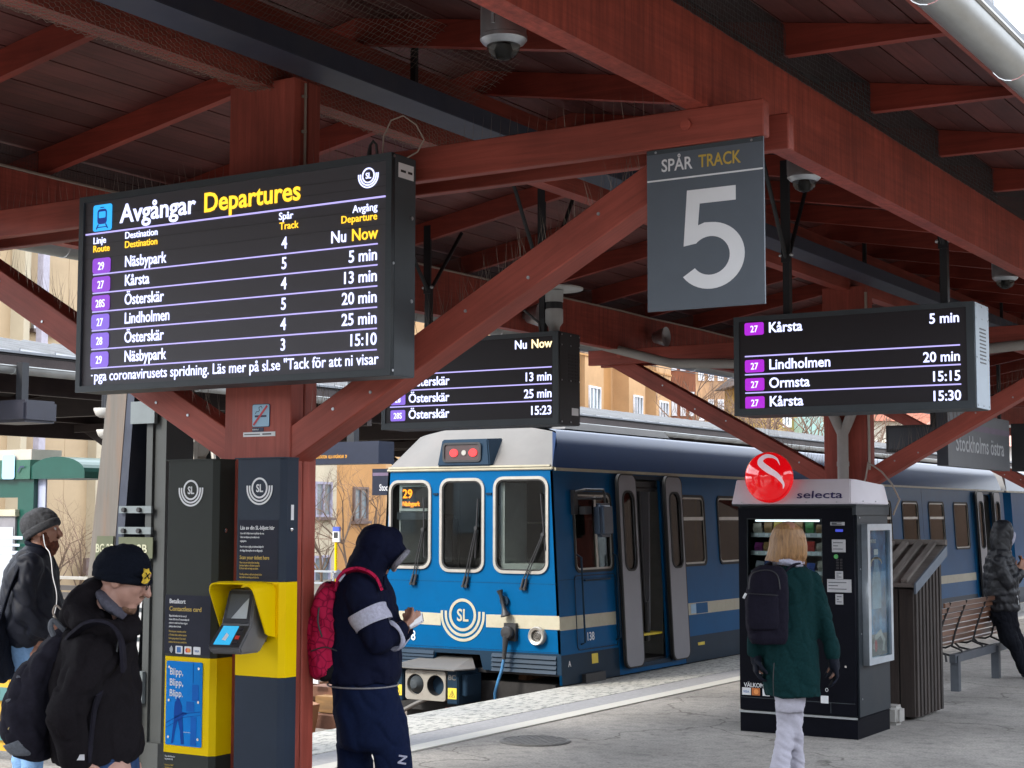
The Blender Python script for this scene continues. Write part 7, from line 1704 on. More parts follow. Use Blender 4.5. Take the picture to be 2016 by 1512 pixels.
hp_ = spl([F.P(196, 1158, .02), F.P(165, 1176, -.04), F.P(146, 1202, -.10), F.P(160, 1226, -.15), F.P(200, 1240, -.17), F.P(236, 1246, -.12), F.P(252, 1238, -.04), F.P(250, 1228, .06), F.P(215, 1195, .15), F.P(180, 1170, .12), F.P(190, 1160, .04)], 4)
for p in hp_: sph(b, p, .048)
sph(b, F.P(175, 1212, -.02), (.11, .13, .055))
hd_ = part(F, 'hood', remesh(b, .010, 4, fold=.010, fs=9, seed=42), shell)
b = bmesh.new(); sph(b, F.P(222, 1192, -.02), (.085, .105, .026), ((RTH*.7-UPV*.71).normalized(), FWH, (RTH*.71+UPV*.7).normalized())); ob('hood_lining', remesh(b, .008, 2, fold=.004, fs=12), cloth('slate grey lining', (.085, .085, .11)), None, hd_)
b = bmesh.new()
rings(b, F.R([(1480, 122, 268, .17), (1520, 128, 270, .17), (1560, 135, 268, .17)])); chain(b, F.C([(175, 1560, .09, .10), (182, 1720, .1, .08), (180, 1865, .1, .06)])); chain(b, F.C([(220, 1560, -.09, .10), (226, 1720, -.09, .08), (222, 1865, -.09, .06)]))
part(F, 'jeans', remesh(b, .012, 3, fold=.006, fs=8, seed=43), cloth('blue denim', (.03, .06, .14), .9, .1, var=.2, scale=30))
bean2 = cloth('black knit', (.006, .008, .014), .95, .25, bscale=220, bump=.5)
b = bmesh.new(); sph(b, hc-f_*.014+u_*.030, (.113, .096, .108), ax); sph(b, hc-f_*.045+u_*.015, (.085, .09, .09), ax)
part(F, 'beanie', remesh(b, .008, 3, cut=[(hc+u_*.0-f_*.0, (-u_-f_*.12+f_*.30).normalized())], fold=.005, fs=9, seed=44, stretch=(.5, .5, .9)), bean2)
b = bmesh.new(); nrm_ = (u_-f_*.18).normalized(); a1 = (f_+u_*.18).normalized(); ctr = hc+u_*.006
chain(b, [(ctr+a1*.094*cos(a)+s_*.085*sin(a), .018) for a in np.linspace(0, 2*pi, 22)])
part(F, 'beanie_brim', remesh(b, .008, 3), bean2)
em = [(-.018, -.030), (-.006, -.034), (.008, -.028), (.018, -.012), (.012, .004), (.020, .016), (.008, .022), (.004, .034), (-.008, .026), (-.018, .030), (-.014, .012), (-.022, .002), (-.012, -.010)]
pe = hc+f_*.094+u_*.048-s_*-.0; 
side = -FWH
cen = hc+(f_*.72-FWH*.55).normalized()*.112+u_*.046
nz_ = (cen-hc-u_*.02).normalized(); xz = u_.cross(nz_).normalized(); yz = nz_.cross(xz)
EM = Matrix(((xz.x, yz.x, nz_.x, cen.x), (xz.y, yz.y, nz_.y, cen.y), (xz.z, yz.z, nz_.z, cen.z), (0, 0, 0, 1)))
e_ = ob('emblem', panel([[(p[0]*1.0, p[1]*.9) for p in em]], .006, mat('yellow embroidery', (.62, .42, .03), .8, var=.3, scale=80)), None, EM, F.t)
ob('emblem_lines', MB().ribbon([(-.012, -.012), (.010, .012)], .004, .0015).ribbon([(-.010, .012), (.012, -.010)], .003, .0015), bean2, EM @ Matrix.Translation((0, 0, .0075)), e_)
gl_ = ob('glasses', MB().tube([hc+f_*.100+s_*q*.030+u_*.010+s_*.024*cos(a)*1+u_*.017*sin(a) for q in (1,) for a in np.linspace(0, 2*pi, 18)], .0022, 6).tube([hc+f_*.100-s_*.030+u_*.010+s_*.024*cos(a)+u_*.017*sin(a) for a in np.linspace(0, 2*pi, 18)], .0022, 6).tube([hc+f_*.099+s_*.054+u_*.014, hc+f_*.05+s_*.078+u_*.014, hc-f_*.01+s_*.082+u_*.006], .0025, 6).tube([hc+f_*.099-s_*.054+u_*.014, hc+f_*.05-s_*.078+u_*.014, hc-f_*.01-s_*.082+u_*.006], .0025, 6), M['cblack'], None, F.t)
b = bmesh.new(); sph(b, hc+f_*.050-u_*.098, (.036, .036, .026), ax); sph(b, hc+f_*.086-u_*.043, (.012, .026, .006), ax); part(F, 'beard', remesh(b, .005, 2, fine=.004), mat('short brown beard', (.16, .085, .05), .8, var=.4, scale=80, bump=.5, bscale=200))
for (x, dv) in ((182, .1), (224, -.08)):
    b = bmesh.new(); p = F.P(x, 1880, dv); p.z = .045; sph(b, p+RTH*.05, (.13, .05, .045)); sph(b, p-RTH*.03, (.06, .045, .06)); part(F, 'shoe', remesh(b, .01, 2, cut=[(Vector((0, 0, .004)), Vector((0, 0, -1)))]), blackc)
part(F, 'zip_pull', MB().tube(spl([F.P(233, 1262, -.20), F.P(231, 1275, -.205), F.P(229, 1290, -.205)]), .003, 5).mesh('z'), M['galv'])
part(F, 'sleeve_label', MB().box(-.02, .012, -.004, 0, -.008, .012).mesh('l'), mat('pale print', (.5, .5, .52), .5)).matrix_basis = Matrix.Translation(F.P(160, 1492, -.262)) @ Matrix.Rotation(YAW, 4, 'Z')
gb = Fig('backpack', 'large grey and black backpack with pale reflective stripes on the leaning man', 'backpack', 70, 6.1, base=.9)
gbm = cloth('charcoal pack nylon', (.017, .016, .024), .8, .2, var=.3, scale=20); gbg = cloth('grey pack panel', (.13, .14, .16), .6, .1)
b = bmesh.new()
rings(b, F.R([(1238, 118, 150, .06), (1256, 98, 152, .11), (1290, 70, 142, .15), (1330, 42, 130, .165), (1375, 19, 120, .17), (1415, 12, 116, .17), (1450, 17, 113, .165), (1478, 34, 112, .14), (1494, 60, 110, .10)]), sq=2.5)
part(gb, 'bag', remesh(b, .010, 3, fold=.008, fs=8, seed=51), gbm)
b = bmesh.new()
rings(b, F.R([(1300, 50, 100, .10), (1340, 28, 95, .13), (1385, 10, 90, .14), (1425, 6, 88, .14), (1455, 14, 86, .13)], dv=-.02), sq=2.5)
part(gb, 'front_pocket', remesh(b, .010, 3, fold=.005, fs=9, seed=52), gbm)
b = bmesh.new()
rings(b, F.R([(1440, 10, 102, .165), (1455, 13, 104, .168), (1470, 24, 103, .158), (1478, 32, 100, .15)]), sq=2.6)
part(gb, 'grey_panel', remesh(b, .009, 2, cut=[(F.P(60, 1446), (UPV*.93+RTH*-.36).normalized())]), gbg)
def stripe(px0, py0, px1, py1, dv, w_=.010): return part(gb, 'reflective_stripe', MB().tube([F.P(px0, py0, dv), F.P(px1, py1, dv)], w_, 6).mesh('s'), gbg)
stripe(33, 1332, 47, 1336, -.135, .006); stripe(12, 1381, 41, 1369, -.145, .006)
text('Wildtrail' if False else 'Haglo', .02, mat('gold embroidery', (.5, .38, .15), .7), Matrix(((RTH.x, 0, -FWH.x, 0), (RTH.y, 0, -FWH.y, 0), (0, 1, 0, 0), (0, 0, 0, 1))), gb.t, name='stitched_mark', fit=.034, bold=.03) if False else None
b_ = F.P(16, 1436, -.165)
mk = ob('stitched_mark', MB().ribbon([(0, 0), (.004, .012), (.008, 0), (.012, .010), (.016, 0), (.020, .008), (.024, 0), (.030, .004), (.034, 0)], .004, .002), mat('gold embroidery', (.5, .38, .15), .7), Matrix(((RTH.x, 0, -FWH.x, b_.x), (RTH.y, 0, -FWH.y, b_.y), (0, 1, 0, b_.z), (0, 0, 0, 1))) @ Matrix.Rotation(-.15, 4, 'Z'), gb.t)
strap(gb, 'shoulder_strap', spl([F.P(138, 1262, -.13), F.P(150, 1246, -.20), F.P(175, 1228, -.25), F.P(205, 1226, -.26), F.P(228, 1240, -.245), F.P(240, 1270, -.22), F.P(244, 1320, -.19)]), .050, gbm, .012)
strap(gb, 'side_strap', spl([F.P(196, 1365, -.30), F.P(186, 1400, -.25), F.P(180, 1450, -.23), F.P(177, 1500, -.22)]), .035, gbm, .008)
part(gb, 'grab_handle', MB().tube(spl([F.P(138, 1252, -.06), F.P(118, 1232, -.08), F.P(104, 1222, -.09), F.P(100, 1238, -.09), F.P(112, 1262, -.08)]), .011, 7).mesh('h'), gbg)
part(gb, 'cord', MB().tube(spl([F.P(112, 1222, -.08), F.P(104, 1205, -.08), F.P(110, 1192, -.08), F.P(120, 1200, -.08)]), .004, 5).mesh('c'), M['cable'])

# ---- person leaning on the bench
F = Fig('person', 'person in hooded dark puffer jacket and white face mask leaning on the bench', 'person', 1985, 16.9)
b = bmesh.new(); hc = F.P(1975, 1053); ax = head(b, hc, RTH*.9-UPV*.25+FWH*.2, UPV)
chain(b, F.C([(1970, 1072, 0, .055), (1966, 1090, 0, .06)])); rings(b, F.R([(1200, 1950, 1998, .13), (1150, 1945, 1992, .15), (1105, 1948, 1985, .15), (1092, 1955, 1980, .09)]))
for q in (((1968, 1108, -.18, .05), (1985, 1150, -.2, .04), (2008, 1126, -.08, .028)), ((1975, 1108, .18, .05), (1995, 1150, .2, .04), (2010, 1126, .04, .028)), ((1978, 1212, .07, .06), (2006, 1268, .07, .05), (2024, 1318, .07, .04)), ((1975, 1212, -.07, .06), (1998, 1268, -.07, .05), (2016, 1322, -.07, .04))): chain(b, F.C(q))
hand(b, F.P(2008, 1124, -.08), UPV*.9+RTH*.4, FWH, .95, .5); hand(b, F.P(2010, 1124, .04), UPV*.9+RTH*.4, -FWH, .95, .5, -1)
body = part(F, 'body', remesh(b, .008, 2), M['skin']); eyes(F, body, hc, ax)
puff = mat('dark puffer nylon', (.006, .007, .011), .55, 0, var=.3, scale=20)
b = bmesh.new()
for i, (y, l, r, ry) in enumerate([(1090, 1946, 1990, .15), (1104, 1941, 1996, .18), (1119, 1938, 2000, .20), (1134, 1937, 2003, .20), (1149, 1937, 2004, .20), (1164, 1938, 2005, .20), (1179, 1940, 2006, .19), (1194, 1943, 2007, .18)]):
    rings(b, F.R([(y-9, l+4, r-4, ry-.02), (y-5, l+.5, r-.5, ry), (y+5, l+.5, r-.5, ry), (y+9, l+4, r-4, ry-.02)]))
chain(b, F.C([(1966, 1108, -.17, .078), (1974, 1128, -.19, .072), (1985, 1148, -.2, .062), (1998, 1138, -.15, .055), (2007, 1128, -.09, .048)])); chain(b, F.C([(1975, 1108, .17, .07), (1995, 1148, .2, .06), (2010, 1128, .05, .048)]))
part(F, 'jacket', remesh(b, .012, 2, fold=.007, fs=14, seed=61), puff)
b = bmesh.new(); rings(b, F.R([(1024, 1963, 1984, .05), (1029, 1957, 1990, .085), (1042, 1952, 1994, .105), (1058, 1950, 1995, .11), (1072, 1950, 1991, .11), (1086, 1953, 1988, .12)])); part(F, 'hood', remesh(b, .010, 3, fold=.006, fs=10, seed=62), puff)
b = bmesh.new(); sph(b, F.P(1991, 1062), (.035, .07, .09), ((RTH*.92-UPV*.35).normalized(), FWH, (UPV*.92+RTH*.35).normalized())); part(F, 'face_mask', remesh(b, .007, 2), whitec)
b = bmesh.new(); rings(b, F.R([(1195, 1947, 2000, .15), (1215, 1950, 2002, .16), (1235, 1958, 2006, .15)]))
chain(b, F.C([(1978, 1215, .07, .098), (2006, 1268, .07, .075), (2022, 1316, .07, .055)])); chain(b, F.C([(1975, 1215, -.07, .10), (1985, 1255, -.07, .10), (1997, 1270, -.07, .078), (2015, 1320, -.07, .055)]))
part(F, 'trousers', remesh(b, .012, 3, fold=.008, fs=8, seed=63), cloth('black trousers', (.008, .009, .013)))
for dv in (.07, -.07):
    b = bmesh.new(); p = F.P(2024, 1325, dv); p.z = .045; sph(b, p+RTH*.05, (.13, .05, .045)); part(F, 'shoe', remesh(b, .012, 2, cut=[(Vector((0, 0, .004)), Vector((0, 0, -1)))]), blackc)
ph = thing('phone', 'phone in a brown case held by the person at the bench', 'phone', F.P(2012, 1106, -.03), YAW)
pm_ = Matrix.Translation(F.P(2013, 1107, -.03)) @ Matrix.Rotation(YAW, 4, 'Z') @ Matrix.Rotation(radians(-20), 4, 'Y')
ob('phone_case', MB().box(-.008, .004, -.04, .04, -.075, .075), mat('tan case', (.33, .13, .06), .5), pm_, ph); ob('phone_screen', MB().box(-.0095, -.0082, -.035, .035, -.07, .07), M['cblack'], pm_, ph)
part(F, 'earphone_cable', MB().tube(spl([F.P(1990, 1084, -.1), F.P(1992, 1110, -.12), F.P(2000, 1160, -.14), F.P(2006, 1190, -.14)]), .004, 5).mesh('e'), M['whitepaint'])
# ================================================================== LEFT SIDE: PORTAL, SHELTER, FENCES
mpor = mat('rust streaked grey steel', (.125, .112, .098), .65, .1, var=.15, scale=3, stretch=(6, 6, .5), dirt=.7, dirtcol=(.20, .10, .05), dscale=1.6)
mpg = mat('grey green steel', (.045, .050, .050), .6, .1, var=.1, dirt=.2); mgs = mat('pale galvanised plate', (.15, .175, .185), .55, .2, var=.1)
mgn = mat('olive green band', (.075, .085, .045), .6, var=.1)
pt = thing('catenary_portal', 'rust streaked steel catenary portal marked BG 2B left of the ticket pillars', 'catenary mast', (-7.75, 7.8, 0))
PY = 7.72
def quadbox(nm, q, y0, y1, m, par=pt):
    vs = [(p[0], y0, p[1]) for p in q]+[(p[0], y1, p[1]) for p in q]
    return ob(nm, MB().add(vs, [(0, 1, 2, 3), (7, 6, 5, 4), (0, 4, 5, 1), (1, 5, 6, 2), (2, 6, 7, 3), (3, 7, 4, 0)]), m, None, par)
quadbox('left_leg', [(-8.36, 0), (-8.07, 0), (-7.835, 3.0), (-8.00, 3.0)], PY, PY+.22, mpor)
quadbox('left_leg_flange', [(-8.075, 0), (-7.99, 0), (-7.765, 3.0), (-7.83, 3.0)], PY+.004, PY+.20, M['steel'])
ob('right_leg', MB().box(-7.675, -7.62, PY, PY+.30, 0, 3.0).box(-7.62, -7.515, PY+.02, PY+.28, 0, 3.0), mpg, None, pt)
ob('base_flange', MB().box(-7.72, -7.50, PY-.02, PY+.32, 0, .22), mpg, None, pt)
ob('connector_plate', MB().box(-7.80, -7.58, PY-.03, PY+.0, 2.325, 2.475), mgs, None, pt)
for z0 in (1.725, 1.585):
    p_ = ob('tie_plate', MB().box(-7.90, -7.60, PY-.022, PY-.005, z0, z0+.048), mgs, None, pt)
    mb = MB()
    for x in (-7.84, -7.70): mb.cyl((x, PY-.045, z0+.022), (x, PY-.02, z0+.022), .017, n=6)
    ob('bolt', mb, M['cblack'], None, p_)
quadbox('inner_web', [(-8.0, .0), (-7.69, .0), (-7.69, 3.0), (-7.80, 3.0)], PY+.24, PY+.26, M['black'])
ob('green_band', MB().box(-7.905, -7.59, PY-.012, PY-.004, 1.425, 1.565), mgn, None, pt)
quadbox('green_band', [(-8.13, 1.36), (-7.97, 1.36), (-7.955, 1.57), (-8.11, 1.57)], PY-.012, PY-.001, mgn)
mst = mat('stencil cream', (.42, .42, .30), .6)
for x in (-7.868, -8.12): text('BG 2B' , .058, mst, MF(x, PY-.0135, 1.46), pt, fit=.225 if x > -8 else .17, bold=.04)
ob('warning_plate', MB().box(-7.79, -7.64, PY-.03, PY-.001, .47, .68), mgs, None, pt)
ob('warning_face', MB().box(-7.775, -7.66, PY-.034, PY-.031, .50, .655), mat('faded orange', (.42, .27, .10), .6), None, pt)
ob('warning_triangle', MB().ribbon([(-7.765, .53), (-7.67, .53), (-7.7175, .625)], .006, .001, closed=True).ribbon([(-7.71, .60), (-7.722, .572), (-7.71, .572), (-7.720, .545)], .005, .001), M['cblack'], MF(0, PY-.0345, 0), pt)
ob('tension_wire', MB().tube([(-7.72, PY+.1, 2.3), (-7.73, PY+.1, 1.9), (-7.71, PY+.1, 1.75), (-7.74, PY+.1, 1.6)], .008, 6), M['rust'], None, pt)
wl = thing('tension_wheel', 'grey catenary tensioning wheel with hub behind the red brace and left ticket pillar', 'tension wheel', (-8.3, 9.2, 2.2))
wc = on(372, 880, Y=9.3); mwh = mat('weathered cast metal', (.27, .25, .22), .6, .3, var=.15, dirt=.3)
o = ob('wheel_rim', MB().rev([(.0, .0), (.10, .0), (.24, .02), (.26, -.02), (.26, .05), (.22, .06), (.0, .05)], tuple(wc), axis='X', n=36), mwh, None, wl)
hb = ob('hub', MB().cyl(wc+Vector((0, 0, 0)), wc+Vector((.16, -.04, 0)), .12, .10, n=20), mwh, None, wl); bevel(hb, .02)
o = ob('clamp', MB().box(wc.x+.10, wc.x+.17, wc.y-.12, wc.y-.08, wc.z-.2, wc.z+.2).box(wc.x-.02, wc.x+.2, wc.y-.18, wc.y-.14, wc.z-.03, wc.z+.03).tube([(wc.x+.1, wc.y-.1, wc.z-.05), (wc.x+.16, wc.y-.12, wc.z-.2), (wc.x+.14, wc.y-.1, wc.z-.35)], .018, 8).tube([(wc.x+.30, wc.y-.06, wc.z+.0), (wc.x+.36, wc.y-.1, wc.z-.12), (wc.x+.33, wc.y-.1, wc.z-.35)], .018, 8), mwh, None, wl)
ob('wheel_arm', MB().box(wc.x-.9, wc.x+.02, wc.y+.0, wc.y+.06, wc.z-.03, wc.z+.03), M['steel'], None, wl)
ob('wheel_post', MB().box(wc.x+.05, wc.x+.13, wc.y+.14, wc.y+.22, -.78, wc.z+.2), M['black'], None, wl)
# green shelter
gr = mat('dark green lacquer', (.008, .060, .045), .3, 0, var=.1); 
sh = thing('timetable_shelter', 'dark green curved-top timetable shelter with white posters behind the bearded man', 'shelter', (-9.5, 8.3, 0))
YS = 8.3
p0 = on(57, 943, Y=YS); p1_ = on(166, 943, Y=YS); zt = on(110, 899, Y=YS).z
cx_ = (p0.x+p1_.x)/2; rx_ = (p1_.x-p0.x)/2; zb = p0.z
prof = [(p1_.x, zb), (p1_.x, zb+.05)]+[(cx_+rx_*cos(a), zb+.05+(zt-zb-.05)*sin(a)) for a in np.linspace(.25, pi-.02, 14)]+[(p0.x, zb)]
# the barrel roof runs to the left (along -X) so its end gable faces the viewer
ob('roof_gable', MB().prism(prof, YS, YS+.5, 'Y'), gr, None, sh)
zt2 = on(20, 911, Y=YS).z
ob('roof_band', MB().box(p0.x-1.6, p0.x+.02, YS-.01, YS+.3, zb, zt2+.02), mat('green roof band', (.03, .10, .07), .3), None, sh)
ob('roof_panel', MB().box(p0.x-1.6, p0.x+.02, YS-.0, YS+.3, zt2+.02, zt2+.10), mat('pale roof sheet', (.42, .38, .32), .5), None, sh)
c_ = ob('no_smoking_plate', panel([rrect(on(34, 0, Y=YS).x, zb+.0, on(58, 0, Y=YS).x, zt2+.06, .02)], .004, mnb), None, MF(0, YS-.016, 0), sh)
ob('cigarette', MB().ribbon([(on(39, 930, Y=YS).x, on(39, 930, Y=YS).z), (on(45, 919, Y=YS).x, on(45, 919, Y=YS).z), (on(52, 919, Y=YS).x, on(52, 919, Y=YS).z)], .012, .001), mnn, MF(0, YS-.022, 0), c_)
x0 = on(58, 0, Y=YS).x; x1 = on(88, 0, Y=YS).x
ob('post', MB().box(x0, x1, YS+.02, YS+.12, 0, zb), gr, None, sh)
ob('top_rail', MB().box(p0.x-1.6, x0, YS+.03, YS+.1, zb-.14, zb-.001), gr, None, sh)
ob('glass_strip', MB().box(on(88, 0, Y=YS).x+.002, on(103, 0, Y=YS).x, YS+.06, YS+.075, .3, zb), mat('pale glass edge', (.35, .38, .5), .2), None, sh)
zc = on(20, 1003, Y=YS).z
ob('case_top', MB().box(p0.x-1.6, x0+.02, YS-.02, YS+.10, zc-.05, zc), mat('beige case trim', (.40, .38, .28), .5), None, sh)
pc = ob('poster_case', MB().box(p0.x-1.6, x0-.0, YS+.0, YS+.08, .25, zc-.052), mat('case header grey', (.19, .185, .20), .4), None, sh)
zh = on(20, 1038, Y=YS).z
po_ = ob('poster_sheet', MB().box(p0.x-1.5, x0-.015, YS-.006, YS-.001, .30, zh), mat('pale poster paper', (.40, .425, .46), .3, var=.06, scale=3), None, pc)
mb = MB()
for (a_, b_2, c2, d2) in ((0, 1055, 46, 1062), (0, 1070, 40, 1076), (0, 1084, 42, 1092), (0, 1100, 38, 1104), (0, 1120, 40, 1122), (0, 1150, 36, 1153)):
    q0 = on(a_, b_2, Y=YS); q1 = on(c2, d2, Y=YS); mb.box(q0.x, q1.x, YS-.008, YS-.0065, q1.z, q0.z)
ob('poster_lines', mb, mat('pale blue grey print', (.42, .47, .55), .4), None, po_)
# horizontal slat fence behind the men
fn = thing('slat_fence', 'dark horizontal slat fence with a pale top rail behind the leaning man', 'fence', (-11.0, 10.2, 0))
mfs = mat('dark brown slat', (.065, .058, .055), .6, var=.2)
for i in range(7):
    z = on(150, 1158+i*14, Y=10.2).z
    ob('slat', MB().box(-14.0, on(300, 1150, Y=10.2).x, 10.2, 10.23, z-.022, z+.022), mfs, None, fn)
z = on(150, 1138, Y=10.2).z
ob('top_rail', MB().box(-14.0, on(300, 1150, Y=10.2).x, 10.17, 10.25, z-.012, z+.012), M['tframe'], None, fn)
for x in (-13.2, -11.9, -10.8): ob('post', MB().box(x-.03, x+.03, 10.235, 10.3, -.3, z), mfs, None, fn)
# yellow planked barrier at the lower left
yb = thing('planked_barrier', 'yellow vertical board barrier with two teal rails at the lower left corner', 'barrier', (-8.7, 7.2, 0))
my = mat('yellow board', (.55, .32, .02), .6, var=.2, stretch=(5, 5, .6), dirt=.3, dirtcol=(.25, .14, .02)); mteal = mat('teal rail', (.06, .16, .16), .5, var=.1)
for i in range(17):
    x = -9.6+i*.112
    ob('board', MB().box(x, x+.106, 7.6, 7.63, .08, .72 if i < 14 else .72), my, None, yb)
for z in (.20, .47): ob('rail', MB().box(-9.62, -7.72, 7.575, 7.599, z-.045, z+.045), mteal, None, yb)
# pale step / bench shapes seen beyond the ticket pillars
st_ = thing('display_panel', 'pale grey information panel with dark lines beside the catenary portal leg', 'panel', (-8.3, 8.6, 0))
pa = on(262, 1180, Y=8.7); pb_ = on(292, 1300, Y=8.7)
ob('panel_board', MB().box(pa.x, pb_.x, 8.7, 8.74, 0, pa.z), mat('pale panel', (.45, .46, .47), .5), None, st_)
mb = MB()
for i in range(6): mb.box(pa.x+.01, pb_.x-.01, 8.694, 8.699, pa.z-.06-.11*i-.03, pa.z-.06-.11*i)
ob('panel_lines', mb, M['darkgrey'], None, st_)
# info bus stop flag far
fl = thing('stop_flag', 'small blue and white stop sign on a post in front of the orange building', 'sign post', (-22, 26, -.7))
a = on(655, 1037, Y=26); b2 = on(668, 1067, Y=26); w_ = b2.x-a.x
ob('pole', MB().cyl((a.x+w_*.3, 26.05, -.78), (a.x+w_*.3, 26.05, a.z), .03, n=8), M['yellow'], None, fl)
ob('blue_flag', MB().box(a.x, b2.x, 26, 26.04, a.z-(a.z-b2.z)*.3, a.z), mat('royal blue', (.06, .10, .50), .4), None, fl)
ob('white_flag', MB().box(a.x, b2.x, 26, 26.04, b2.z, a.z-(a.z-b2.z)*.31), M['whitepaint'], None, fl)
ob('flag_print', MB().box(a.x+w_*.2, b2.x-w_*.25, 25.99, 25.999, b2.z+.08, b2.z+.2), M['cblack'], None, fl)
# neighbouring platform display with amber text and signs
nd = thing('platform_display', 'dark overhead display with a line of amber text beneath the far canopy', 'platform display', (-17, 20, 2.5))
a = on(606, 872, Y=14.5); b2 = on(745, 912, Y=14.5)
ob('housing', MB().box(a.x-.6, b2.x, 14.5, 14.8, b2.z, a.z), M['signblack'], None, nd)
text('SLUTSTATION  ALLA AVGÅNGAR  29 ', .038, glow('dim amber text', (1, .45, .03), .5), MF(on(620, 903, Y=14.5).x, 14.497, on(620, 903, Y=14.5).z), nd, fit=on(683, 903, Y=14.5).x-on(620, 903, Y=14.5).x)
ob('hanger', MB().box(a.x+.5, a.x+.6, 14.6, 14.7, a.z, 3.4), M['black'], None, nd)
ns = thing('lift_sign', 'small dark sign with a white figure under the far canopy left of the train roof', 'sign', (-14.6, 17, 2.7))
a = on(747, 890, Y=16); b2 = on(766, 910, Y=16)
ob('sign_plate', MB().box(a.x, b2.x, 16, 16.05, b2.z, a.z), M['signblack'], None, ns)
cxx = (a.x+b2.x)/2
ob('figure', MB().box(cxx-.012, cxx+.012, 15.995, 15.999, b2.z+.03, a.z-.04).box(cxx-.02, cxx+.02, 15.995, 15.999, b2.z+.045, b2.z+.10), M['whitepaint'], None, ns)
# lamps and fittings beneath the far canopy
for i, (px, py) in enumerate(((203, 813), (208, 855))):
    l_ = on(px, py, Y=12.0+i*.5)
    q = thing('canopy_lamp', ('small pale dome lamp under the far canopy left of the portal', 'lower pale dome lamp under the far canopy beside the portal leg')[i], 'lamp', tuple(l_))
    o = ob('lamp_dome', MB().rev([(.10, .05), (.10, .03), (.08, -.02), (.04, -.05), (0, -.055)], tuple(l_), n=20), mat('pale lamp glass', (.5, .48, .44), .3), None, q); smooth(o)
    ob('lamp_stem', MB().cyl(l_+Vector((0, 0, .04)), (l_.x, l_.y, 3.6), .02, n=6), M['black'], None, q)
q = thing('equipment_box', 'large dark equipment box under the far canopy at the left edge', 'equipment box', (-15.2, 12.3, 2.4))
a = on(-30, 790, Y=12.5); b2 = on(48, 830, Y=12.5)
o = ob('box', MB().box(a.x, b2.x, 12.5, 13.0, b2.z, a.z), mat('near black box', (.02, .02, .03), .4), None, q); bevel(o, .03)
ob('hanger', MB().box(a.x+.3, a.x+.4, 12.7, 12.8, a.z, 3.5), M['black'], None, q)
# ================================================================== BUILDINGS
def camp(lat, dep, z=0): p = RTH*lat+FWH*dep; return Vector((p.x, p.y, z))
def plaster(name, col, var=.12):
    return mat(name, col, .9, 0, var=var, scale=.35, dirt=.35, dirtcol=tuple(c*.62 for c in col), dscale=.5, bump=.15, bscale=30)
mcre = plaster('cream plaster', (.44, .325, .20)); mcre2 = plaster('pale cream plaster', (.47, .40, .285)); mora = plaster('orange plaster', (.44, .225, .08)); mora2 = plaster('sunlit orange plaster', (.50, .30, .145)); mbrk = plaster('red brick wall', (.22, .08, .04), .3)  # orange pair paints sun on bay fronts, shade on bay sides
myel = plaster('yellow plaster', (.42, .31, .11)); mwin = mat('window pane', (.14, .17, .19), .05, 0, var=.5, scale=.9, spec=.9); mwf = mat('white window frame', (.62, .63, .66), .5); mwv = mat('violet grey window frame', (.30, .28, .36), .5); msill = mat('brown sill', (.13, .09, .08), .6); mcurt = mat('pale curtain', (.42, .44, .44), .8, var=.3, scale=3)
O_ = camp(-7.1, 62); D_ = (camp(4.4, 87)-O_).normalized(); N_ = Vector((D_.y, -D_.x, 0))   # N_ points to the viewer's side
if N_.dot(FWH) > 0: N_ = -N_
def s_at(px, off=0):
    """distance along the facade line where the sight line through px meets it, offset towards the viewer"""
    d = FWH*1+RTH*((px-1008)/FPX); o = O_+N_*off
    # o + s D = t d
    A = np.array([[D_.x, -d.x], [D_.y, -d.y]]); r = np.linalg.solve(A, np.array([-o.x, -o.y])); return float(r[0]), float(r[1])
def zf(py, dep): return EYE+(1014.5-py)*dep/FPX
BM = lambda off=0: Matrix(((D_.x, 0, N_.x, O_.x+N_.x*off), (D_.y, 0, N_.y, O_.y+N_.y*off), (0, 1, 0, 0), (0, 0, 0, 1)))   # local x along facade, y up, z outwards
bd1 = thing('apartment_building', 'long cream and orange plaster building with stepped bays beyond the platforms', 'building', tuple(O_))
def wall_sec(pxa, pxb, off, m, z1=17, z0=-1):
    a = s_at(pxa, off)[0]; b = s_at(pxb, off)[0]; o = ob('wall', MB().box(a, b, z0, z1, off-6, off), m, BM(), bd1); return a, b
def window(px0, py0, px1, py1, off, fm, style=2, par=None):
    a, da = s_at(px0, off); b, db = s_at(px1, off); dm = (da+db)/2; z1 = zf(py0, dm); z0 = zf(py1, dm)
    par = par or bd1
    t_ = .06*(b-a)+.02
    f_ = ob('window', panel([[(a, z0), (b, z0), (b, z1), (a, z1)], [(a+t_, z0+t_), (a+t_, z1-t_), (b-t_, z1-t_), (b-t_, z0+t_)]], .10, fm), None, BM(off+.002), par)
    ob('pane', MB().box(a+t_*.8, b-t_*.8, z0+t_*.8, z1-t_*.8, .012, .025), mwin, BM(off), f_)
    mb = MB()
    for k in range(1, style): x = a+(b-a)*k/style; mb.box(x-t_*.55, x+t_*.55, z0+t_, z1-t_, .02, .08)
    if style > 1: ob('mullion', mb, fm, BM(off), f_)
    ob('sill', MB().box(a-.1, b+.1, z0-.12, z0-.01, -.0+.003, .20), msill, BM(off), f_)
    return f_
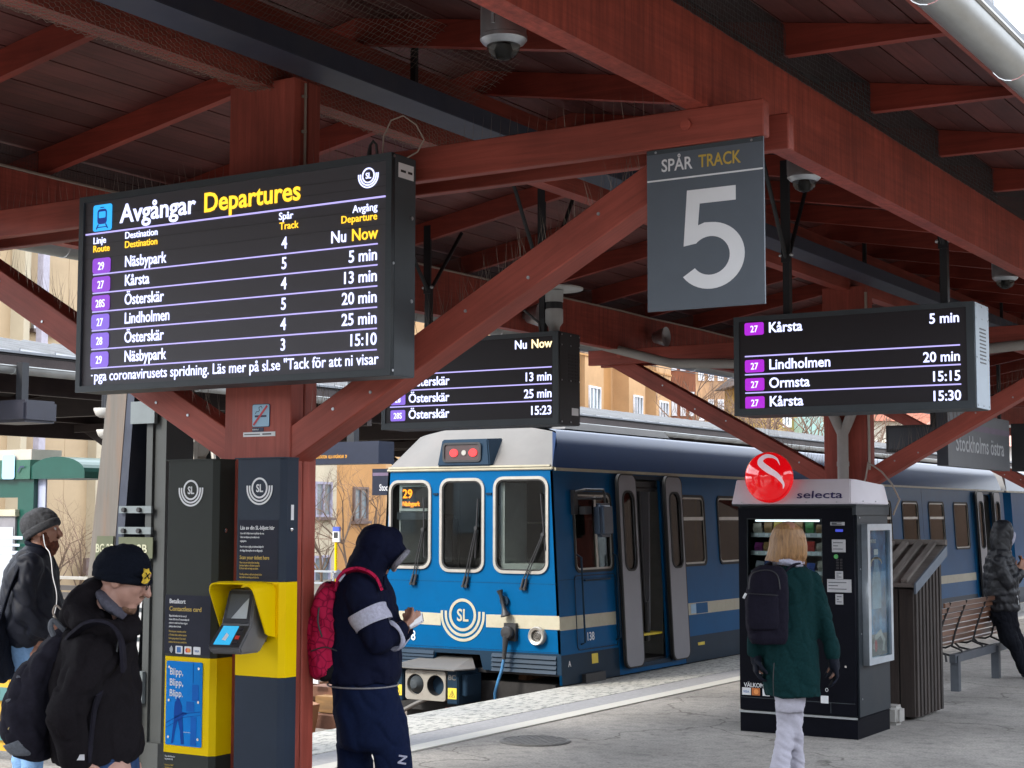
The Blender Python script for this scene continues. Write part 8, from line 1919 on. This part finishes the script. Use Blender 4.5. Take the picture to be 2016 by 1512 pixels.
# left part
wall_sec(-160, 40, 0, mcre); wall_sec(40, 52, .5, mcre2); wall_sec(52, 128, 0, mcre); wall_sec(128, 190, 0.01, mcre)
wall_sec(190, 330, .35, mcre2); wall_sec(330, 618, 0, mcre); wall_sec(612, 664, .3, mcre2); wall_sec(664, 760, 0.1, mora)
wall_sec(760, 1140, 0, mora2)
mvp = mat('lavender downpipe', (.36, .33, .38), .6)
a, d_ = s_at(38, 0); ob('downpipe', MB().box(a, a+.28, -1, 17, .51, .72), mvp, BM(), bd1)
window(55, 618, 99, 652, 0, mwf, 2); window(619, 951, 652, 1020, .3, mwv, 2); window(695, 961, 723, 1027, .1, msill, 2); window(617, 1095, 650, 1160, .3, mwv, 2)
ob('base_course', MB().box(s_at(150)[0], s_at(196)[0], zf(1130, 50), zf(1098, 50), .36, .5), msill, BM(), bd1)
# right part: stepped bays, sunlit fronts and shaded sides set by wall colour
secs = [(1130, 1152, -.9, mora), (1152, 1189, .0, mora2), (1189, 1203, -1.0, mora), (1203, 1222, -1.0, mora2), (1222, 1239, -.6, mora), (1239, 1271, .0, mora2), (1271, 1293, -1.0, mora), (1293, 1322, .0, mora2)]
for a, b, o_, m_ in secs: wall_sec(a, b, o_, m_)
for w_ in ((1159, 762, 1181, 812, 0), (1247, 780, 1264, 826, 0), (1298, 791, 1315, 834, 0), (1211, 775, 1217, 822, -1.0)): window(*w_[:4], w_[4], mwf, 3 if w_[4] == 0 else 1)
mb = MB()
for z in (10.4, 13.2): mb.box(s_at(1130)[0], s_at(1322)[0], z, z+.10, .02, .08)
ob('string_course', mb, mora, BM(), bd1)
ob('roof', MB().box(s_at(-160)[0], s_at(1322)[0], 17, 18.2, -6.3, .7), mat('dark roof', (.09, .06, .05), .8), BM(), bd1)
# unseen buildings added to darken what the train and glass reflect
sb2 = thing('unseen_building', 'added unseen brown building blocks right of the platform, darkening reflections in the train side', 'building', (16, 15, 0))
ob('wall', MB().box(15, 22, -12, 130, -1, 6.5).box(-5.5, 14.9, 96, 104, -1, 9), plaster('brown plaster', (.10, .065, .05)), None, sb2)
for i in range(20): ob('window', MB().box(14.95, 14.998, -8+i*3.6, -6.4+i*3.6, 1.2, 3.4), mwin, None, sb2)
sh2 = thing('unseen_building', 'added unseen station hall behind the near platform ends, darkening window reflections', 'building', (-12, -24, 0))  # hall added out of view so the train's front windows reflect something dark
ob('wall', MB().box(-45, 14.9, -30, -23, -1, 5), plaster('grey brown plaster', (.20, .17, .145)), None, sh2)
for i in range(14): ob('window', MB().box(-42+i*4, -39.8+i*4, -22.998, -22.95, 1.0, 3.8), mwin, None, sh2)
# red brick building behind to the right
def simple_building(label, pxa, pxb, pytop, dep, m, rows, cols, wpy, roofm, z0=-1, thick=10, fm=None, roofh=2.0):
    fm = fm or mwf
    a = camp((pxa-1008)/FPX*dep, dep); b = camp((pxb-1008)/FPX*dep, dep+.15*(pxb-pxa)/FPX*dep); t = thing('apartment_building', label, 'building', ((a.x+b.x)/2, (a.y+b.y)/2, 0))
    ex = (b-a); L_ = ex.length; ex.normalize(); nn = Vector((ex.y, -ex.x, 0)); nn = nn if nn.dot(FWH) < 0 else -nn
    MM = Matrix(((ex.x, 0, nn.x, a.x), (ex.y, 0, nn.y, a.y), (0, 1, 0, 0), (0, 0, 0, 1))); z1 = zf(pytop, dep)
    ob('wall', MB().box(0, L_, z0, z1, -thick, 0), m, MM, t)
    ob('roof', MB().add([(-.5, z1, .6), (L_+.5, z1, .6), (L_+.5, z1, -thick-.6), (-.5, z1, -thick-.6), (1.0, z1+roofh, -thick*.5), (L_-1, z1+roofh, -thick*.5)], [(0, 1, 5, 4), (2, 3, 4, 5), (1, 2, 5), (3, 0, 4), (0, 3, 2, 1)]), roofm, MM, t)
    for r in range(rows):
        for c in range(cols):
            zc_ = z1-1.9-r*3.0; x = L_*(c+.5)/cols; w2 = min(.65, L_/cols*.3)
            if zc_ < 1: continue
            f_ = ob('window', panel([[(x-w2, zc_-.8), (x+w2, zc_-.8), (x+w2, zc_+.8), (x-w2, zc_+.8)], [(x-w2+.12, zc_-.68), (x-w2+.12, zc_+.68), (x+w2-.12, zc_+.68), (x+w2-.12, zc_-.68)]], .1, fm), None, MM @ Matrix.Translation((0, 0, .003)), t)
            ob('pane', MB().box(x-w2+.1, x+w2-.1, zc_-.7, zc_+.7, .012, .02), mwin, MM, f_)
            ob('mullion', MB().box(x-.05, x+.05, zc_-.68, zc_+.68, .021, .08), fm, MM, f_)
    return t, MM, L_, z1
mtile = mat('red roof tiles', (.26, .085, .05), .8, var=.35, scale=3, stretch=(1, 4, 4)); mdr = mat('dark slate roof', (.08, .07, .07), .7)
simple_building('red brick building with white windows partly behind bare trees, right of the orange bays', 1319, 1372, 560, 104, mbrk, 6, 3, 0, mdr)
simple_building('tall ochre brick building behind bare branches left of the Kårsta display', 1372, 1450, 600, 118, plaster('ochre brick', (.40, .24, .13), .3), 6, 4, 0, mdr)
ybt, YM, YL, yz = simple_building('yellow plaster building with glass balconies seen left of the second red column', 1535, 1625, 740, 82, myel, 4, 3, 0, mdr)
mbal = mat('green balcony glass', (.22, .36, .33), .2); 
for zb_2 in (zf(862, 82), zf(862, 82)+3.0, zf(862, 82)-3.0):
    ob('balcony', MB().box(YL*.33, YL*.92, zb_2-.18, zb_2, 0.003, 1.4), mcre2, YM, ybt)
    ob('balcony_rail', MB().box(YL*.33, YL*.92, zb_2+.001, zb_2+1.0, 1.34, 1.40).box(YL*.33, YL*.33+.05, zb_2+.001, zb_2+1.0, .01, 1.339), mbal, YM, ybt)
simple_building('pale plaster building with red tiled roof seen right of the second red column', 1690, 1790, 830, 92, plaster('off white plaster', (.58, .55, .46)), 3, 4, 0, mtile, roofh=4.5)
simple_building('yellow building with red tiled roof behind the Stockholms östra sign', 1795, 1900, 862, 110, plaster('pale yellow plaster', (.60, .50, .30)), 3, 4, 0, mtile, roofh=4.5)
simple_building('small white building with pink roof at the far right edge', 1960, 2080, 880, 74, plaster('white plaster', (.6, .58, .55)), 2, 4, 0, mat('faded pink roof', (.42, .22, .18), .8, var=.3, scale=4), roofh=3.5)

# ================================================================== TREES AND SHRUBS
mbark = mat('winter bark', (.105, .070, .048), .9, var=.3, scale=4); mtwig = mat('twigs', (.15, .095, .065), .9, var=.2)
def bare_tree(label, base, h, seed, spread=.5, n0=5, mt=None, name='bare_tree', cat='tree', group=None, r0=None):
    rr = random.Random(seed); t = thing(name, label, cat, tuple(base), group=group); tr = MB(); tw_ = MB(); cnt = [0]
    def br(p, d, L_, r, lv):
        if cnt[0] > 5200: return
        k = 3; pts = [p]
        for i in range(k):
            d = (d+Vector((rr.uniform(-1, 1), rr.uniform(-1, 1), rr.uniform(-.6, .8)))*.16).normalized(); p = p+d*L_/k; pts.append(p)
        if lv < 2: tr.tube(pts, [r*(1-.45*i/k) for i in range(k+1)], 7 if lv == 0 else 5)
        else:
            tw_.tube(pts, [r*(1-.5*i/k) for i in range(k+1)], 3); cnt[0] += 1
        if lv >= 5: return
        nn = n0 if lv == 0 else rr.choice((2, 3, 3))
        for i in range(nn):
            st = pts[rr.choice((1, 2, 3, 3))] if lv else pts[rr.choice((2, 3, 3))]
            dd = (d+Vector((rr.uniform(-1, 1), rr.uniform(-1, 1), rr.uniform(-.35, .6)))*(spread+.25)).normalized()
            br(st, dd, L_*rr.uniform(.55, .8), r*rr.uniform(.4, .6), lv+1)
    br(Vector(base), Vector((0, 0, 1)), h*.33, r0 or h*.022, 0)
    ob('trunk', tr, mbark, None, t)
    o = ob('branches', tw_, mt or mtwig, None, t); o['kind'] = 'stuff'
    return t
for i, (px, dep, h, sd_, lb) in enumerate(((1385, 70, 11, 1, 'bare tree in front of the red brick building, left of the Kårsta display'), (1432, 62, 10, 2, 'bare tree just left of the Kårsta display edge'), (1508, 58, 9.5, 3, 'bare tree below the Kårsta display above the train roof'), (1560, 66, 9, 4, 'bare tree in front of the yellow building with balconies'),
                                    (1735, 60, 8, 5, 'bare tree right of the second red column'), (1640, 72, 11, 6, 'bare tree behind the second red column'))):
    bare_tree(lb, camp((px-1008)/FPX*dep, dep, -.8), h, sd_+20, .55, 6)
shl = ['left', 'middle', 'right']
for i, (px, dep, h, sd_) in enumerate(((636, 40, 4.6, 11), (690, 44, 5.2, 12), (742, 42, 4.8, 13))):
    bare_tree(('leafless shrub beside the blue and white stop sign', 'taller leafless shrub against the orange wall left of the hooded person', 'leafless shrub between hooded person and train front')[i], camp((px-1008)/FPX*dep, dep, -.8), h, sd_, .9, 8, name='bare_shrub', cat='shrub', r0=.05)
for i, (px, dep, h, sd_) in enumerate(((118, 38, 3.6, 14), (160, 36, 3.2, 15))):
    bare_tree(('thin bare shrub just right of the bearded man', 'thin bare shrub left of the portal leg')[i], camp((px-1008)/FPX*dep, dep, -.8), h, sd_, .8, 6, name='bare_shrub', cat='shrub', r0=.04)
# overhead wires
ow = thing('overhead_wires', 'thin dark overhead line wires crossing in front of the far buildings', 'overhead wires', (-10, 20, 4.5))
wm = MB()
for (x, z) in ((-9.1, 4.45), (-9.1, 4.9), (-12.9, 4.45), (-12.9, 4.9)):
    wm.tube([(x, 2+i*6, z+.04*sin(i)) for i in range(18)], .007, 5)
for (x, z) in ((-14.9, 5.1), (-15.3, 5.5), (-24, 7.6)):
    wm.tube([(x, -2+i*6, z+.04*sin(i)) for i in range(18)], .012, 5)
ob('wire', wm, M['cblack'], None, ow)
# railing in front of the shrubs
rl_ = thing('railing', 'pale metal railing in front of the ground floor windows beside the red column', 'railing', (-20, 24, -.7))
mb = MB(); a = on(606, 1130, Y=24); b2 = on(760, 1130, Y=24)
for pz in (1125, 1148): z = on(640, pz, Y=24).z; mb.box(a.x-1, b2.x, 24, 24.04, z-.02, z+.02)
for i in range(8): x = a.x+i*.6; mb.box(x, x+.03, 24, 24.04, -.78, on(640, 1125, Y=24).z)
ob('bars', mb, M['galv'], None, rl_)
